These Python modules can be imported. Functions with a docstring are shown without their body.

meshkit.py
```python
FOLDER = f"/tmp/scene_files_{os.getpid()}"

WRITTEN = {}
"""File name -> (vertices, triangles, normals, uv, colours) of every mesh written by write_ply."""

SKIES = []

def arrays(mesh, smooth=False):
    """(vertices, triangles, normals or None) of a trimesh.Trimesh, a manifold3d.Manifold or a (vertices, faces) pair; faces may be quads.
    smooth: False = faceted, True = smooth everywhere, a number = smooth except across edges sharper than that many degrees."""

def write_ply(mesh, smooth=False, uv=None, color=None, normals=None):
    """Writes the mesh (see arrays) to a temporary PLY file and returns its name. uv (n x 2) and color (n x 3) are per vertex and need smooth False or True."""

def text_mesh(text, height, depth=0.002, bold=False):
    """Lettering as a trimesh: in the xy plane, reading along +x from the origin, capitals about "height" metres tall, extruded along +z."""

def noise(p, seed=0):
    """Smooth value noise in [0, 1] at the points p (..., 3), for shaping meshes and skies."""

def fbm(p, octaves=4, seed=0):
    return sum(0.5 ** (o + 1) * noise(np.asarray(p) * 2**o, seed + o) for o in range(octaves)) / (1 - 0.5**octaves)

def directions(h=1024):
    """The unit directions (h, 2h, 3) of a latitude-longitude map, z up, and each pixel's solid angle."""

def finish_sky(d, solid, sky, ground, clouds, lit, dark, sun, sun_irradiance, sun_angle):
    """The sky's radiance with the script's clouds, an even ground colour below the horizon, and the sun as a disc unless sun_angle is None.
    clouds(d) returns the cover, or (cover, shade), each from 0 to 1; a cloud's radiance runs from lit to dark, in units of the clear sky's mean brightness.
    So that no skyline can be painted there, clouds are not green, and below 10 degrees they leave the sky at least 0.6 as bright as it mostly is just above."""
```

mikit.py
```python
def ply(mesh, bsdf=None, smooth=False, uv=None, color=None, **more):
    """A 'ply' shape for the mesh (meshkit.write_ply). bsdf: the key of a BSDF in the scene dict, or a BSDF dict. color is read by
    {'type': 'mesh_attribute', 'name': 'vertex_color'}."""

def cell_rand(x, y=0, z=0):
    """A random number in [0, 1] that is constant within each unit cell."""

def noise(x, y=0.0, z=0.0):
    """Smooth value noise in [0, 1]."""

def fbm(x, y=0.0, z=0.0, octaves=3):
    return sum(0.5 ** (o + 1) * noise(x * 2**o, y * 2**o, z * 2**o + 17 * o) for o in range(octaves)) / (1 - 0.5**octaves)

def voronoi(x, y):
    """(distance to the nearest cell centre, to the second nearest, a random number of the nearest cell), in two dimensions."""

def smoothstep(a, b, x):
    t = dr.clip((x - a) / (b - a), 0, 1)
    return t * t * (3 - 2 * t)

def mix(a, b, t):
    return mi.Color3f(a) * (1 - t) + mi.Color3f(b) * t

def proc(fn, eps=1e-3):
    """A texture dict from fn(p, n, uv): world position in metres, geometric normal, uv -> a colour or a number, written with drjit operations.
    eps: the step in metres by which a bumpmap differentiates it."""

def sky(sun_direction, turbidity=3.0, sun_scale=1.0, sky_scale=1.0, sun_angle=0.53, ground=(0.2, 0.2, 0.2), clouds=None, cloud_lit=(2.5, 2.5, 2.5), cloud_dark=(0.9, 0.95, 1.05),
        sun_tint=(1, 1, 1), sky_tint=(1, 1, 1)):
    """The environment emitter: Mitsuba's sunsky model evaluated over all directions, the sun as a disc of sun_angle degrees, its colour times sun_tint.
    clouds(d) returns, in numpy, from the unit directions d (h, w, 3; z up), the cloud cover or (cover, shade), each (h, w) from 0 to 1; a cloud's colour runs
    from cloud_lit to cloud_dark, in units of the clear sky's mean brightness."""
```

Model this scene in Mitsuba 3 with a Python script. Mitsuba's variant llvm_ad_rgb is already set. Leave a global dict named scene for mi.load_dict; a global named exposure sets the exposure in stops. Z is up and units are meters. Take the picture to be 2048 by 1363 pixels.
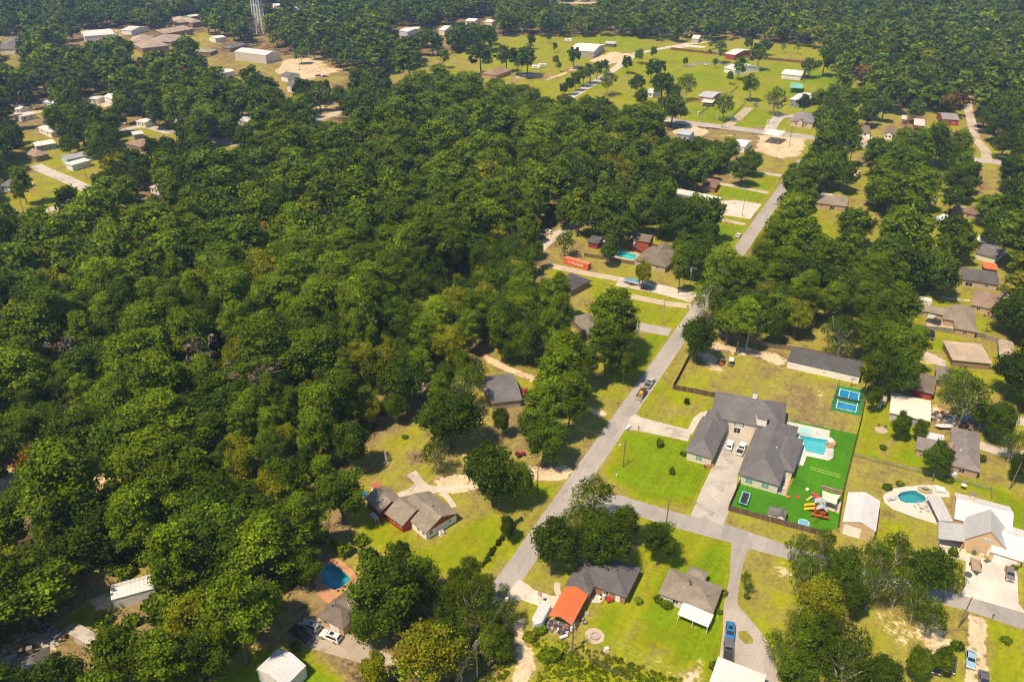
import math, random
import numpy as np, trimesh, shapely, mitsuba as mi, drjit as dr, mikit, meshkit
from shapely.geometry import Polygon, LineString, Point
from mikit import noise, fbm, smoothstep, mix
T = mi.ScalarTransform4f
rng = np.random.default_rng(7)
scene, labels = {}, {}
BUILT_ON = []                                            # house footprints: no scattered tree may stand in them

# ------------------------------------------------------------ camera, sky, sun, exposure
CAM_H, FOC, PITCH = 140.0, 1620.0, math.radians(30.1)      # metres; focal length in pixels of a 2048 wide picture
CP, SP = math.cos(PITCH), math.sin(PITCH)
scene['camera'] = {'type': 'perspective', 'fov': 2 * math.degrees(math.atan(1024 / FOC)), 'fov_axis': 'x', 'near_clip': 1.0, 'far_clip': 9000.0,
                   'to_world': T().look_at(origin=[0, 0, CAM_H], target=[0, CP * 100, CAM_H - SP * 100], up=[0, 0, 1]), 'medium': {'type': 'ref', 'id': 'air'}}
SUN_EL = math.radians(61)
SUN = [-0.71 * math.cos(SUN_EL), -0.705 * math.cos(SUN_EL), math.sin(SUN_EL)]
scene['daylight'] = mikit.sky(SUN, turbidity=3.0, sun_tint=(1.04, 1.0, 0.93))
exposure = 1.95
scene['air'] = {'type': 'homogeneous', 'albedo': {'type': 'rgb', 'value': [0.95, 0.95, 0.95]}, 'phase': {'type': 'hg', 'g': 0.6}, 'sigma_t': {'type': 'rgb', 'value': [0.00012, 0.00017, 0.00027]}}

# ------------------------------------------------------------ bookkeeping
def numbered(key, table):
    if key not in table: return key
    k = 1
    while f'{key}_{k:03d}' in table: k += 1
    return f'{key}_{k:03d}'
_taken = set()
_count = {}
def fresh(key):
    n = _count.get(key, 0); _count[key] = n + 1
    return key if n == 0 else f'{key}_{n:03d}'
def thing(name, label=None, cat=None, group=None, kind=None):
    k = fresh(name); d = {}
    if label: d['label'] = label
    if cat: d['category'] = cat
    if group: d['group'] = group
    if kind: d['kind'] = kind
    labels[k] = d
    return k
def part(owner, name, shape, label=None, kind=None):
    k = fresh(f'{owner}__{name}')
    scene[k] = shape
    if label or kind: labels[k] = {a: b for a, b in (('label', label), ('kind', kind)) if b}
    return k
def G(x, y, z=0.0):
    """where the sight line of a measured point of the photograph meets the height z: how the survey below is put in metres"""
    a, b = (np.asarray(x, float) - 1024) / FOC, (681.5 - np.asarray(y, float)) / FOC
    dy, dz = CP + b * SP, -SP + b * CP
    t = (z - CAM_H) / dz
    return np.stack([a * t, dy * t, np.full_like(a * t, z)], -1)
def GP(pts, z=0.0):
    p = np.array(pts, float)
    return G(p[:, 0], p[:, 1], z)
def PX(p):
    """photo point of points in metres"""
    p = np.asarray(p, float); z = p[..., 1] * CP + (CAM_H - p[..., 2]) * SP
    return np.stack([1024 + FOC * p[..., 0] / z, 681.5 - FOC * (p[..., 1] * SP - (CAM_H - p[..., 2]) * CP) / z], -1)
def pxm(x, y, z=0.0):
    p = G(x, y, z)
    return FOC / (p[1] * CP + (CAM_H - z) * SP)

# ------------------------------------------------------------ materials: a palette of base colours, read by index from uv.x
PAL, PIX = [], {}
def C(*rgb):
    rgb = tuple(rgb[0]) if len(rgb) == 1 else rgb
    if rgb not in PIX:
        PIX[rgb] = len(PAL); PAL.append(rgb)
    return PIX[rgb]
def pal(uv):
    i = mi.UInt32(uv.x + 0.5)
    return mi.Color3f(dr.gather(mi.Float, PALR, i), dr.gather(mi.Float, PALG, i), dr.gather(mi.Float, PALB, i))
def f_paint(p, n, uv):
    k = 0.88 + 0.24 * fbm(p.x * 0.9, p.y * 0.9, p.z * 1.3, octaves=3)
    return pal(uv) * k
def f_gloss(p, n, uv): return pal(uv)
def f_shingle(p, n, uv):
    big = fbm(p.x * 0.35, p.y * 0.35, p.z * 0.35, octaves=3)
    row = noise(p.x * 2.2, p.y * 2.2, dr.floor(p.z * 6.0) * 3.7)
    return pal(uv) * (0.52 + 0.5 * big + 0.3 * row + 0.22 * noise(p.x * 0.9, p.y * 0.9, p.z * 3))
def f_metal(p, n, uv):
    big = fbm(p.x * 0.25, p.y * 0.25, p.z, octaves=3)
    fine = noise(p.x * 1.7, p.y * 1.7, p.z * 1.7)
    return pal(uv) * (0.84 + 0.2 * big + 0.06 * fine)
def f_brick(p, n, uv):
    a = dr.select(dr.abs(n.x) > dr.abs(n.y), p.y, p.x)
    k = noise(dr.floor(a * 4.5 + 0.37 * dr.floor(p.z * 13)), dr.floor(p.z * 13), 3.0)
    return pal(uv) * (0.8 + 0.3 * k + 0.15 * fbm(p.x * 0.5, p.y * 0.5, p.z * 0.5))
def f_wood(p, n, uv):
    a = p.x * 0.8 + p.y * 0.6
    b = mikit.cell_rand(a * 6.5, p.x * 0.02, 1.0)
    return pal(uv) * (0.6 + 0.4 * b + 0.35 * fbm(p.x * 2, p.y * 2, p.z * 0.6))
def f_concrete(p, n, uv):
    big = fbm(p.x * 0.16, p.y * 0.16, 1.0, octaves=4)
    fine = fbm(p.x * 2.6, p.y * 2.6, 2.0, octaves=2)
    stain = smoothstep(0.62, 0.78, fbm(p.x * 0.33 + 9, p.y * 0.33, 5.0))
    return pal(uv) * (0.72 + 0.38 * big + 0.14 * fine) * (1 - 0.22 * stain)
def f_road(p, n, uv):
    big = fbm(p.x * 0.1, p.y * 0.1, 3.0, octaves=4)
    fine = noise(p.x * 4, p.y * 4, 1.0)
    patch = smoothstep(0.66, 0.7, noise(p.x * 0.11 + 3, p.y * 0.11 + 8, 2.0))
    crack = smoothstep(0.03, 0.0, dr.abs(fbm(p.x * 0.35, p.y * 0.35, 7.0, octaves=3) - 0.5))
    q, t = p.x * 0.88 - p.y * 0.475, p.x * 0.475 + p.y * 0.88     # wear runs along the lanes
    lane = noise(q * 0.9 + 5, t * 0.02, 3.0) + 0.5 * noise(q * 2.3, t * 0.06, 4.0)
    return pal(uv) * (0.66 + 0.34 * big + 0.14 * fine + 0.12 * lane) * (1 - 0.12 * patch) * (1 - 0.16 * crack)
LITTER, SOILC, DRY, LAWN, LUSH, SANDC = (.070, .052, .026), (.235, .178, .085), (.262, .236, .052), (.228, .252, .010), (.150, .228, .006), (.56, .45, .30)
def f_ground(p, n, uv):
    n1 = fbm(p.x * 0.045, p.y * 0.045, 4.0, octaves=4)
    n2 = fbm(p.x * 0.22, p.y * 0.22, 8.0, octaves=4)
    n3 = fbm(p.x * 1.5, p.y * 1.5, 2.0, octaves=3)
    g = uv.x + (n1 - 0.5) * 0.6 + (n2 - 0.5) * 0.6 + (n3 - 0.5) * 0.3
    c = mix(LITTER, SOILC, smoothstep(-0.08, 0.2, g))
    c = mix(c, DRY, smoothstep(0.26, 0.5, g))
    c = mix(c, LAWN, smoothstep(0.5, 0.8, g))
    c = mix(c, LUSH, smoothstep(0.82, 1.08, g))
    s = uv.y + (n2 - 0.5) * 0.5 + (n3 - 0.5) * 0.35 + (n1 - 0.5) * 0.2
    c = mix(c, SANDC, smoothstep(0.42, 0.62, s))
    q, t = p.x * 0.88 - p.y * 0.475, p.x * 0.475 + p.y * 0.88     # mowing runs along the plots
    mow = noise(q * 1.1, t * 0.03, 6.0) + 0.6 * noise(q * 2.7, t * 0.05, 9.0)
    n4 = noise(p.x * 3.1, p.y * 3.1, 12.0)
    return c * (0.34 + 0.6 * n3 + 0.42 * n2 + 0.15 * mow + 0.18 * n4)
def f_turf(p, n, uv):
    return pal(uv) * (0.55 + 0.55 * fbm(p.x * 0.12, p.y * 0.12, 1.0) + 0.25 * fbm(p.x * 1.2, p.y * 1.2, 3.0) + 0.12 * noise((p.x * 0.88 - p.y * 0.475) * 1.6, (p.x * 0.475 + p.y * 0.88) * 0.05))
RAMP = [(.036, .064, .006), (.068, .116, .007), (.118, .184, .007), (.180, .262, .008), (.235, .215, .011), (.225, .125, .018), (.15, .135, .095)]
def f_leaf(p, n, uv):
    w = fbm(p.x * 0.075, p.y * 0.075, p.z * 0.03, octaves=2)
    f = noise(p.x * 0.9, p.y * 0.9, p.z * 0.9)
    t = uv.y + (w - 0.5) * 1.75 + (f - 0.5) * 0.35
    t = dr.select(uv.y > 3.2, uv.y + (f - 0.5) * 0.6, dr.clip(t, 0.0, 3.4))
    c = mi.Color3f(RAMP[0])
    for k in range(1, len(RAMP)):
        c = mix(c, RAMP[k], smoothstep(k - 1.0, float(k), t))
    return c * (0.34 + 1.04 * uv.x) * (0.58 + 0.84 * noise(p.x * 0.11 + 31, p.y * 0.11, 2.0))
def f_bark(p, n, uv):
    return pal(uv) * (0.55 + 0.5 * fbm(p.x * 3, p.y * 3, p.z * 0.7) + 0.3 * noise(p.x * 0.2, p.y * 0.2))
def two(d): return {'type': 'twosided', 'bsdf': d}
def prin(fn, rough, **k): return {'type': 'principled', 'base_color': mikit.proc(fn), 'roughness': rough, **k}
scene['paint'] = two(prin(f_paint, 0.65, specular=0.35))
scene['gloss'] = two(prin(f_gloss, 0.3, specular=0.5, clearcoat=0.6, clearcoat_gloss=0.9))
scene['shingle'] = two(prin(f_shingle, 0.9, specular=0.25))
scene['metal_sheet'] = two(prin(f_metal, 0.42, specular=0.5))
scene['brick_face'] = two({'type': 'diffuse', 'reflectance': mikit.proc(f_brick)})
scene['timber'] = two({'type': 'diffuse', 'reflectance': mikit.proc(f_wood)})
scene['concrete_face'] = two({'type': 'diffuse', 'reflectance': mikit.proc(f_concrete)})
scene['road_face'] = two({'type': 'diffuse', 'reflectance': mikit.proc(f_road)})
scene['ground_face'] = two({'type': 'diffuse', 'reflectance': mikit.proc(f_ground)})
scene['turf_face'] = two({'type': 'diffuse', 'reflectance': mikit.proc(f_turf)})
scene['leaf_face'] = {'type': 'principledthin', 'base_color': mikit.proc(f_leaf), 'roughness': 0.7, 'diff_trans': 0.32, 'eta': 1.1, 'spec_trans': 0.0}
scene['bark_face'] = two({'type': 'diffuse', 'reflectance': mikit.proc(f_bark)})
scene['glass_dark'] = two({'type': 'principled', 'base_color': {'type': 'rgb', 'value': [.02, .025, .03]}, 'roughness': 0.08, 'specular': 0.6})
scene['water_sheet'] = {'type': 'thindielectric', 'int_ior': 1.33, 'specular_transmittance': {'type': 'rgb', 'value': [.80, .95, .98]}}

def S(mesh, bsdf, col, smooth=False):
    """a shape dict; col: an rgb triple, kept in the palette"""
    if isinstance(mesh, list): mesh = trimesh.util.concatenate(mesh)
    v, f, n = meshkit.arrays(mesh, smooth)
    uv = np.zeros((len(v), 2)); uv[:, 0] = C(col)
    return mikit.ply((v, f), bsdf, smooth=bool(smooth), uv=uv)
# ------------------------------------------------------------ small mesh makers
def box(x0, x1, y0, y1, z0, z1):
    m = trimesh.creation.box((x1 - x0, y1 - y0, z1 - z0)); m.apply_translation(((x0 + x1) / 2, (y0 + y1) / 2, (z0 + z1) / 2)); return m
def hull(pts): return trimesh.convex.convex_hull(np.array(pts, float))
def rectpts(x0, x1, y0, y1, z): return [(x0, y0, z), (x1, y0, z), (x1, y1, z), (x0, y1, z)]
def rod(a, b, r, r2=None, n=6):
    a, b = np.array(a, float), np.array(b, float); r2 = r if r2 is None else r2
    d = (b - a) / (np.linalg.norm(b - a) + 1e-9)
    u = np.cross(d, [0, 0, 1.0] if abs(d[2]) < .9 else [1.0, 0, 0]); u /= np.linalg.norm(u); w = np.cross(d, u)
    t = np.arange(n) * 2 * np.pi / n
    ring = np.cos(t)[:, None] * u + np.sin(t)[:, None] * w
    v = np.vstack([a + r * ring, b + r2 * ring, a, b]); i = np.arange(n); j = (i + 1) % n
    f = np.vstack([np.stack([i, j, n + j], 1), np.stack([i, n + j, n + i], 1), np.stack([j, i, i * 0 + 2 * n], 1), np.stack([n + i, n + j, i * 0 + 2 * n + 1], 1)])
    return trimesh.Trimesh(v, f, process=False)
def tube(pts, r, n=4): return trimesh.util.concatenate([rod(pts[i], pts[i + 1], r, n=n) for i in range(len(pts) - 1)])
def slab(poly, z0, z1):
    """an extruded flat polygon in metres"""
    poly = poly if hasattr(poly, "geom_type") else Polygon(np.asarray(poly)[:, :2])
    poly = poly.buffer(0)
    ms = []
    for g in getattr(poly, 'geoms', [poly]):
        m = trimesh.creation.extrude_polygon(g, z1 - z0, engine='earcut'); m.apply_translation((0, 0, z0)); ms.append(m)
    return trimesh.util.concatenate(ms)
def place(mesh, x, y, ang, z=0.0):
    m = mesh.copy(); m.apply_transform(trimesh.transformations.rotation_matrix(ang, (0, 0, 1))); m.apply_translation((x, y, z)); return m
def TW(x, y, z, ang, s=1.0): return T().translate([float(x), float(y), float(z)]).rotate([0, 0, 1], math.degrees(ang)).scale(s if isinstance(s, list) else float(s))
def at_place(shape, tw): return {**shape, 'to_world': tw}
# ------------------------------------------------------------ ground: one sheet, its cover (greenness, bare sand) surveyed as patches with soft edges
COVER = [  # outline (photo points on the ground), greenness, sand, softness in metres
 ([(1000,1500),(975,1150),(1150,940),(1340,680),(1540,350),(1600,262),(2048,300),(2300,400),(2300,1500)], .55, .08, 6),
 ([(640,1110),(740,900),(850,800),(960,700),(1090,570),(1090,470),(1240,430),(1420,330),(1560,270),(1560,350),(1340,680),(1150,940),(985,1170)], .5, .18, 5),
 ([(740,150),(1000,72),(1240,62),(1640,86),(1710,130),(1755,200),(1740,258),(1600,266),(1430,244),(1340,238),(1120,215),(1000,175)], .7, .08, 10),
 ([(1280,95),(1640,125),(1620,200),(1480,185),(1260,150),(1180,180)], .84, .02, 8),
 ([(1614,140),(1705,150),(1692,195),(1605,192)], .95, 0, 3), ([(1380,212),(1490,220),(1530,225),(1575,245),(1500,256),(1372,240)], .95, 0, 3), ([(1500,215),(1540,222),(1545,250),(1480,254)], 1.0, 0, 2),
 ([(1040,75),(1240,66),(1330,85),(1240,95),(1130,82)], .8, 0, 8), ([(860,120),(960,105),(950,150),(840,160),(740,160),(760,148)], .56, .06, 8),
 ([(1178,122),(1222,104),(1268,108),(1262,122),(1205,130)], 0, 1, 2), ([(1134,140),(1152,133),(1191,137),(1184,147)], 0, 1, 2), ([(1024,147),(1050,144),(1092,150),(1100,155),(1040,158),(1024,166)], .3, .6, 4), ([(1090,157),(1140,142),(1130,150),(1096,160)], .1,.8,1.5),
 ([(1095,2),(1200,0),(1200,7),(1110,8)], 0, 1, 8),
 ([(180,60),(250,58),(255,85),(180,85)], .35, .6, 8), ([(270,85),(350,78),(430,60),(445,80),(420,100),(350,100)], .5, .34, 8), ([(400,105),(480,112),(460,125),(530,130),(580,118),(650,130),(655,145),(560,155),(420,145),(395,125)], .58, .34, 10), ([(-80,70),(420,105),(700,150),(640,200),(-80,180)], .42, .05, 10),
 ([(570,118),(640,116),(650,132),(590,140),(555,140)], .1, .85, 4), ([(540,140),(660,135),(690,140),(640,155),(600,165)], .15, .72, 6),
 ([(40,60),(0,85),(-20,80),(0,65)], .4, .5, 8), ([(0,90),(40,80),(40,95),(0,100)], .1,.8,6),
 ([(-80,180),(120,200),(240,185),(260,205),(120,240),(-80,240)], .3, .42, 10), ([(200,200),(225,195),(245,205),(215,215)], 0,.95,3),
 ([(-60,250),(140,270),(260,255),(350,240),(345,275),(290,300),(200,340),(220,380),(140,420),(60,440),(-60,445)], .6, .22, 10),
 ([(430,275),(480,280),(480,300),(430,295)], .7, .15, 5), ([(620,205),(705,205),(690,235),(620,250)], .4, .45, 5),
 ([(95,335),(150,345),(130,352),(100,345)], .85,0,2),([(120,372),(175,390),(150,402),(75,420),(90,395)], .95, 0, 4), ([(150,362),(205,362),(205,378),(180,372)], .75, .1, 3), ([(28,382),(62,365),(62,378),(30,388)], .1, .8, 2),
 # beyond the road, right half
 ([(1245,862),(1375,882),(1421,935),(1385,1018),(1280,1000),(1205,945)], 1.02, 0, 1.5), ([(1196,965),(1218,985),(1300,1005),(1385,1022),(1378,1034),(1290,1018),(1210,1000)], .52, .2, 2),
 ([(1275,830),(1322,742),(1345,785),(1436,800),(1420,840),(1385,858)], .74, .1, 2), ([(1318,800),(1380,812),(1375,845),(1312,832)], .42, .22, 4),
 ([(1355,770),(1380,715),(1360,690),(1430,674),(1580,705),(1570,740),(1722,770),(1712,862),(1560,800),(1440,785)], .60, .27, 3),
 ([(1430,684),(1500,697),(1560,708),(1578,722),(1560,730),(1510,712),(1425,697)], .2, .85, 2), ([(1395,705),(1412,728),(1440,742),(1440,718),(1410,705)], .2, .85, 2), ([(1560,780),(1640,775),(1650,800),(1600,812),(1560,800)], .36, .42, 5),
 ([(1738,780),(1792,792),(1855,875),(1965,965),(2060,1005),(2060,1060),(1990,1050),(1980,990),(1702,906)], 1.02, 0, 1.5), ([(1790,880),(1770,886),(1755,904),(1775,912)], .3, .35, 1.5),
 ([(1704,918),(1890,985),(1880,1000),(1750,1055),(1690,985)], .62, .12, 2), ([(1750,1010),(1765,1005),(1880,1050),(1880,1100),(1830,1104),(1752,1080)], .62, .14, 3),
 ([(1290,1035),(1462,1086),(1446,1210),(1440,1400),(1170,1330),(1190,1225),(1285,1150)], .97, .02, 2), ([(1296,1112),(1330,1118),(1300,1180),(1262,1300),(1228,1290),(1270,1190)], .5, .2, 2.5), ([(1300,1300),(1340,1300),(1335,1325),(1298,1320)], .3, .5, 3), ([(1398,1090),(1380,1125),(1360,1120)], .5,.2,3),
 ([(1500,1098),(1590,1120),(1585,1215),(1540,1262),(1480,1190)], .5, .16, 2), ([(1540,1130),(1590,1145),(1585,1160),(1545,1150)], .3, .5, 3),
 ([(1040,1260),(1150,1290),(1290,1330),(1420,1380),(1420,1480),(1040,1480)], .66, .16, 3), ([(1120,1270),(1190,1295),(1280,1325),(1360,1345),(1370,1356),(1180,1312)], .35, .5, 2), ([(1375,1335),(1405,1320),(1400,1363),(1370,1363)], .2,.75,2),
 ([(1028,1238),(1046,1236),(1052,1290),(1072,1330),(1062,1348),(1040,1380),(1012,1390),(1040,1330),(1032,1285)], .1, .95, 1.2),
 ([(1730,1180),(1800,1190),(1850,1260),(1850,1310),(1800,1320),(1740,1240)], .36, .36, 3), ([(1845,1240),(1898,1250),(1900,1310),(1858,1330)], .2, .75, 3),
 ([(1936,1224),(1972,1240),(1976,1300),(1978,1400),(1928,1400),(1936,1300)], .15, .95, .8), ([(1948,1290),(1958,1290),(1956,1400),(1950,1400)], .6, .2, .8), ([(1980,1240),(2060,1262),(2060,1400),(1982,1400)], .86, .08, 1.5),
 ([(1590,415),(1640,398),(1700,415),(1770,425),(1690,476),(1640,455)], .72, .05, 3), ([(1720,300),(1770,270),(1800,250),(1750,250),(1700,270)], .5, .2, 5),
 ([(1730,215),(1795,205),(1810,240),(1750,252)], .62, .15, 4), ([(1850,210),(1930,215),(1940,260),(1850,262)], .7, .15, 4), ([(1955,260),(1985,300),(2000,310),(2060,320),(2060,335),(1950,325)], .8, .1, 4),
 ([(1840,400),(1960,430),(2000,460),(2010,520),(1960,530),(1950,480),(1880,470),(1840,430)], .72, .1, 4), ([(1900,560),(1990,570),(2030,640),(2060,680),(2060,780),(2000,700),(1920,660),(1840,690),(1815,640),(1880,600)], .68, .14, 4), ([(1840,672),(1915,680),(1905,725),(1870,700)], .9, .03, 2),
 ([(1840,690),(1900,705),(1895,735),(1830,725)], .35,.4,3), ([(1850,800),(1960,840),(1990,850),(1960,862),(1860,845)], .2, .6, 4),
 # west of the road
 ([(720,1010),(790,1040),(860,1085),(925,1055),(1000,990),(1075,955),(1122,965),(1120,985),(1000,1120),(960,1150),(880,1150),(740,1085),(690,1060)], .88, .03, 2), ([(920,985),(1000,985),(1066,1000),(1000,1050),(940,1015)], .55, .18, 4), ([(1020,1090),(1120,985),(1070,1005),(985,1110)], .5, .2, 2.5), ([(1024,1107),(1150,945),(1130,960),(1000,1130)], .7, .1, 1.5),
 ([(690,940),(760,880),(850,850),(875,920),(880,950),(812,948),(790,980),(705,985)], .7, .16, 2.5), ([(640,1040),(720,1050),(680,1110),(630,1080)], .3, .4, 3), ([(820,895),(845,905),(850,930),(825,925)], .3, .5, 2),
 ([(870,955),(940,946),(990,915),(1010,925),(1060,935),(1146,940),(1128,958),(1010,962),(940,980),(882,985)], .1, .95, 1.2), ([(920,893),(960,885),(950,905),(920,908)], .1, .95, 2), ([(870,860),(1000,830),(1085,850),(1150,830),(1130,900),(1060,925),(900,925)], .42, .34, 4),
 ([(955,690),(1100,760),(1085,835),(1000,830)], .55, .2, 3), ([(968,706),(1010,730),(1068,752),(1068,762),(1000,738),(965,716)], .15, .9, 1), ([(1060,935),(1130,930),(1140,940),(1060,945)], .2,.8,2),
 ([(1210,745),(1250,685),(1320,662),(1332,680),(1200,850),(1150,830),(1180,790)], .66, .1, 2), ([(1290,668),(1335,672),(1290,738),(1268,735)], 1.0, 0, 1.5), ([(1160,805),(1212,822),(1205,835),(1160,818)], .15, .85, 1.2),
 ([(1190,590),(1372,602),(1375,655),(1270,648),(1250,620)], .8, .06, 2), ([(1165,500),(1250,525),(1345,545),(1390,540),(1400,540),(1376,600),(1180,545)], .6, .14, 2), ([(1370,540),(1400,530),(1430,540),(1385,590)], .9, 0, 2), ([(1095,525),(1135,540),(1120,560),(1090,550)], .9, 0, 1.5), ([(1105,545),(1190,552),(1250,570),(1340,595),(1370,605),(1200,590)], .72, .1, 2),
 ([(1170,470),(1250,475),(1285,500),(1180,510)], .74, .1, 2),
 ([(1430,445),(1490,452),(1447,518),(1425,505)], 1.0, 0, 1.5), ([(1424,425),(1500,438),(1492,447),(1424,437)], .9, 0, 1.5), ([(1440,372),(1536,388),(1525,406),(1436,392)], .95, 0, 1.5), ([(1515,348),(1562,352),(1540,380),(1480,370)], .9, 0, 1.5), ([(1400,345),(1500,355),(1480,365),(1390,360)], .3, .4, 3),
 ([(1070,505),(1085,470),(1120,450),(1135,465),(1100,500)], .5, .3, 2), ([(1340,262),(1385,250),(1420,262),(1385,285)], .1, .9, 2), ([(1415,262),(1480,260),(1485,275),(1440,275)], .4, .4, 3), ([(1520,270),(1610,276),(1600,310),(1560,318),(1510,300)], .1, .9, 3),
 ([(552,868),(600,872),(595,890),(560,888)], .2, .7, 2), ([(870,600),(900,610),(880,625),(850,620)], .4, .4, 2),
 ([(150,1000),(420,980),(640,1060),(600,1180),(420,1320),(230,1250),(120,1120)], .3, 0, 8),
 # bottom left
 ([(-60,930),(60,930),(95,960),(60,1010),(-60,1030)], .1, .62, 3), ([(185,950),(220,955),(205,972),(180,965)], .1, .6, 2), ([(-60,1310),(10,1280),(60,1230),(180,1175),(200,1200),(150,1250),(60,1290),(-60,1380)], .12, .45, 3), ([(95,1262),(190,1200),(225,1225),(170,1260)], .85, .05, 2), ([(430,1340),(500,1310),(560,1290),(620,1300),(690,1363),(640,1400),(440,1400)], .9, .02, 2), ([(180,1195),(225,1190),(230,1215),(190,1225)], .1, .8, 1.5),
 ([(600,1180),(680,1130),(720,1150),(640,1210)], .2, .3, 3), ([(700,1110),(760,1140),(740,1160),(690,1130)], .5, .2, 2), ([(790,1310),(860,1290),(880,1310),(820,1340)], .75, .12, 2), ([(740,1290),(830,1330),(860,1350),(820,1360),(760,1320)], .15, .8, 1.2),
]
def build_ground():
    xs = np.unique(np.concatenate([np.arange(-130, 190.1, 1.5), np.arange(190, 800, 5.0), np.arange(-130, -760, -5.0), np.arange(800, 1700, 60.), np.arange(-760, -1700, -60.), [-6000, -3500, 3500, 6000]]))
    ys = np.unique(np.concatenate([np.arange(40, 330.1, 1.5), np.arange(330, 640, 3.0), np.arange(640, 1200, 6.0), np.arange(1200, 2400, 60.), [-1500, -600, -200, -60, 3000, 4500, 8000]]))
    X, Y = np.meshgrid(xs, ys); P = np.stack([X.ravel(), Y.ravel()], 1)
    uv = np.tile([.12, .04], (len(P), 1)).astype(float)
    for pts, g, s, soft in COVER:
        poly = Polygon(GP(pts)[:, :2]).buffer(0)
        x0, y0, x1, y1 = poly.bounds
        k = np.nonzero((P[:, 0] > x0 - soft) & (P[:, 0] < x1 + soft) & (P[:, 1] > y0 - soft) & (P[:, 1] < y1 + soft))[0]
        if not len(k): continue
        pp = shapely.points(P[k])
        d = shapely.distance(poly, pp); ins = d == 0
        if ins.any(): d[ins] = -shapely.distance(poly.boundary, pp[ins])
        w = np.clip(.5 - d / (2 * soft), 0, 1)[:, None]
        uv[k] = uv[k] * (1 - w) + np.array([g, s]) * w
    Z = np.zeros(len(P))
    for pool in POOLS:                                    # the ground is dug out under each pool
        Z[shapely.contains_xy(pool.buffer(.9), P[:, 0], P[:, 1])] = -2.6
    n, m = len(xs), len(ys)
    i = (np.arange(m - 1)[:, None] * n + np.arange(n - 1)).ravel()
    F = np.vstack([np.stack([i, i + 1, i + n + 1], 1), np.stack([i, i + n + 1, i + n], 1)])
    scene['ground'] = mikit.ply((np.column_stack([P, Z]), F), 'ground_face', uv=uv)
    labels['ground'] = {'label': 'open ground of lawn, dry grass, leaf litter and pale sand around the houses', 'category': 'ground', 'kind': 'structure'}
POOLS = []

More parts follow.
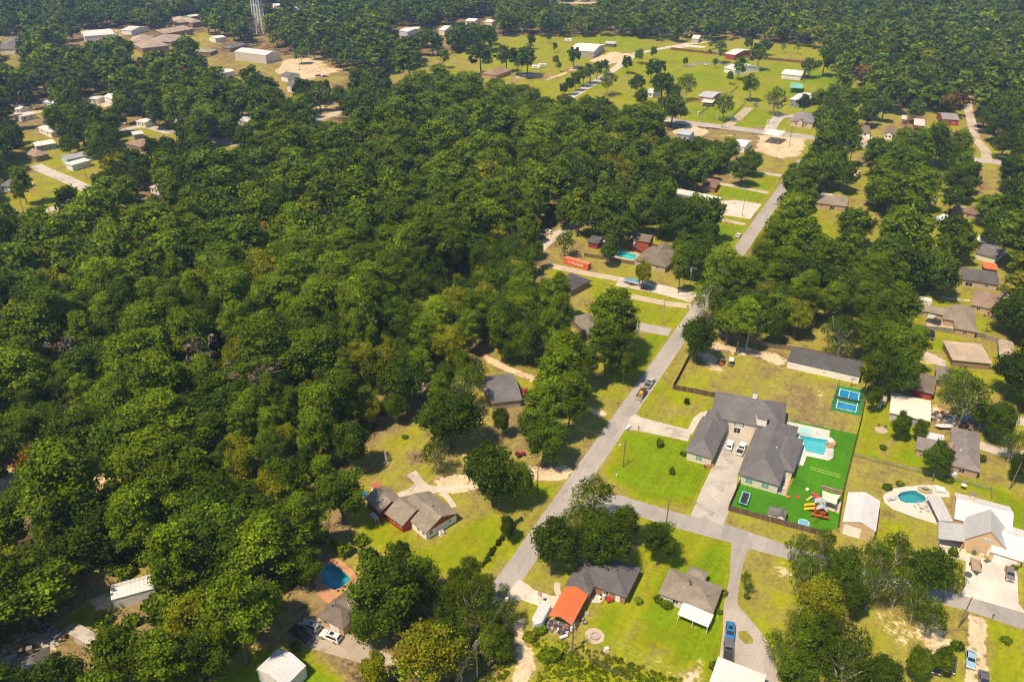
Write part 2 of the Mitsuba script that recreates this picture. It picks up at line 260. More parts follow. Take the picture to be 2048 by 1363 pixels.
# ------------------------------------------------------------ roads, drives and pads: thin slabs a few centimetres proud of the ground
ASPH, ASPH2, CONC, CONC_W, GRAV = (.378, .356, .333), (.358, .340, .318), (.50, .465, .40), (.61, .57, .505), (.52, .44, .32)
def strip(pts, width):
    return LineString(GP(pts)[:, :2]).buffer(width / 2, cap_style='flat', join_style='round')
def pave(name, label, cat, polys, top, col, face='concrete_face', slabs=None, hole=None):
    u = shapely.union_all([p if isinstance(p, Polygon) else Polygon(GP(p)[:, :2]).buffer(0) for p in polys])
    if hole is not None: u = u.difference(hole)
    u = u.buffer(.4).buffer(-.4)
    k = thing(name, label, cat, kind='structure')
    if slabs:                                             # poured in bays: each bay is a slab with a joint around it
        ang, bay = slabs
        R = lambda a: np.array([[math.cos(a), -math.sin(a)], [math.sin(a), math.cos(a)]])
        c = np.array(u.centroid.coords[0])
        loc = shapely.transform(u, lambda q: (q - c) @ R(ang))
        x0, y0, x1, y1 = loc.bounds
        for a in np.arange(x0, x1, bay):
            for b in np.arange(y0, y1, bay):
                cell = loc.intersection(shapely.box(a + .03, b + .03, a + bay - .03, b + bay - .03))
                for g in getattr(cell, 'geoms', [cell]):
                    if g.area < .6 or g.geom_type != 'Polygon': continue
                    g = shapely.transform(g, lambda q: q @ R(ang).T + c)
                    w = 1 + .04 * round(float(rng.normal()), 1); t = tuple(round(v * w, 3) for v in col)
                    part(k, 'slab', S(slab(g, -.05, top), face, t))
        part(k, 'joint_bed', S(slab(u.buffer(-.02), -.06, top - .03), face, tuple(v * .55 for v in col)))
    else:
        scene[k] = S(slab(u, -.05, top), face, col)
    return u
def band(l, r): return l + r[::-1]
MAIN_L, MAIN_R = GP([(1334, 682), (1149, 939)]), GP([(1371, 682), (1196, 939)])
def along(p, t): return p[1] + (p[0] - p[1]) * t
_e = (G(0, 939)[1] - G(0, 1206)[1]) / (G(0, 682)[1] - G(0, 939)[1])
MAIN = Polygon([along(MAIN_L, -_e)[:2], along(MAIN_L, 3.95)[:2], along(MAIN_R, 3.95)[:2], along(MAIN_R, -_e)[:2]])
pave('road', 'long straight grey asphalt road running from the lower middle up to the right', 'road', [MAIN], .03, ASPH, 'road_face')
pave('side_street', 'grey side street crossing the lower right past the lawns and under the oak trees', 'road',
     [band([(1140,1010),(1200,985),(1244,991),(1347,1023),(1449,1047),(1540,1077),(1600,1098),(1750,1140),(1922,1189),(2060,1228)],
           [(1100,1085),(1150,1018),(1262,1028),(1359,1057),(1459,1084),(1505,1098),(1590,1121),(1740,1170),(1933,1220),(2060,1262)])], .036, ASPH2, 'road_face')
pave('lane', 'narrow grey lane branching down from the side street to the parked blue car', 'lane',
     [[(1463,1078),(1460,1147),(1447,1212),(1446,1260),(1438,1320),(1432,1400),(1570,1400),(1540,1290),(1521,1262),(1476,1209),(1475,1192),(1486,1127),(1496,1100),(1512,1095)]], .042, (.40, .37, .33), 'road_face',
     hole=Polygon(GP([(1476,1262),(1492,1260),(1506,1276),(1506,1285),(1490,1287),(1478,1275)])[:, :2]))
pave('road', 'grey highway crossing the far right behind the trees', 'road', [strip([(1330,238),(1370,245),(1474,257),(1540,266),(1610,273),(1720,290),(1940,318),(2100,336)], 9.5)], .04, (.42, .40, .37), 'road_face')
pave('gravel_road', 'pale gravel road climbing through the far fields at the top', 'road', [strip([(1120,206),(1160,183),(1210,152),(1272,107),(1345,93),(1375,88),(1430,83)], 7)], .05, (.55, .50, .42))
pave('street', 'pale concrete street on the far left that bends among the houses', 'street', [strip([(70,330),(90,341),(130,357),(175,378),(215,379)], 7), strip([(40,436),(66,427),(122,413),(160,400)], 6)], .05, CONC)
pave('street', 'short bend of pale street between the upper left trees', 'street', [strip([(240,262),(287,250),(335,264),(352,262)], 7)], .05, CONC)
pave('street', 'strip of pale street glimpsed behind the woodland at upper left', 'street', [strip([(420,277),(440,283),(475,290)], 7)], .05, CONC)
pave('street', 'curved pale street seen through the trees above the woodland', 'street', [strip([(622,246),(640,236),(668,228),(700,218)], 8)], .05, CONC)
pave('track', 'pale sandy track at far right running up into the forest', 'track', [strip([(1933,192),(1938,225),(1946,255),(1951,278),(1972,302),(1974,322)], 5.5)], .05, (.50, .44, .35))
for nm, lb, pl, w, z, col in [
 ('driveway', 'long gravel drive passing the orange container', [(1100,530),(1110,533),(1180,548),(1250,560)], 4.2, .055, GRAV),
 ('driveway', 'pale drive under the covered boat, running to the road', [(1235,563),(1290,572),(1340,583),(1388,596)], 8.0, .06, (.58,.54,.46)),
 ('driveway', 'narrow gravel drive below the covered boat', [(1262,592),(1300,600),(1340,608),(1382,612)], 4.0, .055, GRAV),
 ('driveway', 'grey concrete drive by the light pole, leading to a hidden house', [(1262,650),(1290,655),(1340,664)], 6.0, .06, (.42,.40,.36)),
 ('driveway', 'sandy drive curving past two parked vehicles inside the wooded lot', [(1078,500),(1085,492),(1110,470),(1140,452),(1165,430)], 5.0, .055, (.52,.47,.38)),
 ('driveway', 'short concrete drive at the far lawn edge near the brown roofed house', [(1440,368),(1480,374),(1536,386)], 3.5, .055, CONC),
 ('driveway', 'far drive to the house behind the roadside lawn', [(1520,345),(1545,349),(1566,352)], 4.0, .055, CONC),
 ('driveway', 'thin drive between the two bright roadside lawns', [(1420,436),(1450,440),(1490,449)], 3.2, .055, (.5,.44,.34)),
 ('driveway', 'short drive crossing from the road to the far bright lawn', [(1400,522),(1430,520),(1446,520)], 4.5, .055, (.45,.42,.37)),
 ('footpath', 'thin concrete path across the right hand yard near the tan hipped roof', [(1875,594),(1900,597),(1940,601)], 1.6, .05, CONC),
 ('driveway', 'concrete drive passing the grey hipped house at far right', [(1958,889),(1990,900),(2060,912)], 4.2, .055, CONC),
 ('driveway', 'upper concrete drive at the far right edge', [(2010,835),(2060,846)], 4.5, .055, CONC),
 ('driveway', 'drive leading to the far gravel yard with the two arenas', [(1350,95),(1380,92),(1410,95)], 10, .06, (.6,.55,.47)),
 ('driveway', 'two track drive between the gate posts in the far fields', [(1452,254),(1475,236),(1500,215)], 6, .055, (.46,.40,.27)),
 ('driveway', 'curving dark drive through the far lawn by the red roofed barn', [(1370,134),(1400,126),(1440,127),(1470,131)], 6, .055, (.26,.25,.24)),
 ('driveway', 'far drive curling up beside the stone fronted house', [(1538,262),(1548,245),(1560,232),(1590,232)], 7, .06, (.5,.47,.42)),
 ('driveway', 'curved drive by the small far house on the right', [(1712,286),(1730,281),(1738,272)], 5, .055, CONC)]:
    pave(nm, lb, nm, [strip(pl, w)], z, col)
pave('driveway', 'broad pale concrete drive running up into the court of the dark roofed mansion', 'driveway',
     [[(1381,1030),(1400,985),(1426,930),(1432,918),(1452,858),(1514,864),(1494,895),(1476,948),(1471,985),(1460,1018),(1446,1050)]], .06, (.46, .43, .385), slabs=(math.radians(28), 4.6))
pave('driveway', 'smooth pale concrete drive from the road to the mansion front door', 'driveway', [[(1250,858),(1262,832),(1272,828),(1281,834),(1330,847),(1383,860),(1376,882),(1330,872),(1281,862)], strip([(1378,866),(1387,850),(1393,838),(1405,828),(1420,824)], 1.9)], .065, (.56, .52, .46), slabs=(math.radians(-14), 5.2))
pave('driveway', 'pale T shaped concrete drive beside the red and white house', 'driveway', [[(812,949),(832,940),(845,959),(858,970),(884,972),(940,970),(944,974),(884,983),(872,985),(850,992),(822,1002),(806,1003),(793,986),(822,974),(830,966)]], .06, (.57, .51, .42), slabs=(math.radians(35), 4.5))
pave('driveway', 'white concrete pad and drive beside the orange carport', 'driveway', [[(1012,1191),(1037,1158),(1058,1170),(1066,1178),(1090,1186),(1100,1190),(1122,1192),(1108,1228),(1094,1216),(1074,1210),(1042,1198),(1038,1201)]], .06, (.63, .575, .49), slabs=(math.radians(-30), 4.2))
pave('driveway', 'wide pale concrete apron in front of the tan metal roofed house', 'driveway', [[(1932,1104),(1986,1122),(2034,1132),(2035,1162),(2037,1207),(2052,1226),(1922,1189),(1930,1172)]], .065, CONC_W, slabs=(math.radians(-16), 4.5))
pave('footpath', 'curving white path and patio left of the tan gabled house', 'path', [[(1876,1085),(1880,1076),(1932,1092),(1932,1122),(1906,1115),(1884,1100)]], .06, CONC_W)
pave('driveway', 'old concrete drive with three parked cars, bottom left of the middle', 'driveway', [[(590,1262),(640,1232),(700,1268),(760,1300),(790,1312),(782,1330),(740,1330),(608,1292)]], .06, (.40, .35, .275), slabs=(math.radians(-35), 4.5))
pave('parking_lot', 'blank white concrete lot beside the long commercial building', 'parking lot', [[(1441,402),(1470,400),(1524,408),(1500,438),(1425,427)]], .06, (.66, .58, .50))
pave('driveway', 'concrete drive of the grey brick house at right with the dark car', 'driveway', [[(1853,645),(1885,642),(1912,655),(1908,666),(1852,656)]], .06, (.52, .44, .34))
pave('driveway', 'pale drive at lower left beside the parked grey car', 'driveway', [[(52,1282),(95,1262),(125,1270),(112,1300),(90,1296)], [(116,1264),(148,1244),(152,1250),(125,1268)]], .06, (.46, .41, .33))
pave('patio', 'white patio slab next to the bottom left house', 'patio', [[(53,1304),(72,1295),(112,1327),(100,1335)]], .065, (.62, .55, .46))
pave('driveway', 'pale drive curving behind the beige hipped roof on the right', 'driveway', [[(1850,702),(1866,708),(1893,722),(1890,733),(1870,728),(1845,718)]], .06, (.55, .48, .41))
pave('footpath', 'narrow concrete path curving round the red and white house', 'path', [strip([(880,985),(893,992),(905,1008),(908,1014)], 1.5)], .065, (.56, .51, .42))
pave('footpath', 'thin curved path to the door of the carport house', 'path', [strip([(1115,1164),(1114,1178),(1118,1190)], 1.4)], .065, (.56, .51, .42))
pave('patio', 'paved patio behind the carport house', 'patio', [[(1178,1204),(1190,1190),(1200,1184),(1210,1195),(1200,1205)]], .06, (.60, .53, .47))
pave('patio', 'round sandy fire pit circle on the lawn by the power pole', 'fire pit', [Point(*G(1189,1271)[:2]).buffer(2.1)], .05, (.48, .40, .29))
# ------------------------------------------------------------ buildings: wings given by three eave corners, walls, roofs, windows, doors
SH_GREY, SH_DARK, SH_BROWN, SH_TAN, SH_BEIGE, SH_SLATE = (.200, .185, .165), (.140, .137, .142), (.165, .128, .100), (.235, .205, .165), (.40, .325, .255), (.14, .137, .145)
M_WHITE, M_GREY, M_CREAM, M_ORANGE, M_BLUE, M_GREEN, M_RED = (.60, .605, .605), (.46, .47, .47), (.72, .64, .53), (.66, .165, .055), (.38, .46, .52), (.16, .42, .30), (.33, .09, .07)
W_CREAM, W_WHITE, W_RED, W_TAN, W_BRICK, W_BROWN, W_GREY = (.66, .60, .50), (.74, .73, .70), (.33, .045, .025), (.56, .41, .25), (.36, .19, .11), (.27, .19, .125), (.42, .40, .37)
TRIM = (.72, .69, .62)
def frame(A, B, Cc, ze):
    a, b, c = G(*A, ze)[:2], G(*B, ze)[:2], G(*Cc, ze)[:2]
    u = b - a; L = np.linalg.norm(u); u = u / L
    v = np.array([-u[1], u[0]]); w = np.dot(c - b, v)
    if w < 0: v, w = -v, -w
    return a, u, v, L, w
def to_w(m, fr):
    a, u, v, L, w = fr
    m = m.copy(); X = np.eye(4); X[:2, 0], X[:2, 1], X[:2, 3] = u, v, a
    m.apply_transform(X)
    return m
def prism(profile, t0, t1, axis):
    """a (s, z) profile drawn out from t0 to t1 along local x (axis 0) or y (axis 1)"""
    p = Polygon(profile)
    m = trimesh.creation.extrude_polygon(p, t1 - t0, engine='earcut')
    v = m.vertices.copy()
    m.vertices = np.column_stack([v[:, 2] + t0, v[:, 0], v[:, 1]]) if axis == 0 else np.column_stack([v[:, 0], v[:, 2] + t0, v[:, 1]])
    m.fix_normals(); return m
def wing(key, A, B, Cc, ze=2.6, kind='hip', rise=None, roof=SH_GREY, wall=W_BRICK, rface='shingle', wface='brick_face', ov=.45, gable=None, base=0.0, open_=False, wlabel=None, rlabel=None, ridge='u'):
    """one rectangular wing: eave corners A, B, Cc of the photograph at height ze; local x along AB, y towards Cc"""
    fr = frame(A, B, Cc, ze); _, _, _, L, W = fr
    BUILT_ON.append(Polygon([fr[0] + fr[1] * s * L + fr[2] * t * W for s, t in ((0, 0), (1, 0), (1, 1), (0, 1))]))
    x0, x1, y0, y1 = ov, L - ov, ov, W - ov                # walls stand back from the eaves
    span = W if ridge == 'u' else L
    rise = rise if rise is not None else span / 2 * .45
    th = .2
    if kind == 'hip':
        k = min(L, W) / 2 * .98
        top = [(k, W / 2, ze + rise), (L - k, W / 2, ze + rise)] if L >= W else [(L / 2, k, ze + rise), (L / 2, W - k, ze + rise)]
        rm = hull(rectpts(0, L, 0, W, ze - th) + rectpts(0, L, 0, W, ze) + top)
        wm = box(x0, x1, y0, y1, base, ze - th + .02)
    elif kind == 'gable':
        s = span; h = rise
        prof = [(0, ze - th), (s / 2, ze + h - th), (s, ze - th), (s, ze), (s / 2, ze + h), (0, ze)]
        rm = prism(prof, 0, L if ridge == 'u' else W, 0 if ridge == 'u' else 1)
        c = (x0, x1, y0, y1) if ridge == 'u' else (y0, y1, x0, x1)
        a0, a1 = (c[2], c[3]); sl = h / (s / 2)
        zz = lambda q: ze - th - .03 + sl * min(q, s - q)
        wall_prof = [(a0, base), (a1, base), (a1, zz(a1)), (s / 2, zz(s / 2)), (a0, zz(a0))]
        wm = prism(wall_prof, c[0], c[1], 0 if ridge == 'u' else 1)
    elif kind == 'shed':                                   # rises from AB towards Cc
        prof = [(0, ze - th), (W, ze + rise - th), (W, ze + rise), (0, ze)]
        rm = prism(prof, 0, L, 0); sl = rise / W
        wm = prism([(y0, base), (y1, base), (y1, ze - th - .03 + sl * y1), (y0, ze - th - .03 + sl * y0)], x0, x1, 0)
    else:
        rm = box(0, L, 0, W, ze - th, ze + .05); wm = box(x0, x1, y0, y1, base, ze - th + .01)
    if open_:
        n = max(2, int(L // 3.2) + 1)
        posts = [box(x - .08, x + .08, y - .08, y + .08, 0, ze - th) for x in np.linspace(x0 + .1, x1 - .1, n) for y in (y0 + .1, y1 - .1)]
        for m in posts: part(key, 'post', S(to_w(m, fr), 'paint', wall))
    else:
        part(key, 'wall', S(to_w(wm, fr), wface, wall), wlabel)
        if gable:
            s = span; sl = rise / (s / 2); a0, a1 = ov, s - ov
            zz = lambda q: ze - th - .04 + sl * min(q, s - q)
            lo = ze - .45
            for e0, e1 in (((x1, x1 + .04),) if ridge == 'u' else ((y1, y1 + .04),)):
                part(key, 'gable_panel', S(to_w(prism([(a0, lo), (a1, lo), (a1, zz(a1)), (s / 2, zz(s / 2)), (a0, zz(a0))], e0, e1, 0 if ridge == 'u' else 1), fr), 'paint', gable))
    rk = part(key, 'roof', S(to_w(rm, fr), rface, roof), rlabel)
    if rface == 'metal_sheet' and kind in ('gable', 'shed') and min(A[1], B[1]) > 640:      # standing seams of the nearer metal roofs
        t0 = np.arange(.45, (L if ridge == 'u' else W) - .2, .9)
        pr_ = [(0, ze), (span / 2, ze + rise), (span, ze), (span, ze + .06), (span / 2, ze + rise + .06), (0, ze + .06)] if kind == 'gable' else [(0, ze), (W, ze + rise), (W, ze + rise + .06), (0, ze + .06)]
        part(rk, 'seam', S([to_w(prism(pr_, t, t + .06, 0 if ridge == 'u' else 1), fr) for t in t0], 'metal_sheet', tuple(v * .8 for v in roof)), kind='stuff')
    if rface == 'shingle' and kind == 'hip' and L > 6 and W > 5:
        e = rectpts(0, L, 0, W, ze)
        tops = top
        pr = [(0, 0), (3, 0), (1, 1), (2, 1)] if L >= W else [(0, 0), (1, 0), (2, 1), (3, 1)]
        caps = [rod(e[i], tops[j], .07, n=4) for i, j in pr] + [rod(tops[0], tops[1], .07, n=4)]
        part(rk, 'ridge_cap', S([to_w(c, fr) for c in caps], 'paint', tuple(v * 1.12 for v in roof)))
    return fr, (x0, x1, y0, y1), rk
def opening(key, fr, rect, side, t, w, h, sill, name='window', col=TRIM, glass=True, gcol=None, label=None, off=.0):
    """a window or door in side 0 (y0), 1 (x1), 2 (y1), 3 (x0) at fraction t"""
    x0, x1, y0, y1 = rect
    if side in (0, 2):
        x = x0 + (x1 - x0) * t; y = y0 if side == 0 else y1; s = -1 if side == 0 else 1
        fb = box(x - w / 2, x + w / 2, min(y, y + s * .07), max(y, y + s * .07), sill, sill + h)
        gl = [box(x - w / 2 + .09 + i * (w - .1) / 2, x - .045 + i * (w - .1) / 2 + .0, min(y + s * .071, y + s * .085), max(y + s * .071, y + s * .085), sill + .09, sill + h - .09) for i in (0, 1)]
    else:
        y = y0 + (y1 - y0) * t; x = x1 if side == 1 else x0; s = 1 if side == 1 else -1
        fb = box(min(x, x + s * .07), max(x, x + s * .07), y - w / 2, y + w / 2, sill, sill + h)
        gl = [box(min(x + s * .071, x + s * .085), max(x + s * .071, x + s * .085), y - w / 2 + .09 + i * (w - .1) / 2, y - .045 + i * (w - .1) / 2, sill + .09, sill + h - .09) for i in (0, 1)]
    k = part(key, name, S(to_w(fb, fr), 'paint', col), label)
    if glass:
        for g in gl: part(k, 'pane', {**S(to_w(g, fr), 'glass_dark', (0, 0, 0))} if gcol is None else S(to_w(g, fr), 'gloss', gcol))
    return k
def roof_bits(key, fr, items):
    """chimneys and vents: (x, y, z0, z1, half width, colour, name)"""
    for x, y, z0, z1, h, col, nm in items:
        m = box(x - h, x + h, y - h, y + h, z0, z1)
        k = part(key, nm, S(to_w(m, fr), 'paint', col))
        if nm == 'chimney': part(k, 'cap', S(to_w(box(x - h - .08, x + h + .08, y - h - .08, y + h + .08, z1, z1 + .12), fr), 'paint', (.2, .19, .18)))
# ---- the mansion
def off(ox, oy, s): return lambda *p: [(ox + x * s, oy + y * s) for x, y in p]
m_ = off(1350, 760, .171)
K = thing('mansion', 'large white brick house with dark shingle roof of many hips around a car court', 'house')
def mw(pts, **k): return wing(K, *m_(*pts), roof=SH_DARK, wall=W_CREAM, wface='brick_face', **k)
f1, r1, _ = mw([(410, 425), (1275, 590), (1335, 280)], ze=4.6, rise=4.2)
f2, r2, _ = mw([(122, 825), (445, 915), (625, 500)], ze=3.2, rise=2.5)
f3, r3, _ = mw([(735, 1095), (1228, 1235), (1415, 540)], ze=3.2, rise=3.4)
f4, r4, _ = mw([(1030, 975), (1392, 1075), (1502, 690)], ze=3.0, rise=2.2)
f5, r5, _ = mw([(300, 520), (560, 590), (640, 400)], ze=3.6, rise=2.2)
f6, r6, _ = mw([(300, 540), (390, 565), (470, 440)], ze=3.0, kind='gable', rise=1.4, ridge='v')
for t in (.5,): opening(K, f2, r2, 0, t, 1.9, 1.6, .9, gcol=(.16, .34, .30))
for t in (.26, .68): opening(K, f3, r3, 0, t, 2.0, 1.8, .8, gcol=(.16, .34, .30))
opening(K, f1, r1, 0, .40, 2.2, 1.5, 2.9, gcol=(.30, .48, .42)); opening(K, f1, r1, 0, .385, 1.9, 1.8, .5)
for t in (.345, .455): opening(K, f1, r1, 0, t, .45, 1.6, 2.85, name='shutter', col=(.05, .055, .055), glass=False)
for t in (.3, .62): opening(K, f3, r3, 3, t, 2.6, 2.2, .1, name='garage_door', col=(.75, .72, .66), glass=False)
for t in (.3, .6): opening(K, f2, r2, 1, t, 2.8, 2.2, .1, name='garage_door', col=(.5, .5, .5), glass=False)
for t in (.25, .7): opening(K, f4, r4, 1, t, 1.8, 1.7, .8)
roof_bits(K, f1, [(r1[1] * .56, r1[3] * .62, 5.5, 10.2, .6, (.75, .72, .68), 'chimney'), (r1[1] * .3, r1[3] * .4, 6, 7.3, .12, (.3, .3, .3), 'vent'), (r1[1] * .2, r1[3] * .8, 5, 6.4, .2, (.7, .7, .7), 'vent')])
roof_bits(K, f3, [(r3[1] * .7, r3[3] * .45, 4.8, 5.9, .12, (.7, .7, .7), 'vent'), (r3[1] * .85, r3[3] * .3, 4, 4.9, .1, (.2, .2, .2), 'vent')])
ua = math.atan2(f1[1][1], f1[1][0])
for i, px_ in enumerate(((1058, 362), (1028, 452))):           # two white gabled dormers facing the back garden
    q = G(*m_(px_)[0], 6.6)
    body = hull([(1.2, -.75, -2.6), (1.2, .75, -2.6), (-1.2, -.75, -2.2), (-1.2, .75, -2.2), (1.2, -.75, .5), (1.2, .75, .5), (1.2, 0, 1.15), (-1.6, -.75, .45), (-1.6, .75, .45), (-2.2, 0, 1.1)])
    dk = part(K, 'dormer', S(place(body, q[0], q[1], ua, q[2]), 'paint', (.75, .72, .67)))
    for s_ in (-1, 1): part(dk, 'roof', S(place(hull([(1.45, s_ * .95, .42), (1.45, 0, 1.25), (-2.2, 0, 1.2), (-1.5, s_ * .95, .42), (1.45, s_ * .95, .54), (1.45, 0, 1.37), (-2.2, 0, 1.32), (-1.5, s_ * .95, .54)]), q[0], q[1], ua, q[2]), 'shingle', SH_DARK))
    part(dk, 'pane', S(place(box(1.2, 1.23, -.45, .45, -.2, .5), q[0], q[1], ua, q[2]), 'glass_dark', (0, 0, 0)))
# ---- metal clad and farm buildings near the viewer
K = thing('long_shed', 'long white shed with dark shingle roof along the brown back fence', 'shed')
f, r, _ = wing(K, (1575, 721), (1721, 753.5), (1724.5, 728), ze=2.7, kind='shed', rise=.9, roof=(.09, .092, .10), wall=W_WHITE, wface='paint', ov=.15)
opening(K, f, r, 0, .52, .7, .9, 1.0, gcol=(.3, .3, .3))
K = thing('metal_shed', 'tan metal shed with white gabled roof and white roll up door', 'shed')
f, r, _ = wing(K, (1696.7, 983.6), (1685, 1042.3), (1752, 1062), ze=3.8, kind='gable', rise=1.5, roof=M_WHITE, wall=W_TAN, rface='metal_sheet', wface='paint', ov=.12)
dk = opening(K, f, r, 1, .33, 3.9, 3.0, .05, name='roll_door', col=(.78, .78, .77), glass=False)
K = thing('metal_shed', 'white gabled metal shed at the bottom edge, left of the old concrete drive', 'shed')
wing(K, (555.8, 1295.8), (512, 1338), (572, 1370.8), ze=3.4, kind='gable', rise=1.3, roof=(.62, .63, .64), wall=(.55, .55, .54), rface='metal_sheet', wface='paint', ov=.12)
K = thing('metal_shed', 'white metal roof half hidden by oaks at lower left', 'shed')
wing(K, (222, 1199), (309, 1175), (306, 1146), ze=3.2, kind='gable', rise=1.0, roof=M_WHITE, wall=(.6, .6, .6), rface='metal_sheet', wface='paint', ov=.12)
K = thing('workshop', 'big flat white roof cut by the bottom edge, beside the lane', 'building')
wing(K, (1436, 1312), (1533, 1349), (1513, 1412), ze=3.6, kind='flat', roof=(.64, .63, .60), wall=W_GREY, rface='metal_sheet', wface='paint', ov=.15)
# ---- the red and white house
h_ = off(640, 880, .15625)
K = thing('farm_house', 'L shaped red and white house under three grey brown gabled roofs', 'house')
fa, ra, _ = wing(K, *h_((572, 738), (765, 928), (1078, 783)), ze=2.9, kind='gable', rise=1.7, roof=SH_TAN, wall=W_RED, wface='paint', wlabel='red wall')
fb_, rb, _ = wing(K, *h_((820, 928), (1056, 1095), (1410, 840)), ze=2.8, kind='gable', rise=1.9, roof=SH_TAN, wall=W_RED, wface='paint', wlabel='red wall')
fc, rc, _ = wing(K, *h_((985, 890), (1352, 1192), (1800, 950)), ze=2.8, kind='gable', rise=2.2, roof=SH_TAN, wall=W_WHITE, wface='paint', gable=W_RED, wlabel='white wall')
opening(K, fc, rc, 1, .16, .9, 1.0, 1.1); opening(K, fc, rc, 1, .78, .9, 1.0, 1.1, gcol=(.2, .3, .32)); opening(K, fc, rc, 0, .90, .9, 1.0, 1.1); opening(K, fc, rc, 0, .72, .9, 1.0, 1.1)
opening(K, fb_, rb, 0, .40, 1.2, 1.1, 1.1); opening(K, fb_, rb, 0, .78, .9, 1.1, 1.1)
roof_bits(K, fc, [(rc[1] * .62, rc[3] * .62, 3.4, 5.0, .12, (.1, .1, .1), 'vent'), (rc[1] * .8, rc[3] * .66, 3.4, 4.7, .12, (.7, .7, .7), 'vent')])
K = thing('garden_shed', 'small white shed with rusty sheet roof behind the red house wing', 'shed')
wing(K, *h_((640, 575), (700, 640), (795, 590)), ze=2.2, kind='shed', rise=.4, roof=(.42, .15, .07), wall=(.68, .63, .55), rface='metal_sheet', wface='paint', ov=.08)
K = thing('lean_to', 'grey sheet roofed lean-to at the red house end wall', 'shed')
wing(K, *h_((640, 945), (705, 1015), (735, 975)), ze=2.0, kind='shed', rise=.3, roof=(.38, .40, .41), wall=(.3, .3, .3), rface='metal_sheet', wface='paint', ov=.05, open_=True)
K = thing('air_conditioner', 'white air conditioner box at the white gable wall', 'air conditioner')
p = G(883, 1068); part(K, 'case', S(place(box(-.55, .55, -.55, .55, .1, 1.05), p[0], p[1], .5), 'paint', (.66, .65, .62))); part(K, 'fan_grille', S(place(trimesh.creation.cylinder(.42, .04, sections=16), p[0], p[1], 0, 1.07), 'paint', (.25, .25, .25))); part(K, 'base', S(place(box(-.7, .7, -.7, .7, 0, .1), p[0], p[1], .5), 'concrete_face', CONC))
# ---- carport house and its neighbour
c_ = off(990, 1080, .1514)
K = thing('brick_house', 'brick house with dark grey hipped roof under the large oaks', 'house')
fa, ra, _ = wing(K, *c_((1035, 500), (1738, 757), (1922, 362)), ze=2.7, rise=2.2, roof=(.115, .111, .117), wall=W_BRICK)
fb_, rb, _ = wing(K, *c_((920, 592), (1250, 717), (1400, 400)), ze=2.65, rise=1.7, roof=(.115, .111, .117), wall=W_BRICK)
opening(K, fa, ra, 0, .86, 1.0, 2.0, .1, name='door', col=(.74, .72, .68), glass=False); opening(K, fa, ra, 0, .62, 1.3, 1.1, 1.0); opening(K, fa, ra, 1, .4, 1.2, 1.1, 1.0)
roof_bits(K, fa, [(ra[1] * .55, ra[3] * .45, 3.8, 5.0, .14, (.05, .05, .05), 'vent')])
K = thing('carport', 'open carport with bright terracotta orange gabled metal roof', 'carport')
wing(K, *c_((928, 607), (705, 995), (1018, 1112)), ze=3.0, kind='gable', rise=1.25, roof=M_ORANGE, wall=(.35, .12, .07), rface='metal_sheet', ov=.12, open_=True)
K = thing('house', 'low house with grey brown hipped roof and white flat patio cover', 'house')
fa, ra, _ = wing(K, (1316.5, 1185.5), (1426.5, 1225.5), (1445.5, 1172), ze=2.6, rise=1.8, roof=SH_TAN, wall=(.62, .58, .52), wface='paint')
wing(K, (1372, 1147), (1410, 1161), (1416, 1143), ze=2.6, rise=.8, roof=SH_TAN, wall=(.62, .58, .52), wface='paint')
wing(K, (1355, 1227), (1416.5, 1253), (1425.5, 1229), ze=2.35, kind='shed', rise=.25, roof=(.75, .72, .66), wall=(.6, .55, .48), rface='metal_sheet', ov=.1, open_=True, rlabel='white patio roof')
opening(K, fa, ra, 0, .3, 1.3, 1.1, 1.0); opening(K, fa, ra, 0, .55, 1.0, 2.0, .1, name='door', col=(.6, .58, .55), glass=False); opening(K, fa, ra, 1, .5, 1.2, 1.1, 1.0)
roof_bits(K, fa, [(ra[1] * .5, ra[3] * .5, 4, 5.0, .2, (.08, .08, .08), 'vent'), (ra[1] * .46, ra[3] * .62, 4, 4.9, .12, (.12, .12, .12), 'vent'), (ra[1] * .85, ra[3] * .4, 3.3, 4.0, .1, (.1, .1, .1), 'vent')])
# ---- the tan house with metal roofs at the right edge
t_ = off(1740, 950, .1504)
K = thing('house', 'large tan house with white metal roofs and tall front gable at the right edge', 'house')
def tw(pts, **k): return wing(K, *t_(*pts), rface='metal_sheet', wall=W_TAN, wface='paint', **k)
f, r, _ = tw([(1240, 560), (1240, 850), (1850, 1092)], ze=3.1, kind='gable', rise=4.6, roof=(.43, .44, .45), ov=.35)
opening(K, f, r, 1, .42, .8, 1.1, 3.9, gcol=(.3, .36, .38)); opening(K, f, r, 1, .53, .8, 1.1, 3.9, gcol=(.3, .36, .38)); opening(K, f, r, 1, .3, 1.0, 2.05, .1, name='door', col=(.5, .4, .28), glass=False); opening(K, f, r, 1, .8, 3.6, 2.3, .05, name='garage_door', col=(.78, .77, .74), glass=False)
tw([(910, 835), (915, 610), (1240, 640)], ze=2.7, kind='shed', rise=1.2, roof=(.43, .44, .45), ov=.2, open_=True, rlabel='grey porch roof')
tw([(1120, 572), (1890, 778), (1805, 400)], ze=3.2, kind='gable', rise=2.2, roof=(.62, .62, .61), ov=.3)
tw([(920, 600), (1108, 612), (1185, 300)], ze=2.6, kind='shed', rise=.3, roof=(.50, .50, .50), ov=.15, open_=True, rlabel='corrugated patio roof')
f, r, _ = tw([(1600, 1010), (2040, 1150), (2150, 760)], ze=2.9, kind='gable', rise=2.0, roof=(.62, .62, .61), ov=.3)
opening(K, f, r, 0, .5, 4.8, 2.2, .05, name='garage_door', col=(.78, .77, .74), glass=False)
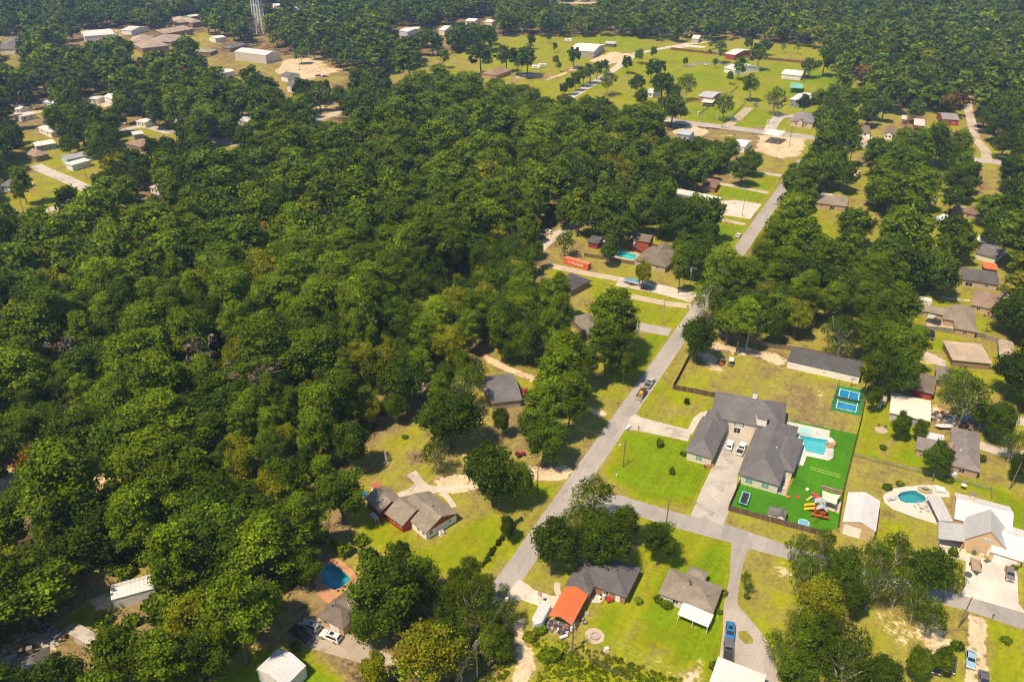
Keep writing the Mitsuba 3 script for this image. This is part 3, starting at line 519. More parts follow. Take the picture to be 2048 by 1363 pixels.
roof_bits(K, frame(*t_((1120, 572), (1890, 778), (1805, 400)), 3.2), [(3.5, 7.5, 3.5, 6.2, .5, (.6, .47, .34), 'chimney')])
# ---- other near and middle houses: key, label, wings
def simple(name, label, cat, wings, wins=(), bits=()):
    K = thing(name, label, cat)
    fs = [wing(K, *w[:3], **w[3]) for w in wings]
    for wi, side, t, w, h, sill, *rest in wins: opening(K, fs[wi][0], fs[wi][1], side, t, w, h, sill, **(rest[0] if rest else {}))
    for wi, *b in bits: roof_bits(K, fs[wi][0], [(fs[wi][1][1] * b[0], fs[wi][1][3] * b[1], *b[2:])])
    return K, fs
d = dict
WINS2 = [(0, 0, .25, 1.3, 1.1, 1.0), (0, 0, .75, 1.3, 1.1, 1.0)]
b6 = off(560, 1080, .1467)
simple('house', 'brown roofed house beside the blue pool, half covered by a huge tree', 'house', [(*b6((650, 900), (1165, 445), (1560, 640)), d(ze=2.7, rise=2.0, roof=(.155, .13, .11), wall=(.5, .36, .2))), (*b6((505, 1030), (860, 1215), (985, 905)), d(ze=2.7, rise=1.6, roof=(.155, .13, .11), wall=(.5, .36, .2)))],
       [(1, 0, .6, 2.6, 2.1, .05, d(name='garage_door', col=(.75, .72, .68), glass=False)), (1, 0, .2, 1.1, 1.1, 1.0)], [(0, .2, .55, 3.5, 4.6, .14, (.7, .68, .6), 'vent'), (1, .3, .55, 3.5, 4.5, .12, (.1, .1, .1), 'vent')])
K, fs = simple('house', 'grey roofed house with a rooftop solar panel in the bottom left corner', 'house', [((-30, 1330), (33, 1303), (52, 1312), d(ze=2.8, rise=.9, kind='gable', roof=SH_TAN, wall=W_BROWN)), ((8, 1362), (95, 1337), (50, 1305), d(ze=2.7, rise=1.5, roof=(.13, .125, .12), wall=W_BROWN))])
roof_bits(K, fs[1][0], [(fs[1][1][1] * .62, fs[1][1][3] * .88, 3, 4.8, .45, (.33, .17, .1), 'chimney')])
q = G(50, 1336, 3.9); part(K, 'solar_panel', S(place(hull(rectpts(-1.2, 1.2, -.6, .6, 0) + rectpts(-1.2, 1.2, -.6, .6, .06)), q[0], q[1], .35, 4.0), 'gloss', (.02, .03, .07)))
simple('flat_shed', 'pale flat roofed shed under the trees at lower left', 'shed', [((136, 1266), (190, 1296), (205, 1272), d(ze=2.6, kind='flat', roof=(.46, .42, .38), wall=W_GREY, rface='concrete_face', wface='paint'))])
simple('metal_shed', 'white metal roof showing through leaves at the bottom left edge', 'shed', [((88, 1362), (122, 1340), (150, 1368), d(ze=3, kind='gable', rise=.9, roof=M_WHITE, wall=W_GREY, rface='metal_sheet', wface='paint'))])
simple('house', 'grey gabled house among trees left of the road, front gable showing', 'house', [((966, 752), (983, 806), (1034, 770), d(ze=2.8, rise=1.8, kind='gable', roof=SH_SLATE, wall=(.33, .27, .21), ridge='v')), ((958, 760), (972, 790), (1000, 770), d(ze=2.6, rise=1.2, roof=SH_SLATE, wall=(.33, .27, .21)))], [(0, 0, .6, 1.2, 1.1, 1.0)])
simple('house', 'grey hipped house hidden by pines left of the light pole', 'house', [((1139, 634), (1174, 668), (1195, 640), d(ze=2.7, rise=1.9, roof=(.19, .175, .155), wall=W_BROWN))], WINS2[:1])
simple('house', 'dark roofed house below the gravel drive, mostly behind trees', 'house', [((1101, 566), (1142, 582), (1168, 555), d(ze=2.7, rise=1.4, roof=(.075, .075, .085), wall=W_BROWN))])
K, fs = simple('house', 'long grey brown roofed brick house beside the pool with the white slide', 'house', [((1268, 519), (1332, 534.5), (1347, 500), d(ze=2.7, rise=1.9, roof=(.165, .14, .115), wall=(.45, .38, .3))), ((1303, 508), (1330, 513), (1338, 490), d(ze=2.8, rise=1.7, roof=(.165, .14, .115), wall=(.45, .38, .3)))], WINS2)
K, fs = simple('barn', 'two storey red barn with outside stair behind the turquoise pool', 'barn', [((1263, 479), (1299, 485), (1304, 470), d(ze=5.2, kind='gable', rise=1.6, roof=SH_BROWN, wall=(.36, .07, .03), wface='paint')), ((1254, 485), (1267, 488), (1272, 478), d(ze=3.0, kind='shed', rise=.5, roof=SH_BROWN, wall=(.36, .07, .03), wface='paint'))])
f, r = fs[0][:2]
part(K, 'stair', S(to_w(tube([(1.5, -.4, 2.9), (6.0, -.4, .1)], .35, 4), f), 'paint', (.12, .08, .06))); opening(K, f, r, 0, .1, 1.0, 2.0, 2.9, name='door', col=(.7, .66, .6), glass=False); part(K, 'landing', S(to_w(box(0, 1.6, -.9, .3, 2.75, 2.9), f), 'paint', (.12, .08, .06)))
simple('garden_shed', 'small dark shed with red front in the shade near the pool', 'shed', [((1174, 483), (1196, 488), (1201, 472), d(ze=2.7, kind='gable', rise=1.2, roof=(.09, .09, .10), wall=(.3, .04, .05), wface='paint'))])
simple('shop', 'long white roofed commercial building with tan front behind trees', 'building', [((1330, 391), (1424, 411), (1440, 394), d(ze=4.2, kind='flat', roof=(.66, .65, .62), wall=(.45, .33, .2), rface='metal_sheet', wface='paint')), ((1345, 393), (1420, 408), (1425, 401), d(ze=4.32, kind='flat', base=4.0, roof=(.12, .125, .13), wall=(.3, .3, .3), rface='paint', wface='paint'))], [(0, 1, .5, 2.4, 2.4, .1, d(name='door', col=(.2, .2, .2), glass=False))])
simple('house', 'small reddish brown hipped house at the top of the roadside lawns', 'house', [((1402, 372), (1432, 376), (1441, 361), d(ze=2.8, rise=1.8, roof=(.21, .13, .095), wall=(.33, .14, .09)))], WINS2)
simple('house', 'long brick house with grey brown roof at the head of the wide lawn', 'house', [((1630, 405), (1695, 413), (1700.5, 394), d(ze=2.8, rise=1.9, roof=SH_TAN, wall=(.45, .31, .2))), ((1641, 393), (1663, 396), (1665, 388), d(ze=3.0, kind='flat', roof=(.6, .56, .5), wall=W_BROWN, rface='paint'))], [(0, 0, .55, 2.2, 2.0, .1), (0, 0, .2, 1.3, 1.1, 1.0)])
simple('house', 'brown hipped house with white canopy at the far right', 'house', [((1926, 424), (1968.6, 434.5), (1976, 416), d(ze=2.7, rise=2.4, roof=(.17, .115, .09), wall=(.42, .32, .22))), ((1958, 415), (1984, 421), (1986, 411), d(ze=2.8, kind='flat', roof=M_WHITE, wall=W_GREY, rface='metal_sheet', open_=True)), ((1905, 420), (1930, 424), (1933, 412), d(ze=2.6, kind='gable', rise=.9, roof=SH_TAN, wall=W_BROWN))], WINS2[:1])
simple('metal_shed', 'small blue white metal roofed shed near the right hand grove', 'shed', [((1849, 396), (1873, 399.5), (1878, 388), d(ze=2.8, kind='shed', rise=.4, roof=M_BLUE, wall=W_GREY, rface='metal_sheet', wface='paint'))])
simple('pool_house', 'white roofed poolside cover beside a narrow pale pool at right', 'shed', [((1868, 437), (1882, 441), (1888, 428), d(ze=2.7, kind='flat', roof=(.68, .7, .73), wall=W_WHITE, rface='metal_sheet', open_=True))])
simple('house', 'blue grey roofed house with long white wall at the right', 'house', [((1950, 505), (1994, 517), (2004, 495), d(ze=2.8, rise=1.8, kind='gable', roof=SH_SLATE, wall=(.66, .62, .56), wface='paint')), ((1952, 481), (1992, 489), (1993, 476), d(ze=2.7, kind='flat', roof=(.72, .7, .67), wall=W_GREY, rface='metal_sheet', open_=True))])
simple('house', 'dark hipped house with small orange patio roof behind it', 'house', [((1924, 558), (1999, 570), (2001, 545), d(ze=2.8, rise=2.0, roof=(.105, .1, .105), wall=(.42, .38, .3))), ((1968, 536), (1997, 540), (1999, 528), d(ze=2.6, kind='flat', roof=M_ORANGE, wall=W_BROWN, rface='metal_sheet', open_=True))], [(0, 0, .2, 2.6, 1.7, .2), (0, 0, .7, 1.4, 1.1, 1.0)])
simple('house', 'pinkish brown hipped house with white car behind it at right', 'house', [((1942, 609), (2004, 622), (2014, 592), d(ze=2.8, rise=2.3, roof=(.255, .185, .145), wall=(.5, .38, .25)))], WINS2)
K, fs = simple('house', 'grey brown brick house with long low wing and dark car on its drive', 'house', [((1835, 619), (1906, 634), (1911, 621), d(ze=2.6, kind='gable', rise=1.0, roof=SH_TAN, wall=(.42, .31, .2))), ((1909, 656), (1955, 664), (1956, 617), d(ze=2.8, rise=2.2, roof=SH_TAN, wall=(.42, .31, .2))), ((1886, 637), (1913, 642), (1918, 618), d(ze=2.7, rise=1.3, roof=SH_TAN, wall=(.42, .31, .2)))], [(0, 0, .42, 2.4, 2.0, .05, d(name='garage_door', col=(.72, .72, .72), glass=False)), (1, 0, .5, 1.4, 1.1, 1.0)], [(1, .5, .55, 4, 6.0, .45, (.5, .36, .25), 'chimney')])
simple('house', 'beige low hipped roof house beside the grey fence at right', 'house', [((1905, 719), (1986, 727), (1988, 690), d(ze=2.7, rise=1.7, roof=SH_BEIGE, wall=W_BROWN))])
simple('house', 'small beige roofed house with blue grey lean-to at the right edge', 'house', [((1999, 706), (2030, 712), (2042, 687), d(ze=2.7, rise=1.5, roof=SH_BEIGE, wall=W_BROWN)), ((2000, 718), (2022, 722), (2026, 706), d(ze=2.4, kind='shed', rise=.3, roof=M_BLUE, wall=W_GREY, rface='metal_sheet', wface='paint'))])
simple('house', 'small grey roof above the half dead oak', 'house', [((1873, 758), (1906, 764), (1910, 736), d(ze=2.7, rise=1.4, roof=(.21, .185, .16), wall=W_BROWN))])
simple('cottage', 'brown roofed cottage with a red front wall beside the leaning log pole', 'house', [((1822, 777), (1868, 788), (1873, 752), d(ze=2.6, kind='gable', rise=1.4, roof=(.155, .13, .11), wall=(.36, .05, .04), wface='paint'))])
simple('garage', 'cream white low roofed garage shaded by bush trees on the bright yard', 'garage', [((1779, 824), (1861, 842), (1866.5, 802), d(ze=3.0, kind='gable', rise=.7, roof=(.76, .69, .58), wall=(.45, .42, .38), rface='metal_sheet', wface='paint'))], [(0, 0, .7, 2.6, 2.1, .05, d(name='garage_door', col=(.3, .32, .32), glass=False)), (0, 0, .3, 2.6, 2.1, .05, d(name='garage_door', col=(.3, .32, .32), glass=False))])
simple('garden_shed', 'tiny beige garden shed left of the cream garage', 'shed', [((1756, 802), (1772, 806), (1776, 792), d(ze=2.2, kind='gable', rise=.7, roof=(.34, .29, .25), wall=(.62, .55, .46), wface='paint', ov=.1))], [(0, 0, .75, .8, 1.5, .1, d(name='door', col=(.08, .08, .08), glass=False))])
K, fs = simple('house', 'sprawling grey hipped house with pale patio roof on the bright yard', 'house', [((1901, 929), (1961, 944), (1959, 866), d(ze=2.8, rise=2.3, roof=(.205, .185, .185), wall=(.45, .31, .2))), ((1831, 896), (1906, 916), (1908, 889), d(ze=2.7, rise=1.3, roof=(.205, .185, .185), wall=(.45, .31, .2))), ((1854, 878), (1890, 885), (1896, 871), d(ze=2.7, kind='flat', roof=(.55, .58, .62), wall=W_GREY, rface='metal_sheet', open_=True))], [(0, 0, .4, 1.6, 1.1, 1.0), (1, 0, .3, 1.8, 1.1, 1.0)], [(1, .95, .75, 3.2, 5.2, .45, (.5, .36, .25), 'chimney'), (0, .3, .3, 3.8, 4.8, .12, (.7, .7, .7), 'vent')])
# ---- far buildings
FAR = [
 ('warehouse', 'large pale grey gabled warehouse on the far left lot', 'warehouse', [((468, 103), (531, 111), (566, 104.5), d(ze=7, kind='gable', rise=1.8, roof=(.55, .57, .58), wall=(.52, .48, .44), rface='metal_sheet', wface='paint', ov=.2))]),
 ('warehouse', 'long white roofed building with open bays on the pale yard, upper left', 'warehouse', [((168, 73), (229, 68), (227, 57), d(ze=5.5, kind='gable', rise=1.6, roof=M_WHITE, wall=(.6, .58, .55), rface='metal_sheet', wface='paint'))]),
 ('apartment_house', 'brown hipped apartment block left part, upper left', 'building', [((255, 86), (300, 84), (303, 72), d(ze=5, rise=3, roof=(.29, .235, .20), wall=W_BROWN))]),
 ('apartment_house', 'brown hipped apartment block nearest the pale yard', 'building', [((284, 97), (338, 91), (335, 80), d(ze=5, rise=3, roof=(.29, .235, .20), wall=W_BROWN))]),
 ('apartment_house', 'middle brown hipped apartment block', 'building', [((288, 82), (342, 84), (345, 70), d(ze=5, rise=3, roof=(.29, .235, .20), wall=W_BROWN))]),
 ('apartment_house', 'long brown apartment roof behind the other blocks', 'building', [((328, 68), (386, 58), (381, 48), d(ze=5.5, kind='gable', rise=2.4, roof=(.29, .235, .20), wall=W_BROWN))]),
 ('apartment_house', 'farthest pair of brown apartment roofs, left part', 'building', [((350, 46), (380, 44), (378, 34), d(ze=5, rise=2.6, roof=(.30, .245, .21), wall=W_BROWN))]),
 ('apartment_house', 'farthest pair of brown apartment roofs, right part', 'building', [((384, 46), (408, 43), (405, 34), d(ze=5, rise=2.6, roof=(.30, .245, .21), wall=W_BROWN))]),
 ('metal_shed', 'small white roof above the apartment blocks', 'shed', [((381, 34), (400, 31), (398, 27), d(ze=4, kind='gable', rise=1, roof=M_WHITE, wall=W_GREY, rface='metal_sheet', wface='paint'))]),
 ('house', 'white house and yard right of the long bay building', 'house', [((240, 60), (262, 62), (272, 52), d(ze=4, rise=2, kind='gable', roof=(.42, .44, .46), wall=W_WHITE, wface='paint'))]),
 ('metal_shed', 'white shed left of the large far warehouse', 'shed', [((430, 77), (452, 74), (450, 69), d(ze=4, kind='gable', rise=1, roof=M_WHITE, wall=W_WHITE, rface='metal_sheet', wface='paint'))]),
 ('house', 'dark roofed house left of the large far warehouse', 'house', [((442, 95), (460, 97), (463, 85), d(ze=3.5, rise=2, roof=SH_DARK, wall=W_BROWN))]),
 ('house', 'low grey roofed house on the grass by the large far warehouse', 'house', [((382, 104), (420, 105), (424, 98), d(ze=3.2, rise=1.6, roof=(.26, .24, .21), wall=W_BROWN))]),
 ('metal_shed', 'white boxy shed on the pale yard below the far warehouse', 'shed', [((446, 146), (470, 142), (470, 135), d(ze=4, kind='gable', rise=.8, roof=M_WHITE, wall=W_CREAM, rface='metal_sheet', wface='paint'))]),
 ('house', 'small grey roofed white house by the far pale lane', 'house', [((560, 151), (575, 154), (583, 145), d(ze=4, rise=2, kind='gable', roof=SH_SLATE, wall=W_WHITE, wface='paint'))]),
 ('house', 'grey roofed two storey house in front of the far pale lane', 'house', [((572, 170), (592, 173), (599, 160), d(ze=5, rise=2.4, kind='gable', roof=SH_SLATE, wall=W_WHITE, wface='paint'))]),
 ('house', 'dark roofed house at the left edge near the top', 'house', [((-20, 100), (30, 98), (32, 78), d(ze=4, rise=2.5, roof=SH_SLATE, wall=W_WHITE, wface='paint'))]),
 ('mobile_home', 'white mobile home at far left with a dark shadowed front', 'mobile home', [((40, 234), (72, 227), (70, 220), d(ze=3.2, kind='gable', rise=.7, roof=(.6, .56, .53), wall=W_WHITE, rface='metal_sheet', wface='paint'))]),
 ('mobile_home', 'blue white roofed mobile home in the upper left trees', 'mobile home', [((84, 204), (106, 207), (108, 195), d(ze=3.4, kind='gable', rise=.9, roof=(.45, .55, .66), wall=W_WHITE, rface='metal_sheet', wface='paint'))]),
 ('house', 'bright white two storey house in the upper left neighbourhood', 'house', [((206, 193), (222, 199), (230, 188), d(ze=5, kind='gable', rise=1.6, roof=M_WHITE, wall=W_WHITE, rface='metal_sheet', wface='paint'))]),
 ('mobile_home', 'white trailer left of the bright two storey house', 'mobile home', [((172, 197), (194, 199), (196, 191), d(ze=3.2, kind='gable', rise=.6, roof=M_WHITE, wall=W_WHITE, rface='metal_sheet', wface='paint'))]),
 ('mobile_home', 'pale trailer roof with a white sheet beside it, left side', 'mobile home', [((74, 255), (101, 266), (107, 253), d(ze=3.2, kind='gable', rise=.6, roof=(.62, .60, .58), wall=W_WHITE, rface='metal_sheet', wface='paint'))]),
 ('mobile_home', 'white trailer by the short street bend', 'mobile home', [((270, 243), (289, 246), (296, 236), d(ze=3.4, kind='gable', rise=.6, roof=(.6, .6, .58), wall=W_WHITE, rface='metal_sheet', wface='paint'))]),
 ('house', 'brown roofed house below the short street bend', 'house', [((250, 287), (281, 294), (293, 278), d(ze=3.2, rise=2.0, roof=(.25, .18, .14), wall=W_BROWN))]),
 ('mobile_home', 'white coach like trailer above the brown roofed house', 'mobile home', [((266, 270), (288, 267), (288, 260), d(ze=3.4, kind='flat', roof=M_WHITE, wall=(.25, .26, .27), rface='metal_sheet', wface='paint'))]),
 ('house', 'small brown hipped house at far left with a bare yard', 'house', [((46, 306), (70, 314), (90, 304), d(ze=3.2, rise=2.4, roof=(.30, .225, .17), wall=W_BROWN))]),
 ('mobile_home', 'cream roofed mobile home behind the small brown hipped house', 'mobile home', [((71, 293), (112, 286), (110, 277), d(ze=3.4, kind='gable', rise=.7, roof=(.68, .66, .6), wall=(.35, .36, .38), rface='metal_sheet', wface='paint'))]),
 ('mobile_home', 'long grey roofed teal mobile home at far left', 'mobile home', [((133, 320), (190, 308), (188, 297), d(ze=3.4, kind='gable', rise=.9, roof=(.33, .335, .36), wall=(.42, .54, .56), rface='metal_sheet', wface='paint'))]),
 ('mobile_home', 'long white trailer in front of the teal mobile home', 'mobile home', [((143, 331), (183, 320), (181, 312), d(ze=3.4, kind='flat', roof=M_WHITE, wall=(.62, .68, .72), rface='metal_sheet', wface='paint'))]),
 ('house', 'grey roofed house with bare sandy yard at the left edge', 'house', [((-8, 372), (34, 374), (42, 358), d(ze=3.2, rise=2.0, roof=SH_SLATE, wall=W_WHITE, wface='paint'))]),
 ('house', 'pale roof among trees at the top of the woodland, left', 'house', [((297, 374), (316, 379), (327, 362), d(ze=3.2, rise=1.6, roof=(.38, .31, .26), wall=W_WHITE, wface='paint'))]),
 ('mobile_home', 'grey trailer roof in the trees below the far pale lane', 'mobile home', [((472, 238), (500, 246), (505, 234), d(ze=3.4, kind='gable', rise=.6, roof=(.5, .53, .55), wall=W_GREY, rface='metal_sheet', wface='paint'))]),
 ('barn', 'white gabled barn in the far top clearing, left one', 'barn', [((797, 61), (815, 64), (822, 55), d(ze=5, kind='gable', rise=1.6, roof=M_WHITE, wall=(.5, .54, .6), rface='metal_sheet', wface='paint'))]),
 ('barn', 'white low barn in the far top clearing, right one', 'barn', [((822, 61), (838, 61), (840, 54), d(ze=4, kind='gable', rise=1.2, roof=M_WHITE, wall=W_WHITE, rface='metal_sheet', wface='paint'))]),
 ('house', 'cream gabled house in the far top clearing', 'house', [((876, 60), (889, 61), (891, 51), d(ze=5, kind='gable', rise=2.2, roof=(.66, .6, .5), wall=W_CREAM, wface='paint'))]),
 ('house', 'far white house in the trees right of the top clearing', 'house', [((930, 42), (950, 43), (951, 37), d(ze=4, kind='gable', rise=1.5, roof=M_WHITE, wall=W_CREAM, rface='metal_sheet', wface='paint'))]),
 ('house', 'farthest white house in the trees right of the top clearing', 'house', [((968, 44), (984, 45), (985, 39), d(ze=4, kind='gable', rise=1.5, roof=(.66, .6, .55), wall=W_CREAM, rface='metal_sheet', wface='paint'))]),
 ('house', 'white roof near the water tower at the top', 'house', [((548, 12), (566, 11), (566, 7), d(ze=4, kind='gable', rise=1.5, roof=M_WHITE, wall=W_CREAM, rface='metal_sheet', wface='paint'))]),
 ('house', 'pale roof right of the white one near the water tower', 'house', [((582, 18), (598, 19), (599, 13), d(ze=4, kind='gable', rise=1.5, roof=(.6, .64, .68), wall=W_CREAM, rface='metal_sheet', wface='paint'))]),
 ('house', 'brown hipped brick house standing in the far fields', 'house', [((963, 147), (993, 151), (1007, 138), d(ze=3.4, rise=3, roof=(.27, .19, .15), wall=(.42, .27, .19)))]),
 ('barn', 'wide white roofed riding barn in the far fields', 'barn', [((1139, 100), (1188, 103.5), (1209, 89), d(ze=5.5, kind='gable', rise=2, roof=(.72, .68, .62), wall=(.33, .31, .30), rface='metal_sheet', wface='paint'))]),
 ('stable', 'low dark stable with pale roof beside the riding barn', 'stable', [((1209, 87), (1230, 88), (1230, 84), d(ze=3, kind='shed', rise=.5, roof=(.5, .47, .44), wall=(.15, .13, .11), rface='metal_sheet', wface='paint'))]),
 ('house', 'white roofed farm house behind trees at the end of the gravel road', 'house', [((1383, 77), (1398, 78), (1402, 72), d(ze=4, kind='gable', rise=2, roof=M_WHITE, wall=W_GREY, rface='metal_sheet', wface='paint'))]),
 ('house', 'white roofed ranch house with pool in the far lawns', 'house', [((1447, 135), (1470, 141), (1494, 127), d(ze=3.6, kind='gable', rise=2.6, roof=M_WHITE, wall=W_WHITE, rface='metal_sheet', wface='paint'))]),
 ('barn', 'red barn with white roof near the far brown fence', 'barn', [((1450, 107), (1470, 110), (1479, 97), d(ze=4.5, kind='gable', rise=1.8, roof=(.66, .6, .58), wall=(.3, .06, .05), rface='metal_sheet', wface='paint'))]),
 ('stable', 'long white stable on the far lawn', 'stable', [((1562, 148), (1603, 152), (1604, 141), d(ze=3.6, kind='gable', rise=1.4, roof=M_WHITE, wall=(.62, .6, .58), rface='metal_sheet', wface='paint'))]),
 ('shop', 'brick shop with grey blue metal roof in the far lawns', 'building', [((1396, 192), (1425, 196), (1433, 184), d(ze=4.5, kind='gable', rise=1.2, roof=(.42, .45, .46), wall=(.35, .2, .14), rface='metal_sheet')), ((1402, 204), (1425, 206), (1430, 198), d(ze=3, kind='flat', roof=(.62, .6, .56), wall=W_GREY, rface='metal_sheet', open_=True))]),
 ('workshop', 'white roofed workshop with dark grey front on the far right lawn', 'workshop', [((1579, 198), (1611, 203.5), (1626, 187), d(ze=5, kind='gable', rise=1.4, roof=M_WHITE, wall=(.22, .22, .23), rface='metal_sheet', wface='paint'))]),
 ('shelter', 'open shelter with green roof on the far right lawn', 'shelter', [((1579, 175), (1605, 177), (1607, 167), d(ze=4, kind='gable', rise=1.3, roof=M_GREEN, wall=(.2, .2, .2), rface='metal_sheet', open_=True))]),
 ('house', 'stone fronted house with grey hipped roof beside the highway', 'house', [((1581, 241), (1627, 246), (1630, 229), d(ze=3.4, rise=2.8, roof=(.19, .18, .20), wall=(.55, .44, .36))), ((1594, 243), (1606, 245), (1610, 233), d(ze=3.4, kind='gable', rise=2.0, roof=(.19, .18, .20), wall=(.60, .47, .38), ridge='v'))]),
 ('house', 'small white house with brown roof, nearest the highway at right', 'house', [((1705, 263), (1743, 266), (1745, 252), d(ze=3, rise=2.0, roof=SH_BROWN, wall=W_WHITE, wface='paint'))]),
 ('house', 'tiny white gabled house right of the brown roofed one', 'house', [((1768, 268), (1787, 270), (1789, 258), d(ze=3, kind='gable', rise=1.8, roof=SH_BROWN, wall=W_WHITE, wface='paint', ridge='v'))]),
 ('barn', 'red and white barn among far right trees, left one', 'barn', [((1803, 238), (1813, 239), (1815, 231), d(ze=3.5, kind='gable', rise=1.2, roof=(.62, .56, .54), wall=(.36, .05, .05), rface='metal_sheet', wface='paint')), ((1828, 250), (1850, 252), (1853, 238), d(ze=3.5, kind='gable', rise=1.6, roof=(.56, .5, .5), wall=(.36, .05, .05), rface='metal_sheet', wface='paint'))]),
 ('barn', 'long red barn with white arches at the far right', 'barn', [((1885, 238), (1920, 240), (1922, 227), d(ze=4, kind='gable', rise=1.5, roof=(.28, .25, .25), wall=(.32, .05, .06), rface='metal_sheet', wface='paint'))]),
 ('canopy', 'white flat fuel station canopy at the far road junction', 'canopy', [((1526, 268), (1558, 273), (1561, 261), d(ze=5.5, kind='flat', roof=M_WHITE, wall=W_GREY, rface='metal_sheet', open_=True))]),
 ('storage_unit', 'blue grey metal store on the bare gravel pad at the top of the lot', 'shed', [((1352, 267), (1379, 271), (1381, 261), d(ze=3.5, kind='gable', rise=.6, roof=(.42, .47, .52), wall=(.33, .4, .46), rface='metal_sheet', wface='paint'))]),
 ('house', 'pale roof half hidden right of the bare gravel pad', 'house', [((1464, 290), (1490, 294), (1495, 280), d(ze=3.6, kind='gable', rise=1.2, roof=(.66, .68, .7), wall=W_WHITE, rface='metal_sheet', wface='paint'))]),
 ('house', 'white roofed house above the grove at right', 'house', [((1850, 352), (1872, 355), (1876, 343), d(ze=3.2, kind='gable', rise=1.2, roof=M_WHITE, wall=W_WHITE, rface='metal_sheet', wface='paint'))]),
 ('house', 'tan roof right of the long straight road top', 'house', [((1690, 349), (1712, 353), (1716, 340), d(ze=3.2, kind='gable', rise=1.4, roof=(.5, .36, .26), wall=(.6, .54, .46), wface='paint'))]),
 ('house', 'reddish roofed house at the far right near the highway trees', 'house', [((1942, 350), (1962, 353), (1966, 340), d(ze=3.2, kind='gable', rise=1.6, roof=(.24, .13, .11), wall=W_BROWN))]),
 ('house', 'grey roofed house in the trees below the far gravel road', 'house', [((1289, 184), (1306, 187), (1312, 178), d(ze=3.2, kind='gable', rise=1.4, roof=(.55, .55, .53), wall=W_WHITE, rface='metal_sheet', wface='paint'))]),
 ('house', 'white roofed house left of the brick shop', 'house', [((1328, 205), (1352, 208), (1357, 196), d(ze=3.2, kind='gable', rise=1.4, roof=M_WHITE, wall=W_WHITE, rface='metal_sheet', wface='paint'))])]
for i, (x, y, w, rf) in enumerate([(30,216,20,0),(345,242,14,1),(383,236,16,0),(430,220,14,2),(498,318,20,0),(932,246,12,0),(700,262,10,1),(120,230,18,2),(215,140,16,1),(370,122,16,2),(262,140,14,0),(60,150,18,1),(720,40,12,0),(640,30,12,1),(1060,24,10,0),(225,232,14,0)]):
    FAR.append(('house', ['white', 'pale brown', 'blue grey'][rf] + ' roof glimpsed among trees ' + ['at the left edge below the blue white trailer', 'right of the short street bend', 'farther right of the short street bend', 'above the grey trailer roof', 'at the top of the woodland near its middle', 'in the woodland under the far left field', 'above the curved pale street', 'left of the short street bend', 'under the long bay building', 'under the brown apartments', 'left of the yellow tree at upper left', 'near the left edge, high up', 'far beyond the warehouse', 'right of the water tower, far off', 'under the top sand pit', 'between the trailers at upper left'][i], 'house', [((x - w / 2, y + 2), (x + w / 2, y + 3), (x + w / 2 + 3, y - 4), d(ze=3.3, kind='gable', rise=1.2, roof=[M_WHITE, (.42, .33, .27), (.44, .5, .56)][rf], wall=W_WHITE, rface='metal_sheet', wface='paint'))]))
FAR_SPOTS = []
for nm, lb, cat, wings in FAR:
    q = np.array([p for w in wings for p in w[:3]]); g_ = .6 if q[0, 0] < 700 else 1.0
    if 'glimpsed' not in lb: FAR_SPOTS.append((q[:, 0].mean(), q[:, 1].mean() + .12 * np.ptp(q[:, 0]) ** .8 - 1, .42 * g_ * np.ptp(q[:, 0]), max(2.0, .5 * g_ * np.ptp(q[:, 1]))))
    near = wings[0][0][1] > 180
    simple(nm, lb, cat, wings, [(0, 0, t, 1.4, 1.3, 1.0) for t in ((.25, .7) if near and wings[0][3].get('kind') != 'flat' and not wings[0][3].get('open_') else ())])
# ---- water tower (its tank stands above the picture)
K = thing('water_tower', 'white water tower on tall legs, cut by the top edge', 'water tower')
q = G(521, 66)
for i in range(6):
    a = i * math.pi / 3 + .2; c, s = math.cos(a), math.sin(a)
    part(K, 'leg', S(rod((q[0] + 6.4 * c, q[1] + 6.4 * s, 0), (q[0] + 4.2 * c, q[1] + 4.2 * s, 38), .5, .45, 8), 'paint', (.72, .74, .76)))
part(K, 'riser', S(rod((q[0], q[1], 0), (q[0], q[1], 38), 1.0, n=12), 'paint', (.66, .69, .72)))
for z in (13, 26):
    rr = 6.4 - 2.2 * z / 38
    part(K, 'strut', S([rod((q[0] + rr * math.cos(i * math.pi / 3 + .2), q[1] + rr * math.sin(i * math.pi / 3 + .2), z), (q[0] + rr * math.cos((i + 1) * math.pi / 3 + .2), q[1] + rr * math.sin((i + 1) * math.pi / 3 + .2), z), .22, n=5) for i in range(6)], 'paint', (.7, .72, .74)))
tank = trimesh.creation.icosphere(subdivisions=3, radius=1); tank.apply_scale((8.5, 8.5, 5.5)); tank.apply_translation((q[0], q[1], 42)); part(K, 'tank', S(tank, 'gloss', (.72, .74, .76), True))
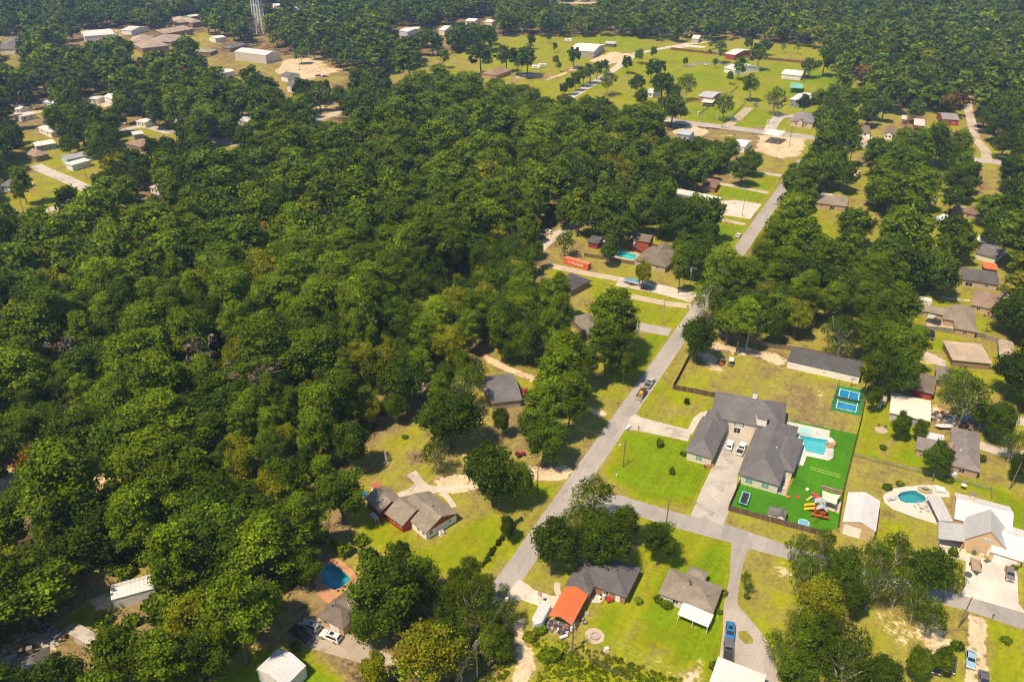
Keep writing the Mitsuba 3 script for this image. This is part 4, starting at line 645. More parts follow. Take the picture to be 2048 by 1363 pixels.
# ------------------------------------------------------------ trees: prototypes (shape groups of trunk and crown), then instances
def unit(v): return v / (np.linalg.norm(v, axis=-1, keepdims=True) + 1e-9)
def leaves(r, lobes, n, size, tone, jitter=0.75, flat=1.0, inner=True, up=0.25):
    """leaf clumps: small irregular quads spread over the shells of the crown's lobes, facing outwards with a wide scatter"""
    lobes = np.array(lobes, float); c, rad = lobes[:, :3], lobes[:, 3]
    w = rad ** 2 / (rad ** 2).sum()
    m = int(n * 1.9)
    k = r.choice(len(lobes), m, p=w)
    d = unit(r.normal(size=(m, 3)) + [0, 0, up])
    dist = rad[k] * (0.66 + 0.44 * r.random(m)); dist = np.where(r.random(m) < 0.16, rad[k] * r.uniform(1.05, 1.4, m), dist)
    p = c[k] + d * dist[:, None] * [1, 1, flat]
    deep = np.zeros(m, bool)
    for q in range(len(lobes)):
        deep |= (np.linalg.norm((p - c[q]) / [1, 1, flat], axis=1) < 0.62 * rad[q]) & (k != q)
    p, d, k = p[~deep][:n], d[~deep][:n], k[~deep][:n]; m = len(p)
    nn = unit(d + jitter * r.normal(size=(m, 3)))
    u = unit(np.cross(nn, unit(r.normal(size=(m, 3))))); v = np.cross(nn, u)
    s = size * r.uniform(0.55, 1.25, m)[:, None]
    q = [p + s * (a * u * r.uniform(.35, .65, (m, 1)) + b * v * r.uniform(.3, .6, (m, 1)) + nn * r.uniform(-.12, .12, (m, 1))) for a, b in ((-1, -1), (1, -1), (1, 1), (-1, 1))]
    V = np.stack(q, 1).reshape(-1, 3)
    i = np.arange(m)[:, None] * 4
    F = np.vstack([i + [0, 1, 2], i + [0, 2, 3]])
    lobe_tone = r.normal(0, 0.22, len(lobes)); lobe_b = r.uniform(0.3, 0.7, len(lobes))
    uv = np.repeat(np.stack([np.clip(lobe_b[k] + r.uniform(-.38, .38, m), 0, 1), tone + lobe_tone[k] + r.normal(0, .18, m)], 1), 4, 0)
    if inner:
        ico = trimesh.creation.icosphere(subdivisions=1 if n > 600 else 0)
        for q in range(len(lobes)):
            b = len(V); g = ico.vertices * (1 + 0.15 * r.normal(size=(len(ico.vertices), 1)))
            V = np.vstack([V, c[q] + g * rad[q] * 0.60 * [1, 1, flat]]); F = np.vstack([F, ico.faces + b])
            uv = np.vstack([uv, np.tile([0.35, tone], (len(ico.vertices), 1))])
    return V, F, uv
def limb(a, b, r0, r1, bend, r, n=5, k=3):
    a, b = np.array(a, float), np.array(b, float)
    pts = [a + (b - a) * t + np.array([r.normal(0, bend), r.normal(0, bend), bend * .6]) * math.sin(math.pi * t) for t in np.linspace(0, 1, k + 1)]
    rr = np.linspace(r0, r1, k + 1)
    return [rod(pts[i], pts[i + 1], rr[i], rr[i + 1], n) for i in range(k)]
BARK_O, BARK_P, BARK_W = (.16, .13, .10), (.15, .10, .07), (.42, .38, .32)
def broadleaf(seed, lod, tone, H=15.0, R=5.0, dens=1.0, bark=BARK_O, inner=True, sh=1.0):
    r = np.random.default_rng(seed)
    n, size, nl = {0: (5600, .32, 32), 1: (1600, .58, 20), 2: (400, 1.08, 12)}[lod]
    cz = 0.62 * H; lobes = []
    for i in range(nl):
        z = -0.75 + 1.7 * (i + .5) / nl; a = i * 2.39996 + r.uniform(-.5, .5); q = math.sqrt(max(0, 1 - min(abs(z), .98) ** 2))
        k = r.uniform(.46, .90)
        lobes.append((R * k * q * math.cos(a), R * k * q * math.sin(a), cz + z * .33 * H * r.uniform(.7, 1.05), R * r.uniform(.22, .44) * sh))
    lobes.append((0, 0, cz + .1 * H, R * .5 * sh))
    V, F, uv = leaves(r, lobes, int(n * dens), size, tone, flat=.85, inner=inner)
    wood = limb((0, 0, -.3), (r.normal(0, .3), r.normal(0, .3), .55 * H), .032 * H * .72, .013 * H, .12, r, n=7 if lod == 0 else 4, k=3 if lod == 0 else 2)
    if lod < 2:
        for q in r.choice(len(lobes), 7 if lod == 0 else 3, replace=False):
            L = lobes[q]; wood += limb((0, 0, r.uniform(.26, .46) * H), L[:3], .012 * H, .004 * H, .35, r, n=5 if lod == 0 else 3, k=3 if lod == 0 else 1)
    if bark is BARK_W:
        for q in r.choice(len(lobes), min(9, len(lobes) - 1), replace=False):
            L = np.array(lobes[q]); wood += limb(L[:3] * [.2, .2, .6], L[:3] * [1.2, 1.2, 1.0] + [0, 0, L[3] * .9], .011 * H, .005 * H, .3, r, n=4, k=2)
    return wood, (V, F, uv), bark
def pine(seed, lod, tone, H=19.0, R=4.2, dens=1.0):
    r = np.random.default_rng(seed)
    n, size, nl = {0: (5300, .31, 38), 1: (1500, .56, 24), 2: (380, 1.04, 11)}[lod]
    lobes = []
    for i in range(nl):
        t = (i + .5) / nl; z = H * (.44 + .52 * t); prof = R * (1.02 - .30 * t) * math.sqrt(max(.05, 1 - max(0, (t - .35) / .68) ** 2)) * (.65 + .35 * min(1, t / .25))
        a = i * 2.39996 + r.uniform(-.6, .6); k = r.uniform(.45, .92)
        lobes.append((prof * k * math.cos(a), prof * k * math.sin(a), z + r.normal(0, .3), R * (r.uniform(.22, .36) if lod == 0 else r.uniform(.3, .44))))
    lobes.append((0, 0, H * .93, R * .3)); lobes.append((0, 0, H * .72, R * .45))
    V, F, uv = leaves(r, lobes, int(n * dens), size, tone, flat=.72, jitter=.6, up=.5)
    wood = limb((0, 0, -.3), (r.normal(0, .3), r.normal(0, .3), .95 * H), .26, .06, .15, r, n=6 if lod == 0 else 4, k=3 if lod == 0 else 2)
    if lod < 2:
        for q in r.choice(nl, 8 if lod == 0 else 3, replace=False):
            L = lobes[q]; wood += limb((0, 0, L[2] - .8), L[:3], .07, .03, .1, r, n=4 if lod == 0 else 3, k=1)
    return wood, (V, F, uv), BARK_P
def bare(seed, lod, H=13.0, R=4.0):
    r = np.random.default_rng(seed); wood = []; tips = []
    def grow(a, d, L, rad, depth):
        b = a + d * L
        wood.append(rod(a, b, rad, rad * .6, 5 if depth < 2 else 3))
        if depth >= (3 if lod == 0 else 2): tips.append(b); return
        for _ in range(3 if depth else 4):
            grow(b, unit(d + r.normal(0, .62, 3) + [0, 0, .12]), L * r.uniform(.55, .85), rad * .55, depth + 1)
    grow(np.array([0, 0, -.3]), np.array([0, 0, 1.0]), H * .38, .2, 0)
    lobes = [(*t, r.uniform(.5, .9)) for t in tips[::2]]
    V, F, uv = leaves(r, lobes, 420 if lod == 0 else 110, .45 if lod == 0 else .9, 6.0, inner=False, jitter=1.2)
    return wood, (V, F, uv), (.36, .32, .27)
def shrub(seed, tone, R=1.6, H=2.0, n=260):
    r = np.random.default_rng(seed); lobes = []
    for i in range(9):
        a = i * 2.4; k = r.uniform(.2, .65)
        lobes.append((R * k * math.cos(a), R * k * math.sin(a), H * r.uniform(.3, .66), R * r.uniform(.32, .46)))
    V, F, uv = leaves(r, lobes, n, .42, tone, flat=H / (2 * R) + .35)
    return limb((0, 0, -.1), (0, 0, H * .5), .08, .05, .02, r, 4, 1), (V, F, uv), BARK_O
PROTO = {}
def proto(name, made):
    wood, (V, F, uv), bark = made
    scene[name] = {'type': 'shapegroup', 'trunk': S(wood, 'bark_face', bark), 'crown': mikit.ply((V, F), 'leaf_face', uv=uv)}
    PROTO[name] = True
KINDS = {'pine': [], 'broad': [], 'bare': [], 'rust': [], 'shrub': [], 'olive': [], 'lacy': []}
for lod in range(3):
    nv = (5, 5, 4)[lod]
    for v in range(nv):
        proto(f'pine_proto_{lod}{v}', pine(100 + v, lod, 2.0 + .28 * (v % 3), R=4.6 + .4 * (v % 3)))
        proto(f'broad_proto_{lod}{v}', broadleaf(200 + v, lod, .8 + .38 * (v % 4), H=14.5 + (v % 2) * 1.5, R=4.8 + .4 * (v % 3)))
    for v in range(2 if lod < 2 else 1):
        proto(f'rust_proto_{lod}{v}', broadleaf(300 + v, lod, 4.55 if v else 4.9, H=12, R=4.2, dens=.8))
        proto(f'olive_proto_{lod}{v}', broadleaf(350 + v, lod, 3.5, H=14, R=4.8, dens=.9))
        proto(f'bare_proto_{lod}{v}', bare(400 + v, 0 if lod == 0 else 1))
        proto(f'lacy_proto_{lod}{v}', broadleaf(450 + v, lod, 1.6, H=15, R=5.6, dens=.5, bark=BARK_W, inner=False, sh=.82))
for v in range(4): proto(f'shrub_proto_0{v}', shrub(500 + v, 1.2 + .5 * v))
DIM = {'pine': (19.0, 5.0), 'broad': (15.2, 5.4), 'rust': (12.0, 4.4), 'olive': (14.0, 5.0), 'bare': (13.0, 4.2), 'shrub': (2.0, 1.7), 'lacy': (16.0, 5.7)}
def pick(kind, lod, r):
    if kind == 'shrub': lod = 0
    names = [k for k in PROTO if k.startswith(f'{kind}_proto_{lod}')]
    return names[r.integers(len(names))]
def tree_inst(kind, x, y, s, sz, lod, r):
    return {'type': 'instance', 'to_world': T().translate([float(x), float(y), 0.0]).rotate([float(r.normal()), float(r.normal()), 0.01], 3.0).rotate([0, 0, 1], float(r.uniform(0, 360))).scale([float(s * r.uniform(.84, 1.16)), float(s * r.uniform(.84, 1.16)), float(sz)]),
            'sg': {'type': 'ref', 'id': pick(kind, lod, r)}}
def lod_of(x, y):
    d = math.hypot(x, y - 40)
    return 0 if d < 265 else (1 if d < 560 else 2)
# ------------------------------------------------------------ planting
CAND = []                                                # (x, y, scale, height scale, kind, region key, label, group)
def hexfill(poly, sp, r):
    x0, y0, x1, y1 = poly.bounds
    ys = np.arange(y0, y1, sp * .87); out = []
    for i, y in enumerate(ys):
        xs = np.arange(x0 + (i % 2) * sp / 2, x1, sp)
        out.append(np.stack([xs + r.uniform(-.36, .36, len(xs)) * sp, y + r.uniform(-.36, .36, len(xs)) * sp], 1))
    p = np.vstack(out); return p[shapely.contains_xy(poly, p[:, 0], p[:, 1])]
HOLES = []                                               # open places of the survey: photo centre and half sizes
def blocked(c):
    """candidates whose crown stands where the survey shows an opening"""
    x, y, s, sz = (np.array([q[i] for q in c]) for i in range(4))
    H0 = np.array([DIM[q[4]][0] for q in c]) * sz; R0 = np.array([DIM[q[4]][1] for q in c]) * s
    base, tip = PX(np.stack([x, y, 0 * x], 1)), PX(np.stack([x, y, H0], 1))
    hw = R0 * FOC / (y * CP + (CAM_H - 8) * SP) * .55
    low = base[:, 1] - .12 * (base[:, 1] - tip[:, 1])
    bad = np.zeros(len(c), bool)
    for cx, cy, rx, ry in HOLES:
        dx = np.maximum(0, abs(base[:, 0] - cx) - hw) / rx; dy = np.maximum(0, np.maximum(cy - low, tip[:, 1] - cy)) / ry
        bad |= dx * dx + dy * dy < 1
    return bad
def grove(region, pts, sp, mixture, size=1.0, zc=9.0, seed=0, density=1.0):
    r = np.random.default_rng(900 + seed)
    poly = Polygon(GP(pts, zc)[:, :2]).buffer(0)
    p = hexfill(poly, sp, r); p = p[r.random(len(p)) < density]
    ks = list(mixture); w = np.array([mixture[k] for k in ks]); w = w / w.sum()
    q = meshkit.noise(np.column_stack([p / 38.0, np.full(len(p), seed)]))
    for (x, y), f in zip(p, q):
        k = ks[r.choice(len(ks), p=w)]
        if k == 'broad' and f > .62 and 'pine' in mixture and r.random() < .55: k = 'pine'
        s = size * float(np.clip(math.exp(r.normal(0, .23)), .58, 1.5))
        CAND.append((x, y, s, s ** .5 * r.uniform(.86, 1.14), k, region, None, None))
def hole(*h): HOLES.append(h)
for h in [(205,65,32,7),(300,90,32,8),(375,42,30,7),(520,115,40,9),(600,130,32,6),(440,74,16,5),(455,105,29,6),(470,142,20,7),(212,195,19,7),(95,203,16,6),(55,225,20,6),(92,262,19,6),(285,243,12,3),(275,262,22,3),(330,265,27,5),(95,288,23,7),(70,307,23,7),(165,318,29,8),(275,285,19,6),(452,287,20,5),(660,228,30,7),(25,95,22,8),(130,362,46,10),(95,405,32,8),(20,368,18,7),(310,376,14,5),(660,152,36,5),(575,160,19,8),
          (809,57,20,6),(880,55,16,6),(945,38,29,4),(550,10,7,3),(985,140,22,6),(1010,110,13,3),(150,85,19,4), (30,120,22,5),(1150,4,40,3)]: hole(*h)
for h in [(28,985,46,13),(205,962,8,4),(100,1268,40,10),(175,1222,25,8),(252,1172,52,18),(555,1330,55,20),(650,1245,50,24),(668,1150,34,26),(40,1330,40,10)]: hole(*h)
grove('undergrowth', [(-110,700),(420,640),(900,560),(1000,500),(880,700),(660,930),(560,1040),(640,1060),(600,1190),(420,1330),(330,1480),(-180,1560)], 5.2, {'shrub': 1.0}, size=1.55, zc=1, seed=21, density=.8)
for h in [(1480,470,14,16),(1505,435,14,14),(1532,398,14,14),(1553,358,10,14),(1572,318,8,10),(1455,482,24,24),(1462,440,32,7),(1488,392,44,12),(1470,415,44,12),(1530,362,26,9),(1375,265,34,9),(1580,288,26,14),(1450,256,70,4),(1938,232,5,22),(1955,284,7,16),(1976,314,10,7),(1860,480,0.1,0.1),(520,36,13,24),
          (1690,440,60,16),(1780,240,20,14),(1340,228,20,6),(1100,516,16,18),(1165,650,22,14),(1110,468,24,14),(1290,575,80,10),(1230,575,60,12),(1310,622,50,18)]: hole(*h)
grove('woodland', [(-110,450),(60,446),(130,426),(200,402),(225,380),(330,345),(430,315),(480,290),(560,278),(640,270),(700,248),(780,196),(870,168),(940,168),(1000,186),(1040,196),(1085,220),(1130,230),(1170,222),(1240,232),(1322,252),(1316,268),(1060,440),(880,570),(700,690),(500,830),(365,925),(385,965),(500,1030),(580,1040),(640,1075),(610,1150),(590,1200),(510,1290),(420,1330),(330,1480),(-180,1560)], 9.4, {'pine': .42, 'broad': .45, 'olive': .07, 'rust': .02, 'bare': .035}, size=1.28, seed=1)
grove('lot_trees', [(372,940),(520,840),(720,700),(900,575),(1060,455),(1200,365),(1320,275),(1345,285),(1210,400),(1100,500),(1030,590),(930,690),(805,805),(690,925),(560,1035)], 7.0, {'broad': .6, 'olive': .26, 'bare': .04, 'pine': .1}, size=.85, zc=6, seed=2, density=.86)
grove('lot_trees', [(1000,600),(1050,520),(1085,545),(1105,590),(1180,575),(1250,595),(1260,650),(1262,700),(1200,722),(1130,690),(1060,700),(985,690),(930,735),(880,800),(845,775),(930,690)], 8.2, {'broad': .65, 'pine': .3, 'lacy': .05}, size=.9, seed=3, density=.92)
grove('roadside_trees', [(1180,440),(1240,395),(1330,325),(1345,400),(1415,440),(1425,480),(1405,512),(1370,535),(1345,497),(1300,468),(1240,470)], 9.0, {'broad': .7, 'pine': .3}, size=1.18, seed=4)
grove('roadside_trees', [(1285,350),(1335,285),(1420,268),(1500,280),(1530,300),(1508,334),(1480,342),(1400,350),(1335,372)], 9.6, {'broad': .85, 'pine': .15}, size=1.18, seed=5, density=.9)
grove('road_grove', [(1425,650),(1440,575),(1500,505),(1550,430),(1590,425),(1620,470),(1690,485),(1760,440),(1800,430),(1880,470),(1945,475),(1940,530),(1925,552),(1880,585),(1825,605),(1815,650),(1835,690),(1835,735),(1800,780),(1760,755),(1745,725),(1700,695),(1600,672),(1500,660),(1440,668)], 9.6, {'broad': .5, 'pine': .34, 'lacy': .12, 'olive': .04}, size=1.15, seed=6, density=.95)
grove('road_grove', [(1588,390),(1592,330),(1612,300),(1650,300),(1700,340),(1690,380),(1640,388),(1600,415)], 9.6, {'broad': .6, 'pine': .4}, size=1.18, seed=7)
grove('road_grove', [(1708,400),(1712,330),(1800,300),(1860,325),(1848,385),(1826,425),(1765,420)], 9.4, {'broad': .7, 'pine': .3}, size=1.18, seed=8)
grove('highway_trees', [(1615,230),(1640,190),(1700,190),(1745,212),(1755,240),(1702,252),(1690,300),(1620,300),(1598,268)], 10.1, {'broad': .7, 'pine': .25, 'lacy': .05}, size=1.18, seed=9, density=.85)
grove('highway_trees', [(1690,305),(1760,282),(1800,272),(1870,285),(1935,300),(1940,345),(1900,352),(1850,332),(1760,322)], 10.1, {'broad': .75, 'pine': .2, 'bare': .05}, size=1.18, seed=10)
grove('highway_trees', [(1885,345),(1960,330),(2100,330),(2100,420),(1990,445),(1965,412),(1895,398)], 10.1, {'broad': .8, 'pine': .15, 'bare': .05}, size=1.18, seed=11)
grove('highway_trees', [(1990,450),(2100,430),(2100,660),(2030,640),(2022,585),(2005,520)], 9.6, {'broad': .8, 'olive': .1, 'pine': .1}, size=1.18, seed=12, density=.85)
grove('far_forest', [(1500,60),(1645,80),(1665,126),(1705,132),(1745,162),(1768,198),(1830,192),(1860,208),(1926,210),(1924,180),(1958,165),(2130,140),(2130,-2),(1000,-2),(1000,50),(1110,58),(1240,54),(1340,66),(1420,68)], 11.2, {'broad': .66, 'pine': .15, 'bare': .08, 'olive': .09, 'rust': .02}, size=1.34, seed=13)
grove('far_forest', [(1948,232),(1962,172),(2130,140),(2130,325),(1992,300),(1958,280)], 11.2, {'broad': .85, 'pine': .1, 'bare': .05}, size=1.34, seed=14)
grove('far_forest', [(-130,-2),(1010,-2),(1010,54),(990,86),(880,90),(850,97),(790,126),(700,128),(645,106),(560,76),(460,62),(400,66),(340,48),(230,38),(150,46),(-130,62)], 11.2, {'broad': .72, 'pine': .14, 'bare': .05, 'rust': .02, 'olive': .07}, size=1.36, seed=15)
grove('far_forest', [(-260,-4),(2300,-4),(2300,-60),(-260,-60)], 14, {'broad': 1.0}, size=1.5, seed=16)
grove('neighbourhood_trees', [(-130,74),(150,58),(190,85),(280,98),(400,88),(420,108),(392,150),(470,158),(560,168),(640,160),(700,152),(790,165),(700,225),(640,258),(480,290),(320,348),(225,380),(120,428),(-130,448)], 10.2, {'broad': .84, 'pine': .1, 'rust': .03, 'bare': .02, 'olive': .01}, size=1.25, seed=17)
grove('neighbourhood_trees', [(2050,500),(2300,480),(2300,1000),(2060,900)], 10, {'broad': 1}, seed=18, density=.7)
def weed_bed(pts, n, seed):
    r = np.random.default_rng(seed); poly = Polygon(GP(pts)[:, :2]); p = hexfill(poly, 1.1, r)
    lob = [(x, y, .1, r.uniform(.2, .62) * (.4 + meshkit.noise([x / 4, y / 4, seed]))) for x, y in p]
    return leaves(r, lob, n, .26, 3.1, flat=.8, inner=False, jitter=1.1, up=.8)
for i, (pts, n) in enumerate([([(1062,1262),(1120,1278),(1180,1296),(1280,1330),(1370,1362),(1380,1400),(1060,1400),(1080,1330)], 9000), ([(950,1262),(1010,1255),(1028,1285),(1030,1320),(1008,1370),(950,1390)], 5000), ([(1100,1296),(1180,1318),(1290,1352),(1330,1380),(1180,1340),(1100,1312)], 4000)]):
    V_, F_, U_ = weed_bed(pts, n, 60 + i); K = thing('weeds', ['yellow green weeds along the bottom edge right of the sandy track', 'tall weeds between the bottom pole and the sandy track', 'thick strip of weeds along the thin wire fence at the bottom'][i], 'weeds', kind='stuff'); scene[K] = mikit.ply((V_, F_), 'leaf_face', uv=U_)
def one(x, y, w, kind, label=None, group=None, hs=1.0, region='yard'):
    H0, R0 = DIM[kind]
    R = w / 2 / pxm(x, y, 6.0); s = R / R0; sz = (s ** .65 if kind != 'shrub' else s) * hs
    p = G(x, y, min(.6 * H0 * sz, 16))
    CAND.append((p[0], p[1], s, sz, kind, region, label, group))
YARD = [
 (680,985,98,'broad','dense round oak beside the red end of the red and white house'), (985,942,116,'broad','dark full tree at the sandy drive, right of the T shaped concrete'), (1030,962,76,'broad','smaller tree touching the dark full tree by the sandy drive'),
 (612,1135,66,'broad','oak leaning over the shaded blue pool from the left'), (1008,838,44,'broad','small tree below the grey gabled house'), (868,905,56,'lacy','thin tree with pale limbs left of the sandy spot'), (905,825,112,'broad','broad tree left of the grey gabled house'), (962,742,52,'lacy','pale leafed tree touching the far corner of the grey gabled house'), (935,765,84,'lacy','light leafed tree behind the grey house, near the lot'), (1010,690,44,'broad','small round dark tree at the end of the two track path'),
 (1112,755,98,'pine','tallest pine beside the two track path, left of the road'), (1135,715,78,'pine','pine right behind the tallest one by the road'), (1090,815,84,'pine','bushy pine next to the red vehicle'), (1135,800,84,'pine','pine over the dappled verge, left of the truck and trailer'), (1085,880,80,'broad','dark tree shading the sandy ground near the red tractor'), (1060,850,60,'broad','tree between the grey house and the dappled verge'),
 (1228,640,92,'pine','big pine left of the leaning light pole'), (1215,695,80,'pine','pine below the big one by the light pole'), (1170,730,50,'pine','slim pine close to the thin pole'), (1250,720,64,'broad','dark tree at the bright roadside lawn'),
 (1285,545,40,'olive','small tree in front of the grey brown roof, near the boat'), (1216,502,34,'broad','small dark tree at the pool with the white slide'), (1362,540,40,'pine','narrow tree right of the grey brown roof'), (1365,490,50,'broad','tree behind the grey brown roof'), (1130,478,40,'lacy','pale tree by the sandy drive with two vehicles'),
 (1400,672,74,'broad','lone oak standing at the corner of the brown fence'), (1422,590,84,'lacy','light leafed tree leaning over the road'), (1440,540,80,'pine','pine at the road edge, above the light leafed one'),
 (1192,1000,104,'lacy','silvery oak at the street corner'), (1105,1085,104,'broad','dark spreading oak over the carport house drive'), (1205,1078,112,'broad','huge oak over the dark grey roof'), (1155,1045,80,'lacy','silvery oak between the two large oaks'), (1250,1040,60,'broad','oak bough mass by the side street'),
 (1320,1082,66,'broad','single round tree on the lawn between two houses'), (1016,1050,36,'broad','small round tree in the vine covered fence'), (1495,1160,32,'lacy','thin grey tree beside the narrow lane'), 
 (785,1195,165,'broad','huge tree overhanging the brown roof at bottom middle'), (845,1165,95,'broad','tree on the right flank of the huge one'), (735,1235,80,'broad','lower crown in front of the brown roof'), (803,1105,44,'broad','dark small tree at the lawn of the red house'), (950,1205,96,'lacy','light leafed tree near the end of the road'), (890,1250,80,'broad','shadowed tree below the road end'), (900,1190,56,'broad','tree above the overhead wires, bottom middle'),
 (862,1312,118,'olive','bright yellow green tree at bottom middle'), (745,1345,66,'olive','brownish tree beside the old concrete drive'), (985,1255,56,'broad','tree under the power lines'), (948,1140,46,'broad','bushy tree at the fence corner'), (1000,1300,44,'broad','scrubby tree at the sandy track'),
 (962,1178,62,'olive','yellowish tree where the long road ends'), (1004,1222,52,'lacy','thin tree hiding the road end'), (925,1245,80,'lacy','grey leafed tree in the thicket below the road end'), (978,1290,58,'broad','tree in the thicket between pole and track'), (912,1165,54,'broad','tree filling the corner of the red house lawn'), (920,1310,84,'lacy','pale leafed tree left of the bottom pole'), (1010,1185,34,'lacy','slim tree at the left edge of the road end'),
 (1608,1098,66,'lacy','thin leafed oak over the side street'), (1650,1082,48,'lacy','oak in front of the tan shed door'), (1622,1150,82,'lacy','dark oak left in the street grove'), (1685,1135,80,'broad','oak in the middle of the street grove'), (1748,1108,76,'lacy','oak under the tan shed'), (1795,1102,66,'lacy','oak beside the patchy lawn'), (1856,1140,90,'broad','spreading oak near the white apron'), (1905,1150,56,'lacy','thin oak touching the white apron'), (1745,1170,70,'lacy','shaded oak over the hidden part of the street'),
 (1642,1205,98,'olive','bright yellow green tree in the lower right grove'), (1712,1195,56,'broad','dark tree right of the yellow green one'), (1800,1165,72,'lacy','pale limbed tree over the dappled street'), (1835,1205,58,'lacy','open tree with a thick pale trunk'), (1868,1228,62,'lacy','thin tree by the leaning pole'), (1600,1255,78,'lacy','tree at the brown lawn edge'), (1568,1295,66,'lacy','grey green tree right of the parked pickup'), (1640,1290,108,'broad','wide tree at the bottom right'), (1715,1285,84,'lacy','tree with bare limbs at the bottom right'), (1690,1335,100,'lacy','thin limbed tree on the bottom edge'), (1598,1345,84,'broad','tree at the bottom edge by the white roof'), (1765,1345,74,'broad','tree on the bottom edge near the black cars'), (1835,1330,50,'broad','small tree over the black cars'), (1895,1320,44,'broad','small tree between the black car and the gravel'),
 (1881,915,62,'broad','round tree in front of the grey hipped roof'), (1806,845,42,'broad','bushy tree at the cream roofed garage'), (1842,856,28,'broad','smaller bush tree at the cream roofed garage'), (1749,795,34,'broad','dark small tree by the court corner'), (1935,790,112,'lacy','half dead oak with bare white limbs'), (1905,760,60,'lacy','thin tree behind the half dead oak'), (2025,740,88,'broad','dark tree at the right edge'), (2000,835,66,'broad','tree over the cluttered yard'), (1965,825,40,'broad','little tree by the blue barrel'), (2030,885,50,'lacy','open tree at the far right drive'), (2040,930,40,'broad','shaded tree right of the grey hipped house'), (1770,700,80,'pine','tall pine next to the leaning log pole'), (1800,745,80,'broad','tree right of the leaning log pole'), (1735,740,56,'pine','pine over the end of the long shed'), (1820,690,60,'pine','pine by the fenced yard'), (2012,625,50,'broad','tall tree right of the tan roof'), (1975,640,26,'bare','bare leaning tree in the right hand yard'), (1985,470,30,'broad','small round tree in the far right yard'),(1570,408,18,'broad','small round bush tree at the road end of the long lawn'), (1612,415,46,'pine','pair of thin pines on the long lawn'), (1715,445,66,'broad','broad tree at the end of the long lawn'),
]
for x, y, w, k, lb in YARD: one(x, y, w, k, lb)
for x, y, w, k, t in [(1373,800,14,'shrub','behind the smooth drive'),(1320,884,18,'shrub','next to the smooth drive'),(1345,940,16,'shrub','nearest the side street')]: one(x, y, w, k, 'young sapling in a mulch ring on the mansion lawn, ' + t, 'saplings on the mansion lawn', 1.9)
for x, y, w, hs, lb in [(1915,1290,26,1.6,'clipped dark shrub left of the gravel drive'),(2013,1277,24,1,'round shrub on the far right lawn'),(1495,1190,16,1.2,'green shrub beside the narrow lane'),(1277,1199,22,1,'round shrub at the corner of the carport house'),(1767,893,18,1.2,'shrub in a round mulch bed on the bright yard'),(1366,905,18,1.2,'shrub against the left garage wing'),(1318,1196,30,.8,'hedge clump below the grey brown hipped house'),(1333,1206,28,.8,'hedge clump beside the white patio roof'),(1447,1185,20,1,'shrub at the right wall of the hipped house'),(1440,1222,16,1,'low shrub by the lane and the white porch roof'),(1908,1101,24,1.6,'spiky shrub at the porch of the tan house'),(810,872,16,.8,'low round shrub on the yard above the stump'),(1897,958,26,.7,'low hedge along the grey rail fence'),(1960,915,24,1.3,'dark shrub at the right wall of the grey hipped house'),(1908,720,20,.9,'shrub beside the pale curving drive'),(1892,697,16,.8,'small bush in the fenced right yard'),(1862,980,0,1,''),(1776,972,26,.6,'yellow green planting behind the freeform pool'),(1800,966,24,.6,'second planting behind the freeform pool'),
        (665,1082,34,1.3,'bright green bush above the blue pool'),(690,1095,40,1.2,'lush bush between the pool and the red house lawn'),(720,1075,34,1.2,'bush left of the red house lawn'),(640,1065,30,1.2,'bush at the dirt patch above the pool'),(735,1110,46,1.4,'dark bush above the brown roof'),(780,1090,24,1,'bush at the lawn edge'),(1060,1270,30,1.1,'scrub bush beside the sandy track'),(1080,1255,30,1,'scrub bush under the wires'),(1100,1310,50,.6,'low weedy thicket at the bottom'),(590,1290,28,1.1,'bush between the metal shed and the black truck'),(1430,1330,24,1,'bush left of the flat white roof'),(2030,1130,20,1.2,'shrub at the garage corner of the tan house')]:
    if w: one(x, y, w, 'shrub', lb, None, hs)
FIELD = [(885,115,24,'broad'),(962,112,55,'broad'),(1012,113,40,'broad'),(817,128,56,'broad'),(600,105,26,'broad'),(1063,80,20,'broad'),(1098,75,12,'broad'),(1054,116,55,'broad'),(1034,118,45,'broad'),(1110,93,11,'broad'),(1111,118,13,'broad'),(1149,111,32,'broad'),(1121,132,11,'broad'),(1279,108,20,'broad'),(1306,103,16,'broad'),(1256,126,24,'broad'),(1216,160,40,'lacy'),(1304,138,34,'broad'),(1324,134,24,'broad'),(1274,166,34,'broad'),(1326,166,54,'broad'),(1374,166,46,'lacy'),(1345,184,30,'broad'),(1280,195,32,'broad'),(1346,214,56,'broad'),(1451,206,46,'lacy'),(1505,173,38,'broad'),(1461,153,16,'broad'),(1478,133,32,'broad'),(1519,111,38,'broad'),(1431,124,11,'broad'),(1371,121,11,'broad'),(1621,130,32,'broad'),(1708,152,46,'bare'),(1686,130,44,'broad'),(1651,120,42,'broad'),(1566,93,12,'lacy'),(1596,93,14,'lacy'),(1796,190,52,'broad'),(1833,216,36,'broad'),(1698,234,28,'pine'),(1551,198,42,'lacy'),(1438,95,40,'lacy'),(1496,86,20,'broad'),(1530,90,24,'broad'),(1770,212,40,'broad'),(1610,205,30,'broad')]
MARKS = [(1175,95,'riding barn'),(1222,115,'upper sand arena'),(1163,140,'lower sand arena'),(985,143,'far brown brick house'),(860,128,'far left field edge'),(600,110,'far warehouse yard'),(1468,133,'far ranch house'),(1585,147,'long white stable'),(1415,190,'far brick shop'),(1600,197,'white roofed workshop'),(1465,103,'far red barn'),(1700,150,'right paddock'),(1320,150,'middle of the far fields'),(1343,203,'far white roofed house'),(1825,215,'forest edge above the red barns'),(1075,95,'left end of the far meadow')]
near = {}
for f in FIELD: near.setdefault(min(MARKS, key=lambda m: (m[0] - f[0]) ** 2 + 4 * (m[1] - f[1]) ** 2)[2], []).append(f)
